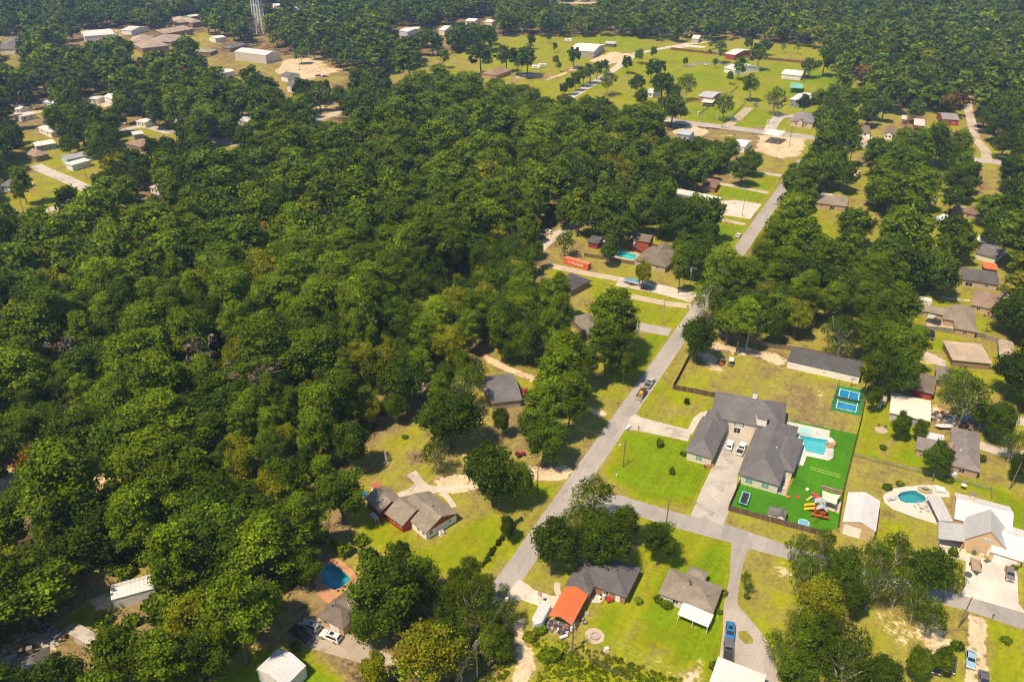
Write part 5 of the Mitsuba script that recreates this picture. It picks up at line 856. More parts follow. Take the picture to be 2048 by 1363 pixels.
ORD = ['leftmost', 'second', 'third', 'fourth', 'fifth', 'sixth', 'seventh', 'eighth', 'ninth']
for mk, fs_ in near.items():
    for i, (x, y, w, k) in enumerate(sorted(fs_)):
        one(x, y, w, k, (('large' if w > 40 else 'small' if w < 20 else 'medium') + (' brown bare' if k == 'bare' else ' thin' if k == 'lacy' else ' dark round') + ' tree by the ' + mk + ('' if len(fs_) == 1 else ', ' + ORD[i] + ' from the left' if i else ', ' + ORD[i])), None, region='field')
for i, (x, y, w) in enumerate(sorted([(1139,167,26),(1153,159,26),(1168,151,26),(1181,144,26),(1194,138,26),(1209,131,20),(1126,176,20)])): one(x, y, w, 'broad', ORD[i] + ' dark tree in the row along the far pale gravel road', None, region='row')

LAB = {'undergrowth': ('bush in the undergrowth', 'undergrowth bushes', 'leafy undergrowth between the woodland trunks'),
       'woodland': ('tree in the woodland', 'woodland', 'dense green woodland'),
       'lot_trees': ('tree on the brushy strip', 'brushy strip', 'brushy young trees right of the woodland'),
       'roadside_trees': ('tree between the lawns left of the road', 'trees left of the upper road', 'clump of trees left of the upper road'),
       'road_grove': ('tree of the grove right of the road', 'road grove', 'thick grove right of the road'),
       'highway_trees': ('tree near the far right houses', 'far right houses', 'trees near the far right houses'),
       'far_forest': ('tree of the far forest', 'far forest', 'far forest closing the view at the top'),
       'neighbourhood_trees': ('tree among the upper left houses', 'upper left houses', 'trees among the upper left houses')}
ZONES = {'woodland': (0, 1000, 8, 380, 1300, 7, ['at the left edge', 'far left', 'towards the left', 'left of middle', 'right of middle', 'towards the right', 'far right', 'at the right edge'], ['at the far end', 'in the far part', 'in the upper part', 'in the middle', 'in the lower part', 'in the near part', 'near the bottom']),
         'lot_trees': (450, 1300, 4, 330, 1000, 4, ['lower left end', 'left part', 'right part', 'upper right end'], ['far off', 'higher up', 'lower down', 'nearest']),
         'road_grove': (1400, 1850, 4, 300, 780, 4, ['beside the road', 'left half', 'right half', 'right edge'], ['at its back', 'behind its middle', 'midway', 'by the fence']),
         'roadside_trees': (1180, 1540, 3, 260, 520, 3, ['left', 'middle', 'right'], ['far off', 'midway', 'nearest'])}
NAME = {'pine': 'pine_tree', 'broad': 'broadleaf_tree', 'lacy': 'broadleaf_tree', 'olive': 'broadleaf_tree', 'rust': 'broadleaf_tree', 'bare': 'bare_tree', 'shrub': 'shrub'}
LOOK = {'pine': 'yellow green pine', 'broad': 'dark green broadleaf tree', 'lacy': 'pale limbed tree', 'olive': 'olive green broadleaf tree', 'rust': 'rust brown tree', 'bare': 'grey bare tree', 'shrub': 'bush'}

def plant():
    r = np.random.default_rng(5)
    keep = []
    if BUILT_ON:
        u = shapely.union_all([b.buffer(2.2) for b in BUILT_ON]); shapely.prepare(u)
        xy = np.array([c[:2] for c in CAND]); bad = shapely.contains_xy(u, xy[:, 0], xy[:, 1])
    HOLES.extend(FAR_SPOTS); shut = blocked(CAND)
    for i, c in enumerate(CAND):
        if c[6] is None and (bad[i] or shut[i]): continue
        keep.append(c)
    keep.sort(key=lambda c: (c[6] is None, math.hypot(c[0], c[1]) / c[2]))
    used = {}
    for x, y, s, sz, k, region, lb, gp in keep:
        nm = NAME[k]; lod = lod_of(x, y)
        a, b = x / max(y * CP + 140 * SP, 1), 0
        seen = abs(a) < .70 and (y * SP - 130 * CP) / (y * CP + 130 * SP) > -.52
        cell = used.get(nm, 0)
        if (lb or seen) and cell < 295 and region not in ('undergrowth', 'far_forest'):
            used[nm] = cell + 1
            if not lb:
                t, gp, _ = LAB[region]; q = PX([x, y, 8.0])
                zone = ''
                if region in ZONES:
                    X0, X1, nx, Y0, Y1, ny, xn, yn = ZONES[region]
                    zone = ' ' + yn[int(np.clip((q[1] - Y0) / (Y1 - Y0) * ny, 0, ny - 1))] + ', ' + xn[int(np.clip((q[0] - X0) / (X1 - X0) * nx, 0, nx - 1))]
                lb, gp = t.replace('tree', LOOK[k], 1) + zone, gp + ', ' + LOOK[k] + zone
            key = thing(nm, lb, 'bush' if k == 'shrub' else 'tree', gp)
            scene[key] = tree_inst(k, x, y, s, sz, lod, r)
        else:
            lods = lod if lod > 0 else 0
            n = _count.get('stuff_' + region, 0) + 1; _count['stuff_' + region] = n
            scene[f'{region}__{n:03d}'] = tree_inst(k, x, y, s, sz, lods, r)
            if n == 1: labels[region] = {'label': LAB[region][2], 'category': 'trees', 'kind': 'stuff'}
# ------------------------------------------------------------ vehicles: local x forwards
def plate(quad, out, k=.86, t=.02):
    q = np.array(quad, float); c = q.mean(0); n = np.cross(q[1] - q[0], q[2] - q[0]); n /= np.linalg.norm(n)
    if np.dot(n, c - np.array(out)) < 0: n = -n
    q = c + (q - c) * k
    return hull(np.vstack([q - n * .03, q + n * t]))
def wheelset(key, L, W, r, front=.31, rear=-.31, col=(.03, .03, .032)):
    for fx in (front, rear):
        for s in (-1, 1):
            y = s * (W / 2 - .1)
            w = part(key, 'wheel', at_place(cyl_wheel(r, col), VEH['tw'] @ T().translate([L * fx, y, r])))
            part(w, 'rim', at_place(cyl_wheel(r * .55, (.35, .36, .37), .26), VEH['tw'] @ T().translate([L * fx, y, r])))
VEH = {}; _cyl = {}
def cyl_wheel(r, col, w=.24):
    k = (round(r, 3), col, w)
    if k not in _cyl:
        m = trimesh.creation.cylinder(r, w, sections=14); m.apply_transform(trimesh.transformations.rotation_matrix(math.pi / 2, (1, 0, 0)))
        _cyl[k] = S(m, 'paint', col)
    return _cyl[k]
_mesh = {}
def shared(tag, make, bsdf, col, smooth=False):
    k = (tag, bsdf, col)
    if k not in _mesh: _mesh[k] = S(make(), bsdf, col, smooth)
    return _mesh[k]
def car(px, py, hx, hy, kind, col, label, cat=None, group=None, trim=True, z=.06):
    """centre of the car on the ground and a photo vector towards its nose"""
    p, q = G(px, py), G(px + hx, py + hy)
    ang = math.atan2(q[1] - p[1], q[0] - p[0])
    L, W, H = {'sedan': (4.7, 1.84, 1.45), 'suv': (4.85, 1.95, 1.78), 'pickup': (5.8, 2.0, 1.85), 'jeep': (4.3, 1.9, 1.85)}[kind]
    key = thing({'sedan': 'car', 'suv': 'car', 'jeep': 'car', 'pickup': 'pickup_truck'}[kind], label, cat or ('pickup truck' if kind == 'pickup' else 'car'), group)
    VEH['tw'] = TW(p[0], p[1], z, ang)
    P = lambda nm, mk, bs, c, sm=False, owner=None: part(owner or key, nm, at_place(shared(kind + nm + str(mk[0]), mk[1], bs, c, sm), VEH['tw']))
    hl, hw = L / 2, W / 2
    def lower():
        zb, zs = (.30, .98) if kind == 'sedan' else (.38, 1.12)
        if kind == 'pickup':
            a = hull([(-hl, y, z_) for y in (-hw, hw) for z_ in (.5, .72)] + [(hl, y * .93, z_) for y in (-hw, hw) for z_ in (.5, .95)] + [(hl * .9, y * .95, 1.12) for y in (-hw, hw)] + [(-hl, y, .74) for y in (-hw, hw)] + [(hl * .22, y, 1.15) for y in (-hw, hw)] + [(hl * .20, y, .74) for y in (-hw, hw)])
            side = [box(-hl, hl * -.12, s * hw - (.12 if s > 0 else 0), s * hw + (.12 if s < 0 else 0), .6, 1.16) for s in (-1, 1)]
            return trimesh.util.concatenate([hull([(hl * -.14, y, z_) for y in (-hw, hw) for z_ in (.45, 1.15)] + [(hl * .96, y * .95, z_) for y in (-hw, hw) for z_ in (.5, 1.08)] + [(hl, y * .88, .8) for y in (-hw, hw)]), box(-hl, -hl * .14, -hw + .12, hw - .12, .45, .68)] + side + [box(-hl, -hl + .1, -hw + .12, hw - .12, .6, 1.12)])
        return hull([(-hl * .97, y * .95, zb + .05) for y in (-hw, hw)] + [(-hl, y * .9, .7) for y in (-hw, hw)] + [(-hl * .95, y * .93, zs) for y in (-hw, hw)] + [(hl * .97, y * .92, zb + .05) for y in (-hw, hw)] + [(hl, y * .84, .62) for y in (-hw, hw)] + [(hl * .9, y * .9, zs * .84) for y in (-hw, hw)] + [(hl * .34, y, zs) for y in (-hw, hw)] + [(-hl * .6, y, zs) for y in (-hw, hw)] + [(0, y * 1.0, .6) for y in (-hw, hw)])
    zs = .98 if kind == 'sedan' else 1.12
    cab = {'sedan': (-.80, .40, -.50, .10), 'suv': (-.97, .42, -.86, .16), 'pickup': (-.14, .52, -.08, .30), 'jeep': (-.97, .36, -.93, .26)}[kind]
    b0, b1, t0, t1 = [hl * v for v in cab]; bw, tw_ = hw * .95, hw * .76
    Bq = [(b0, -bw, zs), (b1, -bw, zs), (b1, bw, zs), (b0, bw, zs)]; Tq = [(t0, -tw_, H - .04), (t1, -tw_, H - .04), (t1, tw_, H - .04), (t0, tw_, H - .04)]
    cen = np.mean(Bq + Tq, 0)
    P('body', ('b', lower), 'gloss', col)
    P('cabin', ('c', lambda: hull(Bq + Tq)), 'gloss', col)
    P('roof', ('r', lambda: hull(rectpts(t0 - .05, t1 + .05, -tw_ - .03, tw_ + .03, H - .05) + rectpts(t0 + .1, t1 - .1, -tw_ + .12, tw_ - .12, H))), 'gloss', col)
    P('windshield', ('w', lambda: plate([Bq[1], Bq[2], Tq[2], Tq[1]], cen)), 'glass_dark', (0, 0, 0))
    P('rear_window', ('rw', lambda: plate([Bq[0], Bq[3], Tq[3], Tq[0]], cen, .8)), 'glass_dark', (0, 0, 0))
    for s, i, j in ((-1, 0, 1), (1, 3, 2)):
        P('side_window', ('s%d' % s, lambda: plate([Bq[i], Bq[j], Tq[j], Tq[i]], cen, .84)), 'glass_dark', (0, 0, 0))
    for s in (-1, 1):
        P('headlight', ('h%d' % s, lambda: box(hl - .16, hl - .02 + (.0 if kind != 'pickup' else .0), s * hw * .68 - .2, s * hw * .68 + .2, zs * .62, zs * .78)), 'gloss', (.75, .76, .78))
        P('tail_light', ('t%d' % s, lambda: box(-hl - .015, -hl + .12, s * hw * .76 - .14, s * hw * .76 + .14, zs * .68, zs * .9)), 'gloss', (.35, .02, .02))
    if kind == 'suv':
        for s in (-1, 1): P('roof_rail', ('rr%d' % s, lambda: box(t0 + .1, t1 - .2, s * tw_ * .9 - .03, s * tw_ * .9 + .03, H, H + .06)), 'paint', (.08, .08, .08))
        P('sunroof', ('sr', lambda: box(t1 - 1.3, t1 - .35, -.42, .42, H, H + .012)), 'glass_dark', (0, 0, 0))
    if kind == 'pickup': P('bed', ('bed', lambda: box(-hl + .1, -hl * .14 - .03, -hw + .13, hw - .13, .68, .70)), 'paint', (.035, .035, .035))
    wheelset(key, L, W, .34 if kind == 'sedan' else .39)
    return key, VEH['tw']
WHITE, SILVER, GREYC, BLACK, BLUE, LBLUE, REDC = (.74, .73, .71), (.40, .40, .41), (.12, .12, .13), (.022, .023, .026), (.02, .16, .42), (.26, .42, .55), (.26, .03, .03)
CARS = [
 (662,1276,-41,-16,'suv',WHITE,'white car with black sunroof on the old concrete drive at bottom middle'), (622,1255,-30,-15,'suv',(.30,.31,.32),'silver grey car beside the brown roofed house, behind the white one'), (604,1273,26,18,'pickup',BLACK,'black pickup parked left of the white car on the old concrete drive'),
 (1459,1269,-2,30,'suv',BLUE,'bright blue car parked on the narrow lane'), (1456,1303,1,-34,'pickup',GREYC,'grey pickup tucked against the flat white roof on the lane'), (1299,769,11,-15,'pickup',SILVER,'silver pickup towing a yellow loaded trailer on the long road'),
 (1459,893,6,-18,'sedan',WHITE,'white car with dark glass in the mansion court, left of the white pickup'), (1482,901,9,-21,'pickup',WHITE,'white pickup in the mansion court'),
 (2018,1151,2,32,'sedan',(.17,.165,.16),'dark grey car on the pale apron of the tan house'), (1940,1322,-1,30,'sedan',LBLUE,'light blue car on the two track gravel drive'), (1966,1364,2,28,'sedan',(.10,.11,.13),'dark car at the bottom edge on the gravel drive'), (1868,1333,3,28,'sedan',BLACK,'left one of two dark cars under the trees at bottom right'), (1901,1332,-3,28,'sedan',(.05,.05,.055),'right one of two dark cars under the trees at bottom right'),
 (1866,646,-22,-8,'suv',(.04,.045,.05),'black car on the drive of the grey brown brick house'), (1848,673,1,14,'jeep',BLACK,'left one of two black boxy cars by the grey fence'), (1862,675,1,14,'jeep',BLACK,'right one of two black boxy cars by the grey fence'), (2015,592,24,4,'suv',SILVER,'silver car behind the pinkish brown roof'),
 (1095,466,-18,-7,'suv',WHITE,'white car beside the sandy drive in the wooded lot'), (1078,476,-20,-3,'pickup',(.16,.16,.17),'dark grey pickup beside the sandy drive in the wooded lot'), (1476,473,5,-9,'sedan',(.55,.56,.6),'pale car driving on the upper part of the long road'), (1431,436,14,3,'sedan',(.04,.06,.13),'dark blue car on the thin drive between bright lawns'),
 (104,1266,24,16,'suv',(.20,.20,.21),'grey car parked at lower left near the white patio'), (1046,788,8,-12,'sedan',REDC,'dark red car under trees right of the grey gabled house'), (1865,366,-14,-1,'pickup',WHITE,'white pickup by the white roof above the right hand grove'), (1511,212,8,6,'pickup',(.2,.2,.2),'grey pickup on the far yard by the field track'), (636,153,-14,1,'sedan',(.07,.07,.08),'dark car on the far pale lane'), (650,154,14,-1,'sedan',(.2,.2,.2),'grey car close behind the dark one on the far pale lane'),
 (1411,131,3,6,'pickup',WHITE,'white truck on the dark drive of the far ranch house'), (1449,255,10,1,'sedan',(.6,.6,.6),'small pale car on the far highway'), (1905,424,14,2,'sedan',(.1,.1,.1),'dark car by the brown hipped house with canopy'),
 (245,249,12,2,'sedan',(.6,.62,.66),'pale car near the short street bend'), (168,190,10,2,'sedan',(.2,.3,.4),'blue car near the upper left trailers')]
for c in CARS:
    k, tw_ = car(*c)
    if 'yellow loaded' in c[6]: TOW = tw_
# ---- trailers, carts, boat
def local(key, tw_): return lambda nm, mesh, bs, col, lb=None: part(key, nm, at_place(S(mesh, bs, col), tw_), lb)
def wheels(key, tw_, xs, hw, r=.33):
    VEH['tw'] = tw_
    for x in xs:
        for s in (-1, 1): part(key, 'wheel', at_place(cyl_wheel(r, (.03, .03, .032)), tw_ @ T().translate([x, s * hw, r])))
def frame_at(px, py, hx, hy, z=.06):
    p, q = G(px, py), G(px + hx, py + hy); return TW(p[0], p[1], z, math.atan2(q[1] - p[1], q[0] - p[0]))
K = thing('flat_trailer', 'flat utility trailer behind the silver pickup on the road', 'trailer'); tw_ = TOW @ T().translate([-6.6, 0, 0]); P = local(K, tw_)
P('deck', box(-2.7, 2.2, -1.05, 1.05, .6, .72), 'timber', (.22, .17, .12)); P('drawbar', hull([(2.2, -.6, .55), (2.2, .6, .55), (3.6, 0, .5), (2.2, -.6, .65), (2.2, .6, .65), (3.6, 0, .6)]), 'paint', (.05, .05, .05)); P('ramp', hull(rectpts(-3.5, -2.7, -1, 1, .25) + rectpts(-2.75, -2.7, -1, 1, .62)), 'paint', (.3, .26, .2)); wheels(K, tw_, (-.6, .4), 1.15)
for s in (-1, 1): P('side_rail', box(-2.7, 2.2, s * 1.05 - .04, s * 1.05 + .04, .72, 1.05), 'paint', (.1, .08, .06))
K = thing('loader', 'small yellow loader strapped on the flat trailer', 'loader'); P = local(K, tw_)
P('body', hull(rectpts(-1.2, .9, -.65, .65, .9) + rectpts(-1.1, .3, -.55, .55, 1.6)), 'paint', (.62, .34, .04)); P('cage', trimesh.util.concatenate([rod((x, y, 1.5), (x, y, 2.3), .05) for x in (-.5, .4) for y in (-.5, .5)] + [box(-.6, .5, -.55, .55, 2.28, 2.36)]), 'paint', (.06, .06, .06)); P('bucket', hull([(1.0, -.8, .8), (1.0, .8, .8), (1.6, -.8, .8), (1.6, .8, .8), (1.0, -.8, 1.4), (1.0, .8, 1.4)]), 'paint', (.45, .25, .05)); wheels(K, tw_ @ T().translate([0, 0, .72]), (-.75, .55), .72, .32)
for x, y, roof, seat, lb in [(1443.5, 726, (.05, .05, .06), (.4, .05, .05), 'golf cart with black roof and red seats on the dry field'), (1461.5, 729, (.74, .73, .70), (.12, .12, .12), 'golf cart with white roof on the dry field')]:
    K = thing('golf_cart', lb, 'golf cart'); tw_ = frame_at(x, y, -2, 12); P = local(K, tw_)
    P('body', hull(rectpts(-1.4, 1.5, -.62, .62, .3) + rectpts(-1.3, .9, -.6, .6, .62) + [(1.35, -.5, .75), (1.35, .5, .75)]), 'gloss', seat); P('seat', box(-.6, .0, -.55, .55, .62, .85), 'paint', seat); P('seat_back', box(-.75, -.6, -.55, .55, .85, 1.3), 'paint', seat); P('roof', hull(rectpts(-1.6, 1.2, -.7, .7, 1.95) + rectpts(-1.5, 1.1, -.62, .62, 2.04)), 'gloss', roof)
    for sx in (-1.3, 1.0):
        for sy in (-.58, .58): P('post', rod((sx, sy, .5), (sx * .95, sy, 1.96), .035), 'paint', (.05, .05, .05))
    wheels(K, tw_, (-.95, .95), .6, .26)
K = thing('tractor', 'small red tractor on the sandy ground by the trees', 'tractor'); tw_ = frame_at(1040, 912, 10, -3); P = local(K, tw_)
P('body', hull(rectpts(-.2, 1.6, -.3, .3, .55) + rectpts(-.1, 1.5, -.28, .28, 1.15)), 'gloss', (.36, .03, .04)); P('fender', trimesh.util.concatenate([box(-1.2, -.1, s * .55 - .18, s * .55 + .18, 1.05, 1.15) for s in (-1, 1)]), 'gloss', (.36, .03, .04)); P('seat', box(-.8, -.35, -.25, .25, .9, 1.3), 'paint', (.05, .05, .05)); P('roll_bar', trimesh.util.concatenate([rod((-.95, y, .8), (-.95, y, 2.1), .04) for y in (-.4, .4)] + [rod((-.95, -.4, 2.1), (-.95, .4, 2.1), .04)]), 'paint', (.06, .06, .06))
wheels(K, tw_, (-.6,), .62, .62); wheels(K, tw_, (1.2,), .5, .36)
K = thing('flat_trailer', 'bare utility trailer with ramp gate on the pale apron', 'trailer'); tw_ = frame_at(1950, 1135, 2, 20); P = local(K, tw_)
P('deck', box(-2.2, 1.7, -1.0, 1.0, .55, .65), 'timber', (.36, .28, .2)); P('ramp_gate', trimesh.util.concatenate([box(-2.35, -2.28, y - .03, y + .03, .6, 1.7) for y in np.linspace(-.95, .95, 7)] + [box(-2.35, -2.28, -1, 1, z, z + .06) for z in (.6, 1.2, 1.65)]), 'paint', (.4, .34, .16)); P('drawbar', hull([(1.7, -.7, .5), (1.7, .7, .5), (2.9, 0, .48), (1.7, -.7, .6), (1.7, .7, .6), (2.9, 0, .56)]), 'paint', (.06, .06, .06)); wheels(K, tw_, (-.5,), 1.14)
for s in (-1, 1):
    P('side_rail', trimesh.util.concatenate([box(-2.2, 1.7, s - .03, s + .03, .92, .98)] + [box(x - .03, x + .03, s - .03, s + .03, .6, .95) for x in np.linspace(-2.1, 1.6, 5)]), 'paint', (.08, .07, .06)); P('fender', hull(rectpts(-.95, -.05, s * 1.14 - .14, s * 1.14 + .14, .6) + rectpts(-.8, -.2, s * 1.14 - .14, s * 1.14 + .14, .78)), 'paint', (.06, .06, .06))
K = thing('shipping_container', 'long orange shipping container beside the gravel drive', 'container')
a, b = G(1127, 527)[:2], G(1175.5, 541)[:2]; ang = math.atan2(*(b - a)[::-1]); Lc = np.linalg.norm(b - a); tw_ = TW(a[0], a[1], .1, ang); P = local(K, tw_)
OR = (.62, .135, .035)
P('shell', box(0, Lc, .05, 2.44, 0, 2.55), 'paint', OR); P('roof', box(.05, Lc - .05, .1, 2.4, 2.55, 2.6), 'metal_sheet', (.66, .22, .10))
P('side_rib', trimesh.util.concatenate([box(x, x + .14, .0, .05, .15, 2.42) for x in np.arange(.2, Lc - .2, .3)]), 'paint', OR)
for x in (0, Lc): P('corner_post', box(x - .06, x + .06, -.03, .12, 0, 2.58), 'paint', (.5, .1, .03))
P('base_rail', box(0, Lc, -.02, .05, 0, .16), 'paint', (.5, .1, .03)); P('top_rail', box(0, Lc, -.02, .05, 2.42, 2.58), 'paint', (.5, .1, .03))
P('door', box(Lc, Lc + .05, .15, 1.22, .12, 2.45), 'paint', (.5, .11, .035)); P('door', box(Lc, Lc + .05, 1.26, 2.34, .12, 2.45), 'paint', (.5, .11, .035))
txt = meshkit.text_mesh('HYUNDAI', 1.05, .02, True); w_ = txt.bounds[1, 0]; txt.apply_scale((Lc * .50 / w_, 1, 1)); txt.apply_transform(trimesh.transformations.rotation_matrix(math.pi / 2, (1, 0, 0))); txt.apply_translation((Lc * .30, -.03, .85))
P('lettering', txt, 'paint', (.72, .68, .64)); P('emblem', hull([(Lc * .20, -.03, .95), (Lc * .20, -.03, 1.8), (Lc * .27, -.03, 1.4), (Lc * .20, -.01, .95), (Lc * .20, -.01, 1.8), (Lc * .27, -.01, 1.4)]), 'paint', (.72, .68, .64))
K = thing('boat', 'covered boat with blue hull and tarp on the pale drive', 'boat'); tw_ = frame_at(1262, 568, -30, -5); P = local(K, tw_)
P('hull', hull([(-3.4, y, z_) for y in (-1.1, 1.1) for z_ in (.75, 1.5)] + [(1.6, y, 1.55) for y in (-1.15, 1.15)] + [(3.8, 0, 1.7), (2.6, 0, .75)]), 'gloss', (.72, .72, .74)); P('cover', hull([(-3.3, y, 1.52) for y in (-1.05, 1.05)] + [(1.6, y, 1.58) for y in (-1.05, 1.05)] + [(3.4, 0, 1.72), (-1.2, 0, 2.5), (.4, 0, 2.4)]), 'paint', (.06, .25, .48)); P('stripe', hull([(-3.42, y, z_) for y in (-1.12, 1.12) for z_ in (1.1, 1.3)] + [(1.6, y, z_) for y in (-1.14, 1.14) for z_ in (1.15, 1.32)]), 'gloss', (.45, .05, .08))
K = thing('boat_trailer', 'dark frame trailer carrying the covered boat', 'trailer'); P = local(K, tw_)
P('frame', trimesh.util.concatenate([box(-3.2, 2.4, s * .9 - .06, s * .9 + .06, .55, .68) for s in (-1, 1)] + [box(x, x + .1, -.9, .9, .55, .68) for x in (-3, -1, 1, 2.2)] + [box(2.4, 4.4, -.06, .06, .5, .62)]), 'paint', (.16, .16, .17)); wheels(K, tw_, (-1.2, -.3), 1.1)
K = thing('flat_trailer', 'loaded metal frame trailer right of the covered boat', 'trailer'); tw_ = frame_at(1290, 576, -26, -5); P = local(K, tw_)
P('deck', box(-2.8, 2.2, -1.0, 1.0, .55, .65), 'paint', (.25, .25, .26)); P('rack', trimesh.util.concatenate([rod((x, y, .6), (x, y, 2.0), .06) for x in (-2.5, -.8, .8, 2) for y in (-.95, .95)] + [box(-2.6, 2.1, s * .95 - .05, s * .95 + .05, 1.95, 2.05) for s in (-1, 1)]), 'paint', (.3, .32, .33)); wheels(K, tw_, (-.6, .3), 1.08)
for x in (-1.7, .2): P('load', hull(rectpts(x, x + 1.5, -.7, .7, .66) + rectpts(x + .3, x + 1.2, -.4, .4, 1.3)), 'paint', (.12, .14, .16))
for x, y, hx, hy, lb in [(1071, 138, -18, -1, 'left one of two white caravans under the far field tree'), (1084, 135, -14, 1, 'right one of two white caravans under the far field tree'), (1136, 84, -22, -1, 'white horse trailer behind the riding barn'), (1841, 610, 44, 6, 'white travel trailer behind the long low brick wing')]:
    K = thing('caravan', lb, 'caravan'); tw_ = frame_at(x, y, hx, hy); P = local(K, tw_); L = 7.2
    P('body', hull(rectpts(-L / 2, L / 2 - .5, -1.2, 1.2, .5) + rectpts(-L / 2, L / 2 - .3, -1.2, 1.2, 2.6) + rectpts(-L / 2 + .2, L / 2 - .7, -1.05, 1.05, 2.9)), 'gloss', (.70, .69, .66)); P('window', box(-1.2, .6, -1.23, 1.23, 1.6, 2.2), 'glass_dark', (0, 0, 0)); P('door', box(1.4, 2.1, -1.22, 1.22, .6, 2.4), 'paint', (.6, .6, .58)); wheels(K, tw_, (-.5, .4), 1.05)
K = thing('cargo_trailer', 'silver enclosed trailer with pointed nose beside the orange carport', 'trailer'); tw_ = frame_at(1081, 1241, -16, 30); P = local(K, tw_)
P('body', hull([(x, y, z_) for x in (-3.0, 2.0) for y in (-1.2, 1.2) for z_ in (.45, 2.3)] + [(3.3, 0, .45), (3.3, 0, 2.2)] + [(x, y, 2.42) for x in (-2.9, 1.9) for y in (-1.0, 1.0)]), 'metal_sheet', (.56, .58, .60)); P('vent', box(-.4, .1, -.3, .3, 2.42, 2.52), 'paint', (.75, .75, .75)); wheels(K, tw_, (-.6, .3), 1.15)
K = thing('boat', 'small boat under a pale grey tarp near the grey hipped roof', 'boat'); tw_ = frame_at(1886, 857, -22, 0); P = local(K, tw_)
P('hull', hull([(-2.6, y, .6) for y in (-.7, .7)] + [(-2.6, y, 1.0) for y in (-.9, .9)] + [(1.4, y, 1.1) for y in (-.9, .9)] + [(2.8, 0, 1.2)]), 'paint', (.3, .32, .33)); P('cover', hull([(-2.7, y, 1.0) for y in (-.95, .95)] + [(1.4, y, 1.1) for y in (-.95, .95)] + [(2.9, 0, 1.22), (-1.5, 0, 1.5), (.8, 0, 1.45)]), 'paint', (.52, .53, .54))
# ---- utility poles and lines
POLES = {}
def pole(tag, x, y, h, label, lean=(0, 0), light=False, arms=1, transformer=False, r=.16, col=(.20, .15, .11), ang=0.0):
    K = thing('utility_pole', label, 'utility pole'); p = G(x, y); t = p + [lean[0], lean[1], h]
    part(K, 'post', S(rod(p - [0, 0, .2], t, r, r * .7, 8), 'bark_face', col))
    u = np.array([math.cos(ang), math.sin(ang), 0])
    for i in range(arms):
        c = p + (t - p) * (.95 - .1 * i)
        a = part(K, 'crossarm', S(rod(c - u * 1.2, c + u * 1.2, .07, n=4), 'bark_face', (.24, .19, .15)))
        for q in (-1.1, -.4, .4, 1.1): part(a, 'insulator', S(rod(c + u * q, c + u * q + [0, 0, .28], .06, .05), 'paint', (.55, .56, .58)))
    if transformer:
        c = p + (t - p) * .80 + [.45 * math.cos(ang + 1.57), .45 * math.sin(ang + 1.57), 0]; part(K, 'transformer', S(rod(c - [0, 0, .5], c + [0, 0, .5], .3, n=10), 'paint', (.52, .54, .55)))
    if light:
        c = p + (t - p) * .86; a = part(K, 'lamp_arm', S(rod(c, c + u * 1.6 + [0, 0, .3], .05, n=5), 'paint', (.5, .5, .5))); part(a, 'lamp', S(box(*(c[0] + u[0] * 1.7 + np.array([-.3, .3])), *(c[1] + u[1] * 1.7 + np.array([-.18, .18])), c[2] + .2, c[2] + .42), 'paint', (.62, .62, .6)))
    POLES[tag] = (p, t, u)
pole('a', 1246, 933, 9, 'thin pole on the bright corner lawn beside the road', light=True, arms=0, ang=3.6)
pole('b', 1075, 989, 9, 'dark pole by the sandy drive where it meets the road', arms=0); pole('c', 1379, 575, 9, 'pole with lamp between two pale drives left of the road', transformer=True, light=True, col=(.34, .30, .25))
pole('d', 1325, 648.5, 10, 'tall pale pole on the lawn left of the road, casting a long shadow', light=True, arms=0, col=(.36, .32, .27)); pole('e', 1144, 1306, 9.5, 'dark pole carrying the wires beside the orange carport', transformer=True, arms=2, ang=1.9)
pole('f', 954.5, 1354, 11, 'pale pole at the bottom edge with four wires', arms=2, col=(.42, .38, .32), ang=1.0); pole('g', 1018, 1251, 10, 'pole at the end of the long road above the sandy track', arms=2, transformer=True, ang=1.5)
pole('h', 1756, 772, 13, 'leaning bare log pole left of the cream garage', lean=(1.2, .4), arms=0, r=.22, col=(.38, .33, .27)); pole('i', 1916, 1254, 9, 'dark leaning pole beside the gravel drive', arms=0, lean=(.6, .2)); pole('j', 2018, 978, 9, 'dark pole on the far right lawn', arms=0, lean=(.5, 0))
pole('k', 1188, 730, 9, 'thin pole among the pines left of the road', arms=0, col=(.36, .32, .27)); pole('l', 1331, 1060, 9, 'pole behind the single round lawn tree', arms=0); pole('m', 1484, 433, 9, 'right one of the two poles at the white concrete lot', arms=1, col=(.34, .3, .25)); pole('n', 1443, 431, 9, 'left one of the two poles at the white concrete lot', arms=1, col=(.34, .3, .25)); pole('o', 1426, 510, 9, 'pole at the bright lawn near the far road side', light=True, arms=0)
pole('p', 101, 430, 9, 'pole where the far left street meets the woodland', arms=1); pole('q', 175, 360, 9, 'pole beside the far left street drives', arms=1); pole('r', 1578, 293, 12, 'tall pole at the highway junction', arms=2); pole('s', 1554, 236, 12, 'tall pole beyond the highway junction', arms=2); pole('t', 1349, 126, 11, 'lone dark pole in the far lawns', arms=0); pole('u', 758, 152, 12, 'pole at the edge of the far left field', arms=1); pole('v', 600, 140, 12, 'pole on the far pale yard', arms=1); pole('w', 1404, 245, 12, 'pole by the highway above the red roofed lot', arms=1)
pole('x', 1940, 340, 11, 'pole behind the highway trees at right', arms=1); pole('y', 1780, 300, 11, 'pole by the small far right houses', arms=1)
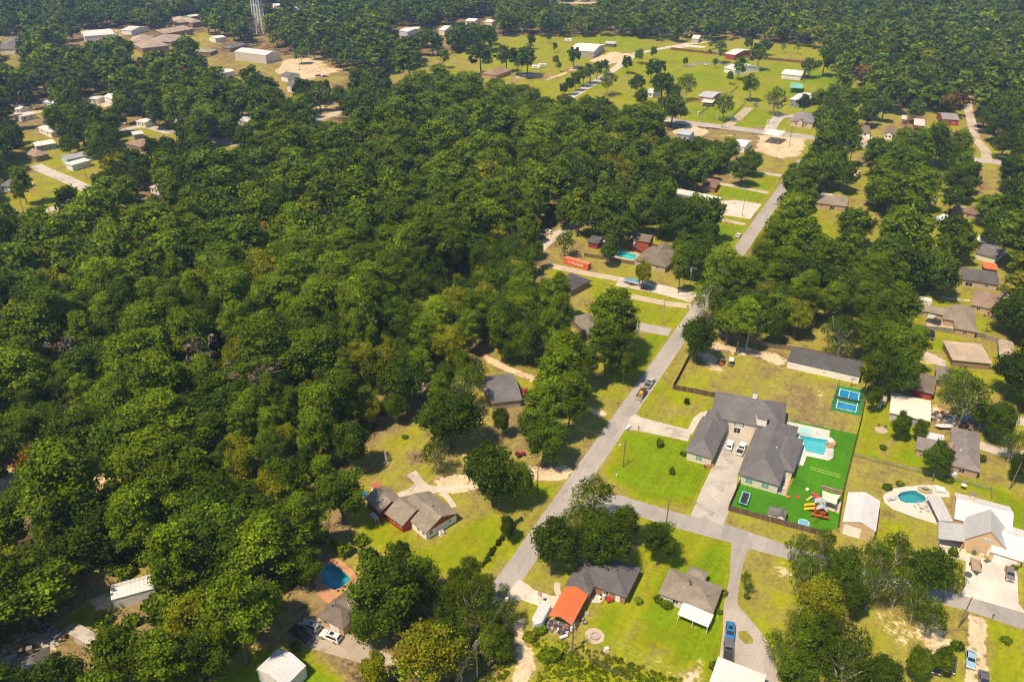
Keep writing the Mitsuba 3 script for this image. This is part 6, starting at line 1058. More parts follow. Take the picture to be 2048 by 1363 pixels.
def wires(label, stops, n=4, sag=.6, name='power_line', r=.011):
    K = thing(name, label, 'power line')
    for q in ((-1.1, .25, 1.1) if n == 4 else np.linspace(-1.1, 1.1, n)):
        pts = []
        for i in range(len(stops) - 1):
            (p0, u0), (p1, u1) = stops[i], stops[i + 1]
            for t in np.linspace(0, 1, 9)[(0 if i == 0 else 1):]:
                pts.append((p0 + u0 * q) * (1 - t) + (p1 + u1 * q) * t - np.array([0, 0, sag * 4 * t * (1 - t)]))
        part(K, 'wire', S(tube(pts, r, 3), 'paint', (.42, .40, .38)))
def top(tag, dz=-.35): p, t, u = POLES[tag]; return t + [0, 0, dz], u
wires('wires from the bottom edge past the carport and along the bottom right', [top('f'), top('g'), top('e'), (G(1430, 1372, 9.0), POLES['e'][2])])
wires('wires leaving the bottom pole towards the lower edge', [top('f'), (G(880, 1420, 9.0), POLES['f'][2])]); wires('wires along the far highway', [top('w'), top('s'), top('r'), top('y'), top('x'), (G(2120, 325, 10.), POLES['x'][2])], 3, 1.2, r=.022)
wires('wires over the far left yards', [top('v'), top('u')], 3, 1.5, r=.022); wires('service wires across the roadside pines', [top('b', -.2), top('k', -.2)], 1, .8); wires('service wires at the corner lawn', [top('a', -.2), (G(1150, 852, 7.), np.array([0, 0, .5]))], 2, .5); wires('wires of the two poles at the concrete lot', [top('n'), top('m')], 2, .4)
# ---- fences: each panel and post a part
def fence(label, pts, h=1.8, col=(.17, .125, .09), step=2.44, name='wooden_fence', rails=False, post=(.26, .20, .14), bury=0.0):
    K = thing(name, label, 'fence'); W = GP(pts)[:, :2]
    for a, b in zip(W[:-1], W[1:]):
        L = np.linalg.norm(b - a); u = (b - a) / L; v = np.array([-u[1], u[0]]); n = max(1, round(L / step)); ang = math.atan2(u[1], u[0])
        for i in range(n):
            x0, x1 = L * i / n + .06, L * (i + 1) / n - .06
            if rails == 'wire': m = trimesh.util.concatenate([box(x0 - .06, x1 + .06, -.012, .012, z, z + .03) for z in (.4, .8, h - .05)])
            elif rails: m = trimesh.util.concatenate([box(x0, x1, -.03, .03, z, z + .16) for z in np.arange(.25, h - .1, h / 3.2)])
            else:
                k = 3; m = trimesh.util.concatenate([box(x0 + (x1 - x0) * j / k + .008, x0 + (x1 - x0) * (j + 1) / k - .008, -.02 + .012 * (j % 2), .02 + .012 * (j % 2), .04, h * (1 - .012 * ((i * 3 + j * 7) % 4))) for j in range(k)])
            part(K, 'panel', S(place(m, *a, ang), 'timber', tuple(round(c * (1 + .07 * ((i * 5) % 4 - 1.5)), 4) for c in col)))
        for i in range(n + 1): q = a + u * L * i / n; part(K, 'post', S(place(box(-.055, .055, -.055, .055, 0, h + .05), *q, ang), 'timber', post))
fence('dark brown fence running from the lone oak to the mansion corner', [(1379, 714), (1348, 773), (1345, 778), (1434, 795)], col=(.125, .09, .068)); fence('long brown back fence behind the dry field and the long shed', [(1428, 672), (1480, 682), (1536, 694.5), (1600, 703), (1664, 715), (1727, 731)], col=(.22, .165, .12))
fence('brown fence in front of the artificial lawn along the side street', [(1481, 962), (1456, 1020), (1540, 1043), (1637, 1069)], col=(.145, .10, .078)); fence('dark fence between the mansion garden and the neighbouring yards', [(1675, 1056), (1686, 982), (1703.5, 912), (1721, 842), (1734, 776)], col=(.10, .085, .068))
fence('weathered grey rail fence crossing the bright yards on the right', [(1706, 912), (1753, 924), (1853, 949), (1893, 958), (1981, 980), (1982, 998)], col=(.30, .265, .22), h=1.5, rails=True, name='rail_fence'); fence('grey board fence between the brick house and the beige roof on the right', [(1834, 658), (1885, 663), (1962, 675), (1999, 688)], col=(.26, .225, .20))
fence('dark wooden fence in front of the pool with the white slide', [(1168, 513), (1200, 518), (1232, 524), (1269, 530)], col=(.20, .135, .09)); fence('brown fence behind the pool and the red barn', [(1209, 469), (1235, 474), (1262, 480)], col=(.26, .165, .09)); fence('reddish brown fence crossing the far fields', [(1341, 100), (1400, 106), (1450, 112), (1535, 120), (1610, 127)], col=(.20, .10, .055), h=2.2, step=4.0)
fence('thin wire fence along the bottom weeds', [(1130, 1300), (1180, 1322), (1240, 1352), (1270, 1370)], col=(.25, .23, .2), h=1.2, rails='wire', name='wire_fence', step=3); fence('wire fence with dark vines along the left side of the road', [(964, 1132), (985, 1102), (1014, 1066), (1060, 1020)], col=(.06, .07, .03), h=1.3, rails='wire', name='wire_fence'); fence('dark post fence along the far right paddock', [(1604, 170), (1612, 155), (1625, 140)], col=(.1, .09, .07), h=1.5, rails=True, name='rail_fence', step=4)
fence('rail fence left of the field track by the far gate', [(1395, 232), (1425, 210)], col=(.12, .11, .08), h=1.5, rails=True, name='rail_fence', step=4); fence('rail fence right of the field track by the far gate', [(1465, 233), (1490, 208)], col=(.12, .11, .08), h=1.5, rails=True, name='rail_fence', step=4); fence('fence in the far middle lawns', [(1460, 188), (1478, 173)], col=(.12, .11, .08), h=1.5, rails=True, name='rail_fence', step=4)
K = thing('vine', 'dark vines climbing over the wire fence left of the road', 'vine'); r_ = np.random.default_rng(31); W = GP([(964, 1132), (985, 1102), (1014, 1066), (1040, 1040)])[:, :2]; lob = []
for a, b in zip(W[:-1], W[1:]):
    for t in np.arange(0, 1, 1.1 / np.linalg.norm(b - a)): q = a + (b - a) * t; lob.append((q[0] + r_.normal(0, .2), q[1] + r_.normal(0, .2), r_.uniform(.3, .6), r_.uniform(.3, .62)))
V_, F_, U_ = leaves(r_, lob, 1500, .36, .7); part(K, 'leaf_mass', mikit.ply((V_, F_), 'leaf_face', uv=U_), kind='stuff')
# ------------------------------------------------------------ gardens: turf, pools, court, play things
def pool(name_label, outline, deck_col, deck_label, deck_outline, water=(.10, .50, .55), depth=1.3, z=.1, hole_fix=None, tint=(.80, .95, .98)):
    P_ = outline if isinstance(outline, Polygon) else Polygon(GP(outline)[:, :2]).buffer(.6).buffer(-.6)
    D_ = Polygon(GP(deck_outline)[:, :2]).buffer(.5).buffer(-.5).union(P_.buffer(1.7))
    POOLS.append(P_)
    dk = thing('pool_deck', deck_label, 'deck', kind='structure'); scene[dk] = S(slab(D_.difference(P_.buffer(.3)), -.05, z), 'concrete_face', deck_col)
    K = thing('swimming_pool', name_label, 'pool')
    part(K, 'coping', S(slab(P_.buffer(.3).difference(P_), -.05, z + .03), 'concrete_face', tuple(min(.78, c * 1.06) for c in deck_col)))
    ring = np.array(P_.exterior.coords)[:-1]; n = len(ring); i = np.arange(n); j = (i + 1) % n
    V = np.vstack([np.column_stack([ring, np.full(n, z)]), np.column_stack([ring, np.full(n, -depth)])])
    part(K, 'basin_wall', S((V, np.vstack([np.stack([i, j, n + j], 1), np.stack([i, n + j, n + i], 1)])), 'paint', water))
    part(K, 'basin_floor', S(slab(P_.buffer(.05), -depth - .1, -depth), 'paint', water))
    wm = slab(P_.buffer(.02), -.2, -.08); top_ = wm.vertices[:, 2] > -.1; keep = top_[wm.faces].all(1)
    g = np.column_stack([wm.vertices]); part(K, 'water', {**mikit.ply((g, wm.faces[keep]), 'water_sheet')})
    return K, P_, D_
K, MP, MD = pool('turquoise L shaped mansion pool with a stone waterfall corner', off(1350, 760, .171)((1440, 640), (1790, 700), (1740, 880), (1530, 830), (1500, 720)), (.62, .60, .56), 'white deck around the mansion pool', off(1350, 760, .171)((1310, 480), (1815, 590), (1800, 680), (1860, 730), (1850, 900), (1800, 940), (1540, 885), (1500, 1000), (1400, 985), (1500, 690), (1290, 560)), water=(.11, .50, .55))
TURF = pave('artificial_lawn', 'deep green artificial lawn around the mansion pool and play things', 'lawn', [[(1470,990),(1481,966),(1520,975),(1572,992),(1590,950),(1601,925),(1590,900),(1580,840),(1620,848),(1714,868),(1703.5,911),(1686,981),(1675,1055),(1637,1068),(1540,1042),(1458,1019)]], .035, (.060, .205, .012), 'turf_face', hole=MP.buffer(1.9).union(MD))
part(K, 'tanning_ledge', S(slab(Polygon(GP(off(1350, 760, .171)((1470, 555), (1600, 585), (1580, 640), (1455, 610)))[:, :2]), .02, .22), 'paint', (.30, .60, .62)))
r_ = np.random.default_rng(3); K = thing('rock_waterfall', 'tan boulder waterfall at the mansion pool corner', 'rocks'); c0 = G(1661, 893)
for i in range(16):
    m = trimesh.creation.icosphere(subdivisions=1); m.vertices *= 1 + .18 * r_.normal(size=(len(m.vertices), 1)); m.apply_scale(r_.uniform(.35, .75, 3)); a = r_.uniform(0, 6.28); q = r_.uniform(.2, 1.4); m.apply_translation((c0[0] + q * math.cos(a), c0[1] + q * math.sin(a), .2 + .5 * r_.random()))
    part(K, 'rock', S(m, 'concrete_face', tuple(round(v * r_.uniform(.75, 1.15), 3) for v in (.46, .32, .2))))
f3_ = off(1740, 950, .1504)
K, P2, D2 = pool('freeform blue pool with tan rim at the white deck on the right', f3_((365, 270), (420, 225), (520, 205), (610, 205), (650, 235), (720, 270), (745, 310), (720, 360), (600, 372), (480, 372), (400, 340)), (.64, .60, .53), 'rounded white deck around the freeform pool', f3_((170, 270), (300, 175), (480, 165), (700, 125), (900, 130), (1050, 215), (1060, 290), (930, 290), (920, 600), (900, 655), (600, 560), (300, 450), (190, 360)), water=(.05, .30, .36))
part(K, 'rim_wall', S(slab(Polygon(GP(f3_((640, 160), (740, 165), (830, 210), (820, 250), (740, 255), (660, 225), (620, 190)))[:, :2]).difference(Polygon(GP(f3_((680, 180), (760, 190), (800, 220), (740, 228), (690, 208)))[:, :2])), .0, .5), 'concrete_face', (.42, .33, .2))); part(K, 'spa_water', S(slab(Polygon(GP(f3_((680, 180), (760, 190), (800, 220), (740, 228), (690, 208)))[:, :2]), .05, .35), 'gloss', (.05, .16, .12)))
part(K, 'tan_ledge', S(slab(Polygon(GP(f3_((750, 270), (860, 275), (925, 310), (920, 350), (840, 355), (770, 330)))[:, :2]), .05, .13), 'concrete_face', (.47, .39, .27)))
K, P3, D3 = pool('deep blue pool half shaded by trees with a terracotta deck', off(560, 1080, .1467)((545, 440), (600, 350), (720, 320), (800, 370), (920, 470), (960, 540), (850, 640), (740, 680), (590, 590)), (.50, .27, .15), 'terracotta coloured deck around the shaded blue pool', off(560, 1080, .1467)((480, 700), (560, 300), (720, 260), (980, 520), (940, 620), (690, 880), (560, 790)), water=(.02, .36, .43))
K, P4, D4 = pool('bright turquoise pool with white slide behind the dark fence', [(1228, 506), (1240, 501), (1274, 510), (1270, 518), (1262, 519), (1229, 511)], (.50, .40, .28), 'tan deck around the pool with the white slide', [(1224, 506), (1238, 498), (1280, 508), (1272, 522), (1255, 521), (1226, 513)], water=(.08, .55, .55), depth=1.2)
K = thing('pool_slide', 'white curved slide at the turquoise pool', 'slide'); q = G(1218, 495); pts = [q + [-2.2, 1.0, 2.6], q + [-.8, 1.8, 2.0], q + [.8, 1.4, 1.2], q + [1.6, .0, .6]]
part(K, 'chute', S(tube(pts, .55, 6), 'gloss', (.74, .73, .70))); part(K, 'ladder', S([rod(pts[0] + [dx, 0, 0], pts[0] + [dx - .6, .2, -2.6], .06) for dx in (-.4, .4)], 'paint', (.6, .6, .6)))
# court
K = thing('tennis_court', 'small green and blue fenced ball court behind the mansion', 'court')
cr = off(1536, 682, .25); cq = cr((560, 358), (775, 392), (735, 600), (500, 545)); L4 = GP(cq)
part(K, 'surface', S(slab(L4[:, :2], -.05, .05), 'turf_face', (.03, .235, .085)))
A_, B_, D_, E_ = [G(*p) for p in cr((575, 380), (735, 415), (704, 570), (543, 534))]
def cpt(s, t): return (A_ * (1 - s) + B_ * s) * (1 - t) + (E_ * (1 - s) + D_ * s) * t
def quad(s0, s1, t0, t1): return [cpt(s0, t0)[:2], cpt(s1, t0)[:2], cpt(s1, t1)[:2], cpt(s0, t1)[:2]]
for s0, s1 in ((.03, .49), (.51, .97)):
    for t0, t1 in ((.02, .40), (.665, .98)): part(K, 'blue_box', S(slab(quad(s0, s1, t0, t1), .0, .055), 'turf_face', (.02, .23, .50)))
for s0, s1, t0, t1 in [(0, .03, 0, 1), (.97, 1, 0, 1), (.03, .97, 0, .02), (.03, .97, .98, 1), (.03, .97, .40, .42), (.03, .97, .645, .665), (.49, .51, .02, .40), (.49, .51, .665, .98)]: part(K, 'line', S(slab(quad(s0, s1, t0, t1), .0, .058), 'paint', (.75, .76, .76)))
na, nb = cpt(-.1, .53), cpt(1.1, .53); part(K, 'net', S(hull([na + [0, 0, .1], nb + [0, 0, .1], na + [0, 0, .95], nb + [0, 0, .95], na + [0, .03, .1], nb + [0, .03, .95]]), 'paint', (.05, .06, .05)))
for q in (na, nb): part(K, 'net_post', S(rod(q, q + [0, 0, 1.1], .05), 'paint', (.06, .06, .06)))
for a, b in ((L4[0], L4[3]), (L4[1], L4[2]), (L4[3], L4[2])):
    for t in np.linspace(0, 1, 5): q = a + (b - a) * t; part(K, 'fence_post', S(rod(q, q + [0, 0, 3], .04, n=5), 'paint', (.05, .05, .05)))
    part(K, 'fence_rail', S([rod(a + [0, 0, z], b + [0, 0, z], .03, n=4) for z in (1.5, 2.97)], 'paint', (.05, .05, .05)))
for s in (0, 1):
    q = cpt(.5, -.22 if s == 0 else -.25); 
    if s == 0:
        H_ = thing('basketball_hoop', 'basketball hoop at the far end of the ball court', 'basketball hoop'); part(H_, 'pole', S(rod(q, q + [0, 0, 3.2], .07), 'paint', (.08, .08, .08))); part(H_, 'backboard', S(box(q[0] - .8, q[0] + .8, q[1] - .35, q[1] - .3, 2.7, 3.7), 'paint', (.6, .6, .62)))
# play things
def disc(x, y, r, z0, z1, n=20): m = trimesh.creation.cylinder(r, z1 - z0, sections=n); m.apply_translation((x, y, (z0 + z1) / 2)); return m
def ringm(x, y, r0, r1, z0, z1, n=24): return slab(Point(x, y).buffer(r1, 8).difference(Point(x, y).buffer(r0, 8)), z0, z1)
K = thing('trampoline', 'rectangular trampoline with teal rim and black net poles', 'trampoline'); ps = GP(off(1440, 900, .1467)((300, 585), (420, 625), (365, 790), (240, 745)))[:, :2]; TP = Polygon(ps)
part(K, 'mat', S(slab(TP.buffer(-.35), .86, .90), 'paint', (.03, .03, .04))); part(K, 'rim', S(slab(TP.difference(TP.buffer(-.38)), .84, .95), 'paint', (.17, .42, .40)))
for a, b in zip(ps, np.roll(ps, -1, 0)):
    for t in (0, .5): q = a + (b - a) * t; part(K, 'net_pole', S(rod((*q, 0), (*(q + .1 * (q - ps.mean(0)) / 2), 2.5), .045, n=5), 'paint', (.03, .03, .03)))
K = thing('playhouse', 'small white playhouse with grey heart shaped roofline by the front fence', 'playhouse'); wing(K, (1535, 1026), (1571, 1036), (1575, 1020), ze=1.9, kind='gable', rise=.9, roof=SH_DARK, wall=W_WHITE, wface='paint', ov=.15)
f, r, _ = wing(K, (1552, 1033), (1571, 1038), (1575, 1022), ze=2.0, kind='gable', rise=1.0, roof=SH_DARK, wall=W_WHITE, wface='paint', ov=.15, ridge='v'); opening(K, f, r, 0, .5, 1.1, .8, .7)
K = thing('play_set', 'wooden climbing frame with yellow slide, grey peaked roofs and swings', 'play set'); q = G(1638, 1028)
WD = (.42, .12, .03)
def qb(x0, x1, y0, y1, z0, z1): return place(box(x0, x1, y0, y1, z0, z1), q[0], q[1], -.35)
for x in (-1.2, 1.2):
    for y in (-.8, 1.0): part(K, 'post', S(place(rod((x, y, 0), (x, y, 2.6), .08), q[0], q[1], -.35), 'paint', WD))
part(K, 'platform', S(qb(-1.4, 1.4, -1, 1.2, 1.3, 1.45), 'paint', WD)); part(K, 'railing', S([qb(-1.4, 1.4, -1, -.9, 1.5, 2.1), qb(-1.4, -1.3, -1, 1.2, 1.5, 2.1)], 'paint', (.5, .09, .03)))
for y0 in (-.9, 1.6): part(K, 'peak_roof', S(place(prism([(-1.3, 0), (0, .95), (1.3, 0), (1.3, .08), (0, 1.03), (-1.3, .08)], -.8, .8, 1), *(q[:2] + np.array([.35 * (y0 > 0), y0])), -.35, 2.6), 'paint', (.42, .46, .5)))
for y0, lb in ((.2, None), (1.8, None)): part(K, 'slide', S(place(tube([(-1.3, y0, 1.5), (-2.2, y0 + .1, 1.1), (-3.2, y0 + .3, .4), (-3.6, y0 + .3, .2)], .38, 6), q[0], q[1], -.35), 'gloss', (.75, .45, .02)))
part(K, 'swing_beam', S(place(rod((1.6, -1.1, 2.4), (-1.2, -4.2, 2.4), .1), q[0], q[1], -.35), 'paint', WD)); part(K, 'swing_leg', S([place(rod((-1.2 + s, -4.2, 0), (-1.2, -4.2, 2.4), .07), q[0], q[1], -.35) for s in (-1, 1)], 'paint', WD)); part(K, 'ramp', S(qb(-2.0, 2.2, -2.0, -1.6, .9, 1.3), 'paint', (.5, .10, .03)))
K = thing('shade_sail', 'square cream shade sail on posts over a sandpit corner', 'shade sail'); ss = GP(off(1440, 900, .1467)((1395, 545), (1650, 610), (1590, 740), (1360, 690)), 2.6)
n_ = 9; gg = np.array([[(ss[0] * (1 - s) + ss[1] * s) * (1 - t) + (ss[3] * (1 - s) + ss[2] * s) * t + [0, 0, -.5 * math.sin(math.pi * s) * math.sin(math.pi * t)] for s in np.linspace(0, 1, n_)] for t in np.linspace(0, 1, n_)])
cc = gg.mean((0, 1)); sg, tg = np.meshgrid(np.linspace(0, 1, n_), np.linspace(0, 1, n_)); pull = (1 - np.maximum(abs(2 * sg - 1), abs(2 * tg - 1)) * 0) * .16 * np.clip(1 - np.minimum(abs(2 * sg - 1), abs(2 * tg - 1)), 0, 1) * np.maximum(abs(2 * sg - 1), abs(2 * tg - 1)) ** 4
gg = gg + (cc - gg) * pull[..., None]; ii = np.arange(n_ - 1)[:, None] * n_ + np.arange(n_ - 1); ii = ii.ravel()
part(K, 'cloth', S((gg.reshape(-1, 3), np.stack([ii, ii + 1, ii + n_ + 1, ii + n_], 1)), 'paint', (.68, .60, .46), True))
for p in ss: part(K, 'post', S(rod((p[0], p[1], 0), (p[0], p[1], 2.75), .07), 'paint', (.2, .16, .12)))
K = thing('low_wall', 'low timber wall and bench behind the shade sail', 'wall'); wq = GP(off(1440, 900, .1467)((1375, 525), (1660, 600)))[:, :2]; ang = math.atan2(*(wq[1] - wq[0])[::-1]); Lw = np.linalg.norm(wq[1] - wq[0]); part(K, 'board', S(place(box(0, Lw, -.08, .08, 0, 1.1), *wq[0], ang), 'timber', (.3, .22, .15))); part(K, 'cap', S(place(box(-.1, Lw + .1, -.15, .15, 1.1, 1.16), *wq[0], ang), 'timber', (.4, .31, .22)))
pave('patio', 'sandy play corner under the shade sail', 'patio', [off(1440, 900, .1467)((1340, 690), (1660, 690), (1620, 860), (1470, 810), (1350, 740))], .045, (.52, .44, .33))
K = thing('picnic_table', 'white table at the sandy play corner', 'table'); q = G(1668, 1013); part(K, 'top', S(place(box(-.7, .7, -.5, .5, .72, .78), q[0], q[1], -.4), 'paint', (.74, .72, .68))); part(K, 'leg', S([place(box(x - .05, x + .05, -.4, .4, 0, .72), q[0], q[1], -.4) for x in (-.5, .5)], 'paint', (.5, .48, .45)))
def kid(name, label, cat, x, y, parts_):
    K = thing(name, label, cat); q = G(x, y)
    for nm, m, col in parts_: part(K, nm, S(place(m, q[0], q[1], .4), 'gloss', col))
kid('toy_slide', 'toy slide set in red, blue and yellow plastic beside the shade sail', 'toy', 1625, 997, [('slide', tube([(-1.9, .1, .15), (-1.0, .1, .4), (-.2, .1, .9)], .26, 6), (.68, .62, .08)), ('tower', box(-.2, .8, -.4, .6, 0, 1.0), (.10, .18, .55)), ('roof', hull(rectpts(-.3, .9, -.5, .7, 1.4) + [(-.3, .1, 1.8), (.9, .1, 1.8)]), (.5, .06, .05)), ('post', trimesh.util.concatenate([box(x, x + .1, y, y + .1, 1, 1.4) for x in (-.2, .7) for y in (-.4, .5)]), (.1, .3, .1))])
kid('toy_house', 'little lilac and red plastic play block next to the toy slide', 'toy', 1632, 999, [('base', hull(rectpts(-.6, .6, -.5, .5, 0) + rectpts(-.5, .5, -.4, .4, .9)), (.25, .25, .6)), ('lid', hull(rectpts(-.65, .65, -.5, .5, .9) + [(-.6, 0, 1.3), (.6, 0, 1.3)]), (.55, .10, .08))])
kid('toy_car', 'orange ride-on toy on the artificial lawn', 'toy', 1577, 994, [('body', hull(rectpts(-.55, .55, -.35, .35, .15) + rectpts(-.4, .3, -.3, .3, .55)), (.7, .28, .04)), ('seat', box(-.2, .1, -.2, .2, .55, .75), (.3, .05, .03)), ('wheel', trimesh.util.concatenate([box(x - .12, x + .12, y - .06, y + .06, 0, .24) for x in (-.35, .35) for y in (-.36, .36)]), (.04, .04, .04))])
kid('toy_ring', 'red toy ring on the artificial lawn', 'toy', 1596, 993.5, [('ring', ringm(0, 0, .25, .55, 0, .2), (.5, .07, .03))]); kid('beach_ball', 'pale ball like toy on the artificial lawn', 'toy', 1614, 981, [('shell', trimesh.creation.icosphere(subdivisions=2, radius=.5).apply_translation((0, 0, .5)), (.7, .66, .45)), ('base', disc(0, 0, .35, 0, .1), (.5, .4, .3))])
kid('wading_pool', 'round blue wading pool against the front fence', 'wading pool', 1607, 1047, [('rim', ringm(0, 0, 1.15, 1.4, 0, .45), (.3, .62, .55)), ('water', disc(0, 0, 1.16, 0, .3), (.16, .36, .55))])
for i, (a, b) in enumerate([((1580, 1012), (1943, 1108)), ((1577, 1033), (1932, 1135))]):
    p, q = [G(1350 + x * .171, 760 + y * .171) for x, y in (((1580, 1010), (1940, 1108))[0], (1940, 1108))] if i == 0 else [G(1350 + x * .171, 760 + y * .171) for x, y in ((1577, 1035), (1932, 1135))]
    K = thing('painted_line', ('upper' if i == 0 else 'lower') + ' of two pale lines painted across the artificial lawn', 'line', kind='structure'); u = (q - p)[:2] / np.linalg.norm((q - p)[:2]); v = np.array([-u[1], u[0]]) * .09; scene[K] = S(slab([p[:2] - v, q[:2] - v, q[:2] + v, p[:2] + v], 0, .045), 'paint', (.45, .52, .12))
pave('patio', 'narrow pale patio at the right flank of the mansion', 'patio', [off(1440, 900, .1467)((890, 280), (980, 300), (940, 440), (890, 625), (780, 590), (800, 490))], .05, (.55, .47, .40))
# furniture
def chair_set(x, y, label, col=(.45, .46, .47), n=4, r=1.3):
    K = thing('garden_table', 'table of the ' + label, 'table'); q = G(x, y); part(K, 'top', S(disc(q[0], q[1], .6, .7, .76), 'paint', col)); part(K, 'leg', S(disc(q[0], q[1], .12, 0, .7), 'paint', (.2, .2, .2)))
    for i in range(n):
        a = i * 2 * math.pi / n + .4; c = thing('garden_chair', 'grey garden chair of the ' + label, 'chair', 'chairs of the ' + label); cx, cy = q[0] + r * math.cos(a), q[1] + r * math.sin(a)
        part(c, 'seat', S(place(box(-.28, .28, -.28, .28, .38, .46), cx, cy, a), 'paint', col)); part(c, 'backrest', S(place(box(.22, .3, -.28, .28, .46, .95), cx, cy, a), 'paint', col)); part(c, 'leg', S([place(box(sx - .03, sx + .03, sy - .03, sy + .03, .1, .38), cx, cy, a) for sx in (-.22, .22) for sy in (-.22, .22)], 'paint', (.25, .25, .25)))
chair_set(1842.5, 1017, 'seating group in front of the freeform pool', n=5, r=1.5); chair_set(1783, 1000, 'seating pair left of the freeform pool', n=2, r=1.0); chair_set(1560, 950 + 16, 'dining set at the mansion patio', (.16, .15, .15), n=4, r=1.0)
K = thing('daybed', 'square white daybed beside the freeform pool', 'daybed'); q = G(1880, 981); part(K, 'mattress', S(place(hull(rectpts(-1.2, 1.2, -1, 1, .45) + rectpts(-1.1, 1.1, -.9, .9, .7)), q[0], q[1], -.3, .1), 'paint', (.72, .70, .66))); part(K, 'base', S(place(box(-1.1, 1.1, -.9, .9, 0, .45), q[0], q[1], -.3, .1), 'paint', (.3, .3, .3)))
kid('plant_pot', 'dark planter pot by the door of the tan house', 'pot', 1947, 1108, [('pot', disc(0, 0, .5, 0, .8, 12), (.09, .08, .07)), ('plant', disc(0, 0, .35, .8, 1.1, 8), (.05, .08, .03))]); kid('cooler', 'white cooler by the door of the tan house', 'box', 1962, 1113, [('box', box(-.5, .5, -.35, .35, 0, .7), (.72, .68, .62)), ('lid', box(-.53, .53, -.38, .38, .7, .8), (.5, .45, .4))]); kid('door_mat', 'dark mat at the garage of the tan house', 'mat', 1975, 1121, [('mat', box(-.9, .9, -.5, .5, 0, .12), (.08, .08, .08))])
kid('tyre_planter', 'dark round planter left of the bare utility trailer', 'planter', 1936, 1150, [('rim', ringm(0, 0, .3, .75, 0, .5), (.07, .08, .1)), ('soil', disc(0, 0, .32, 0, .35), (.1, .08, .06))])
kid('plant_pot', 'yellow pot at the corner of the left garage wing', 'pot', 1364, 911, [('pot', disc(0, 0, .45, 0, .6, 12), (.75, .55, .03)), ('soil', disc(0, 0, .35, .6, .68, 10), (.5, .4, .05))]); kid('log_pile', 'brown log pile at the garage wing corner', 'log pile', 1418, 932, [('log', trimesh.util.concatenate([rod((-1.3, y, z), (1.3, y, z), .2, n=8) for y, z in ((-.4, .2), (0, .2), (.4, .2), (-.2, .52), (.2, .52))]), (.32, .17, .08)), ('stake', trimesh.util.concatenate([box(-1.4, -1.3, -.5, .5, 0, .8), box(1.3, 1.4, -.5, .5, 0, .8)]), (.1, .06, .03))])
K = thing('fire_pit', 'stone ring in the middle of the round sandy circle', 'fire pit'); q = G(1190, 1272)
for i in range(12): a = i * math.pi / 6; part(K, 'stone', S(place(box(-.14, .14, -.22, .22, 0, .35), q[0] + .9 * math.cos(a), q[1] + .9 * math.sin(a), a, .05), 'concrete_face', (.45, .36, .29)))
part(K, 'ash', S(disc(q[0], q[1], .75, .0, .12), 'paint', (.42, .36, .33)))
K = thing('fire_pit', 'stone ringed fire pit with two seats on the bright yard', 'fire pit'); q = G(1762, 861)
for i in range(14): a = i * 2 * math.pi / 14; part(K, 'stone', S(place(box(-.2, .2, -.3, .3, 0, .35), q[0] + 1.5 * math.cos(a), q[1] + 1.5 * math.sin(a), a), 'concrete_face', (.52, .45, .34)))
part(K, 'sand_bed', S(disc(q[0], q[1], 1.35, 0, .1), 'paint', (.45, .36, .26)))
for x, y, lb in [(1756, 853, 'left'), (1769, 856, 'right')]: kid('garden_chair', f'{lb} dark chair at the stone ringed fire pit', 'chair', x, y, [('seat', box(-.35, .35, -.35, .35, .3, .4), (.12, .1, .08)), ('backrest', box(.3, .4, -.35, .35, .4, 1.0), (.12, .1, .08)), ('leg', trimesh.util.concatenate([box(sx - .04, sx + .04, sy - .04, sy + .04, 0, .3) for sx in (-.3, .3) for sy in (-.3, .3)]), (.12, .1, .08))])
K = thing('tree_stump', 'tall grey dead trunk standing in a mound of roots on the yard', 'tree stump'); q = G(775, 925); part(K, 'trunk', S(limb((*q[:2], 0), (q[0] - .5, q[1] + .3, 3.6), .45, .28, .05, np.random.default_rng(1), n=9), 'bark_face', (.40, .35, .28)))
r_ = np.random.default_rng(8)
for i in range(14): a = r_.uniform(0, 6.28); L_ = r_.uniform(1.2, 3.2); part(K, 'root', S(rod((q[0] + .3 * math.cos(a), q[1] + .3 * math.sin(a), .45), (q[0] + L_ * math.cos(a) - .8, q[1] + L_ * math.sin(a) - .5, .08), .22, .08, 6), 'bark_face', (.34, .27, .19)))
kid('garden_cart', 'faded red wooden cart lying on the yard above the red house', 'cart', 736, 939, [('deck', box(-1.4, 1.3, -.75, .75, .35, .5), (.42, .10, .08)), ('side_board', trimesh.util.concatenate([box(-1.4, 1.3, s * .75 - .04, s * .75 + .04, .5, .8) for s in (-1, 1)]), (.36, .09, .07)), ('axle', box(.9, 1.3, -.8, .8, .1, .35), (.06, .05, .05)), ('wheel', trimesh.util.concatenate([box(x - .25, x + .25, y - .08, y + .08, 0, .5) for x in (-.8, .8) for y in (-.75, .75)]), (.05, .05, .05))])
kid('tarp', 'bright blue tarp heap beside the rusty roofed shed', 'tarp', 728, 988, [('heap', hull([(-1, -.8, 0), (1, -.7, 0), (.9, .8, 0), (-.8, .9, 0), (-.4, 0, .9), (.3, .2, 1.0)]), (.04, .28, .62)), ('fold', hull([(-1.4, -1, 0), (-.3, -1.3, 0), (-.6, -.4, .5), (-1.1, -.2, .05)]), (.10, .40, .66))])
kid('water_tank', 'blue water tank in the cluttered yard by the half dead oak', 'tank', 1942, 841, [('tank', hull(rectpts(-1.1, 1.1, -.8, .8, 0) + rectpts(-1.0, 1.0, -.7, .7, 1.3)), (.06, .28, .5)), ('lid', box(-.7, .7, -.5, .5, 1.3, 1.4), (.1, .36, .6))])
K = thing('rubbish_heap', 'white rubbish heap in the brush inside the lot', 'rubble', kind='stuff'); q = G(577, 882); ms = []
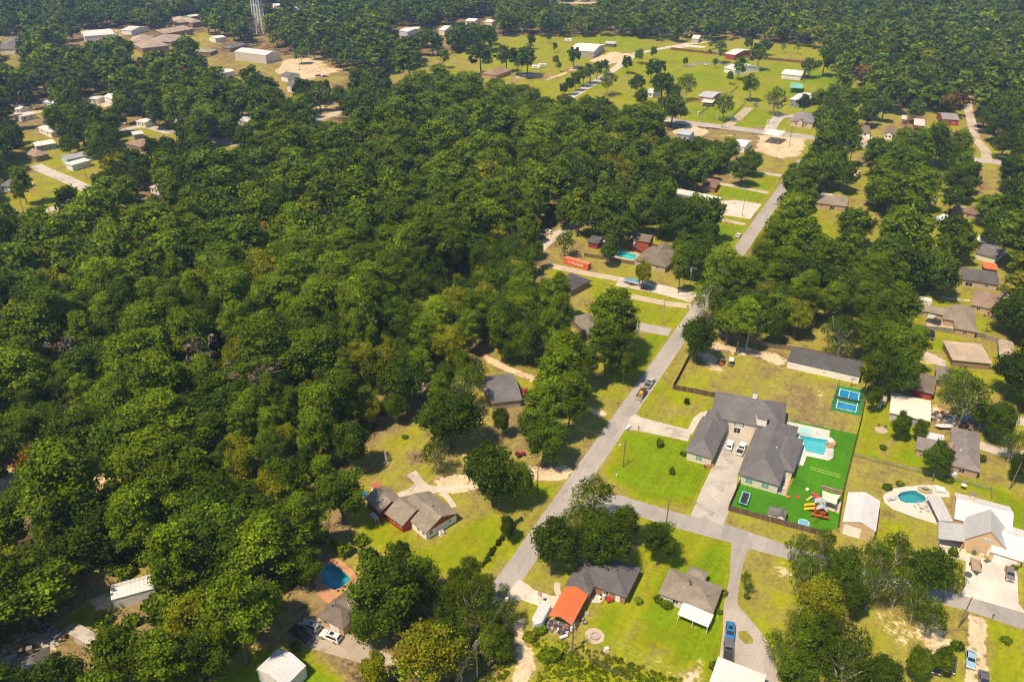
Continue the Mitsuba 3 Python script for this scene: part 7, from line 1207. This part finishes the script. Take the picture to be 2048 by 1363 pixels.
for i in range(60): a, b = r_.normal(0, 1.6, 2); ms.append(place(box(-.5 * r_.random() - .1, .5 * r_.random() + .1, -.3, .3, 0, .25 + .4 * r_.random()), q[0] + a, q[1] + b, r_.uniform(0, 3)))
scene[K] = S(ms, 'paint', (.62, .58, .52))
K = thing('scrap_clutter', 'jumble of garden machines and bins at the mouth of the orange carport', 'clutter', kind='stuff'); ms = {c: [] for c in ((.55, .54, .52), (.06, .06, .07), (.28, .10, .06), (.12, .16, .22), (.4, .34, .26))}
for i in range(110):
    t, s = r_.random(2); q = G(1092 + 42 * t + 6 * s, 1258 + 14 * t - 22 * s * (1 - .3 * t)); c = list(ms)[r_.integers(5)]; ms[c].append(place(box(-.1 - .3 * r_.random(), .3, -.25, .1 + .3 * r_.random(), 0, .3 + .8 * r_.random()), q[0], q[1], r_.uniform(0, 3)))
for i, (c, m) in enumerate(ms.items()): scene[f'{K}__heap{"" if i == 0 else f"_{i:03d}"}'] = S(m, 'paint', c)
K = thing('yard_clutter', 'jumble of junk, tarps and scrap in the yard behind the grey hipped roof', 'clutter', kind='stuff'); ms = {c: [] for c in ((.5, .46, .4), (.06, .06, .07), (.34, .12, .06), (.08, .18, .3), (.32, .26, .18))}
for i in range(150):
    t, s = r_.random(2); q = G(1862 + 105 * t, 822 + 14 * t + 24 * s); c = list(ms)[r_.integers(5)]; ms[c].append(place(box(-.2 - .6 * r_.random(), .4, -.3, .1 + .6 * r_.random(), 0, .3 + .9 * r_.random()), q[0], q[1], r_.uniform(0, 3)))
for i, (c, m) in enumerate(ms.items()): scene[f'{K}__heap{"" if i == 0 else f"_{i:03d}"}'] = S(m, 'paint', c)
kid('lawn_mower', 'white and black ride-on mower on the patio by the carport house', 'mower', 1205, 1193, [('body', hull(rectpts(-1.0, .9, -.5, .5, .25) + rectpts(-.2, .8, -.4, .4, .8)), (.66, .65, .62)), ('seat', box(-.6, -.2, -.3, .3, .6, 1.0), (.03, .03, .03)), ('wheel', trimesh.util.concatenate([box(x - .22, x + .22, y - .1, y + .1, 0, .44) for x in (-.7, .65) for y in (-.52, .52)]), (.03, .03, .03))])
kid('lawn_mower', 'red and black mower next to the white one', 'mower', 1219, 1200, [('body', hull(rectpts(-.8, .9, -.6, .6, .2) + rectpts(-.4, .5, -.4, .4, .7)), (.36, .03, .04)), ('deck', disc(.2, 0, .8, .1, .3, 14), (.05, .05, .06)), ('wheel', trimesh.util.concatenate([box(x - .2, x + .2, y - .1, y + .1, 0, .4) for x in (-.6, .6) for y in (-.6, .6)]), (.03, .03, .03))])
kid('parasol', 'closed green parasol at the brick wall', 'parasol', 1197, 1183, [('cloth', hull([(0, 0, 2.5)] + [(.75 * math.cos(a), .75 * math.sin(a), 1.3) for a in np.linspace(0, 6, 9)]), (.05, .20, .10)), ('pole', rod((0, 0, 0), (0, 0, 2.5), .05), (.5, .5, .5))])
for x, y, lb in [(1174, 1228, 'pale'), (1165, 1239, 'middle grey'), (1170, 1245, 'lower dark')]: kid('barrel', f'{lb} round tub on the lawn right of the carport', 'tub', x, y, [('tub', ringm(0, 0, .35, .5, 0, .5, 16), (.10, .10, .10) if lb != 'pale' else (.42, .38, .33)), ('inside', disc(0, 0, .36, 0, .35), (.3, .24, .2))])
K = thing('flag', 'red and white striped flag on a pole by the white drive', 'flag'); q = G(1079, 1206); part(K, 'pole', S(rod(q, q + [-.9, .2, 5.2], .05), 'paint', (.5, .5, .5)))
for i in range(7): part(K, 'stripe', S(hull([q + [-.3 + .0, .1, 3.9 - .2 * i], q + [.5, -.1, 3.4 - .2 * i], q + [-.3, .1, 3.7 - .2 * i], q + [.5, -.1, 3.2 - .2 * i], q + [-.3, .14, 3.9 - .2 * i], q + [.5, -.06, 3.2 - .2 * i]]), 'paint', (.45, .05, .06) if i % 2 == 0 else (.7, .68, .66)))
K = thing('headwall', 'white concrete headwall at the ditch beside the smooth drive', 'headwall'); q = G(1256, 857); part(K, 'wall', S(place(box(-1.1, 1.1, -.25, .25, 0, .7), q[0], q[1], .9), 'concrete_face', (.68, .65, .6))); part(K, 'cap', S(place(box(-1.2, 1.2, -.4, .4, .7, .82), q[0], q[1], .9), 'concrete_face', (.7, .68, .62)))
def mailbox(x, y, lb): kid('mailbox', lb, 'mailbox', x, y, [('post', box(-.06, .06, -.06, .06, 0, 1.1), (.25, .2, .15)), ('box', hull(rectpts(-.3, .3, -.12, .12, 1.1) + rectpts(-.3, .3, -.08, .08, 1.4)), (.08, .08, .09))])
mailbox(1277, 861, 'dark mailbox at the mansion drive'); mailbox(1282, 807, 'dark mailbox behind the trailer on the road'); mailbox(1235, 812, 'mailbox at the left road edge'); mailbox(1375, 617, 'mailbox at the gravel drive below the boat'); mailbox(1984, 1237, 'white mailbox between the gravel drive and the street')
kid('hydrant', 'small pale hydrant on the corner lawn', 'hydrant', 1233, 953, [('body', disc(0, 0, .2, 0, .8, 10), (.6, .6, .58)), ('cap', disc(0, 0, .27, .8, .95, 10), (.6, .58, .5))])
for i, (x, y) in enumerate([(1396, 232), (1434, 240), (1461, 238), (1485, 243), (1535, 248)]): kid('gate_post', ['far left', 'second', 'third', 'fourth', 'far right'][i] + ' white gate pillar along the far highway', 'gate pillar', x, y, [('pillar', box(-.45, .45, -.45, .45, 0, 2.6), (.6, .52, .40)), ('cap', box(-.6, .6, -.6, .6, 2.6, 2.85), (.7, .64, .55))])
K = thing('picnic_bench', 'wooden bench on the grass by the bottom left house', 'bench'); q = G(53, 1297); part(K, 'seat', S(place(box(-.9, .9, -.35, .35, .7, .78), q[0], q[1], .9), 'timber', (.3, .24, .18))); part(K, 'leg', S([place(box(x - .08, x + .08, -.6, .6, 0, .7), q[0], q[1], .9) for x in (-.7, .7)], 'timber', (.2, .16, .12)))
kid('utility_box', 'white junction box under the wires on the lower lawn', 'utility box', 1213, 1301, [('case', box(-.45, .45, -.35, .35, .1, 1.0), (.7, .68, .64)), ('base', box(-.6, .6, -.5, .5, 0, .1), (.4, .38, .34))]); kid('propane_tank', 'pale propane tank at the foot of the wired pole', 'tank', 1127, 1275, [('tank', trimesh.util.concatenate([rod((-.9, 0, .5), (.9, 0, .5), .35, n=10)]), (.62, .62, .6)), ('leg', trimesh.util.concatenate([box(x - .05, x + .05, -.3, .3, 0, .4) for x in (-.6, .6)]), (.3, .3, .3))]); kid('utility_box', 'white box on the lawn by the grey hipped house', 'utility box', 1906, 952, [('case', box(-.9, .9, -.5, .5, .1, 1.0), (.66, .66, .64)), ('base', box(-1, 1, -.6, .6, 0, .1), (.4, .38, .34))])
kid('storage_box', 'blue painted box leaning at the edge of the brushy strip', 'box', 842, 773, [('case', box(-.9, .9, -.6, .6, 0, 1.0), (.28, .42, .52)), ('lid', box(-.95, .95, -.65, .65, 1.0, 1.1), (.36, .5, .58))]); kid('satellite_dish', 'white round dish on a post behind the tan house', 'dish', 1925, 978, [('dish', hull([(.7 * math.cos(a), .7 * math.sin(a), 1.5) for a in np.linspace(0, 6, 12)] + [(0, 0, 1.25)]), (.72, .72, .7)), ('post', rod((0, 0, 0), (0, 0, 1.3), .06), (.4, .4, .4))])
for i, (x, y) in enumerate([(1372, 803), (1319, 889), (1344, 946)]): q = G(x, y); K = thing('mulch_ring', ['upper', 'middle', 'lower'][i] + ' dark mulch ring around a sapling on the mansion lawn', 'mulch', kind='structure'); scene[K] = S(disc(q[0], q[1], .7, 0, .06, 12), 'paint', (.10, .07, .05))
# ------------------------------------------------------------ air
plant(); build_ground()
scene['clear_air'] = {'type': 'null'}
scene['haze'] = {'type': 'cube', 'to_world': T().translate([0, 1200, 68.0]).scale([3300, 2600, 78.0]), 'bsdf': {'type': 'ref', 'id': 'clear_air'}, 'interior': {'type': 'ref', 'id': 'air'}}
labels['haze'] = {'label': 'thin blue summer haze over the whole view', 'category': 'haze', 'kind': 'stuff'}
PALR, PALG, PALB = (mi.Float([p[i] for p in PAL]) for i in range(3))
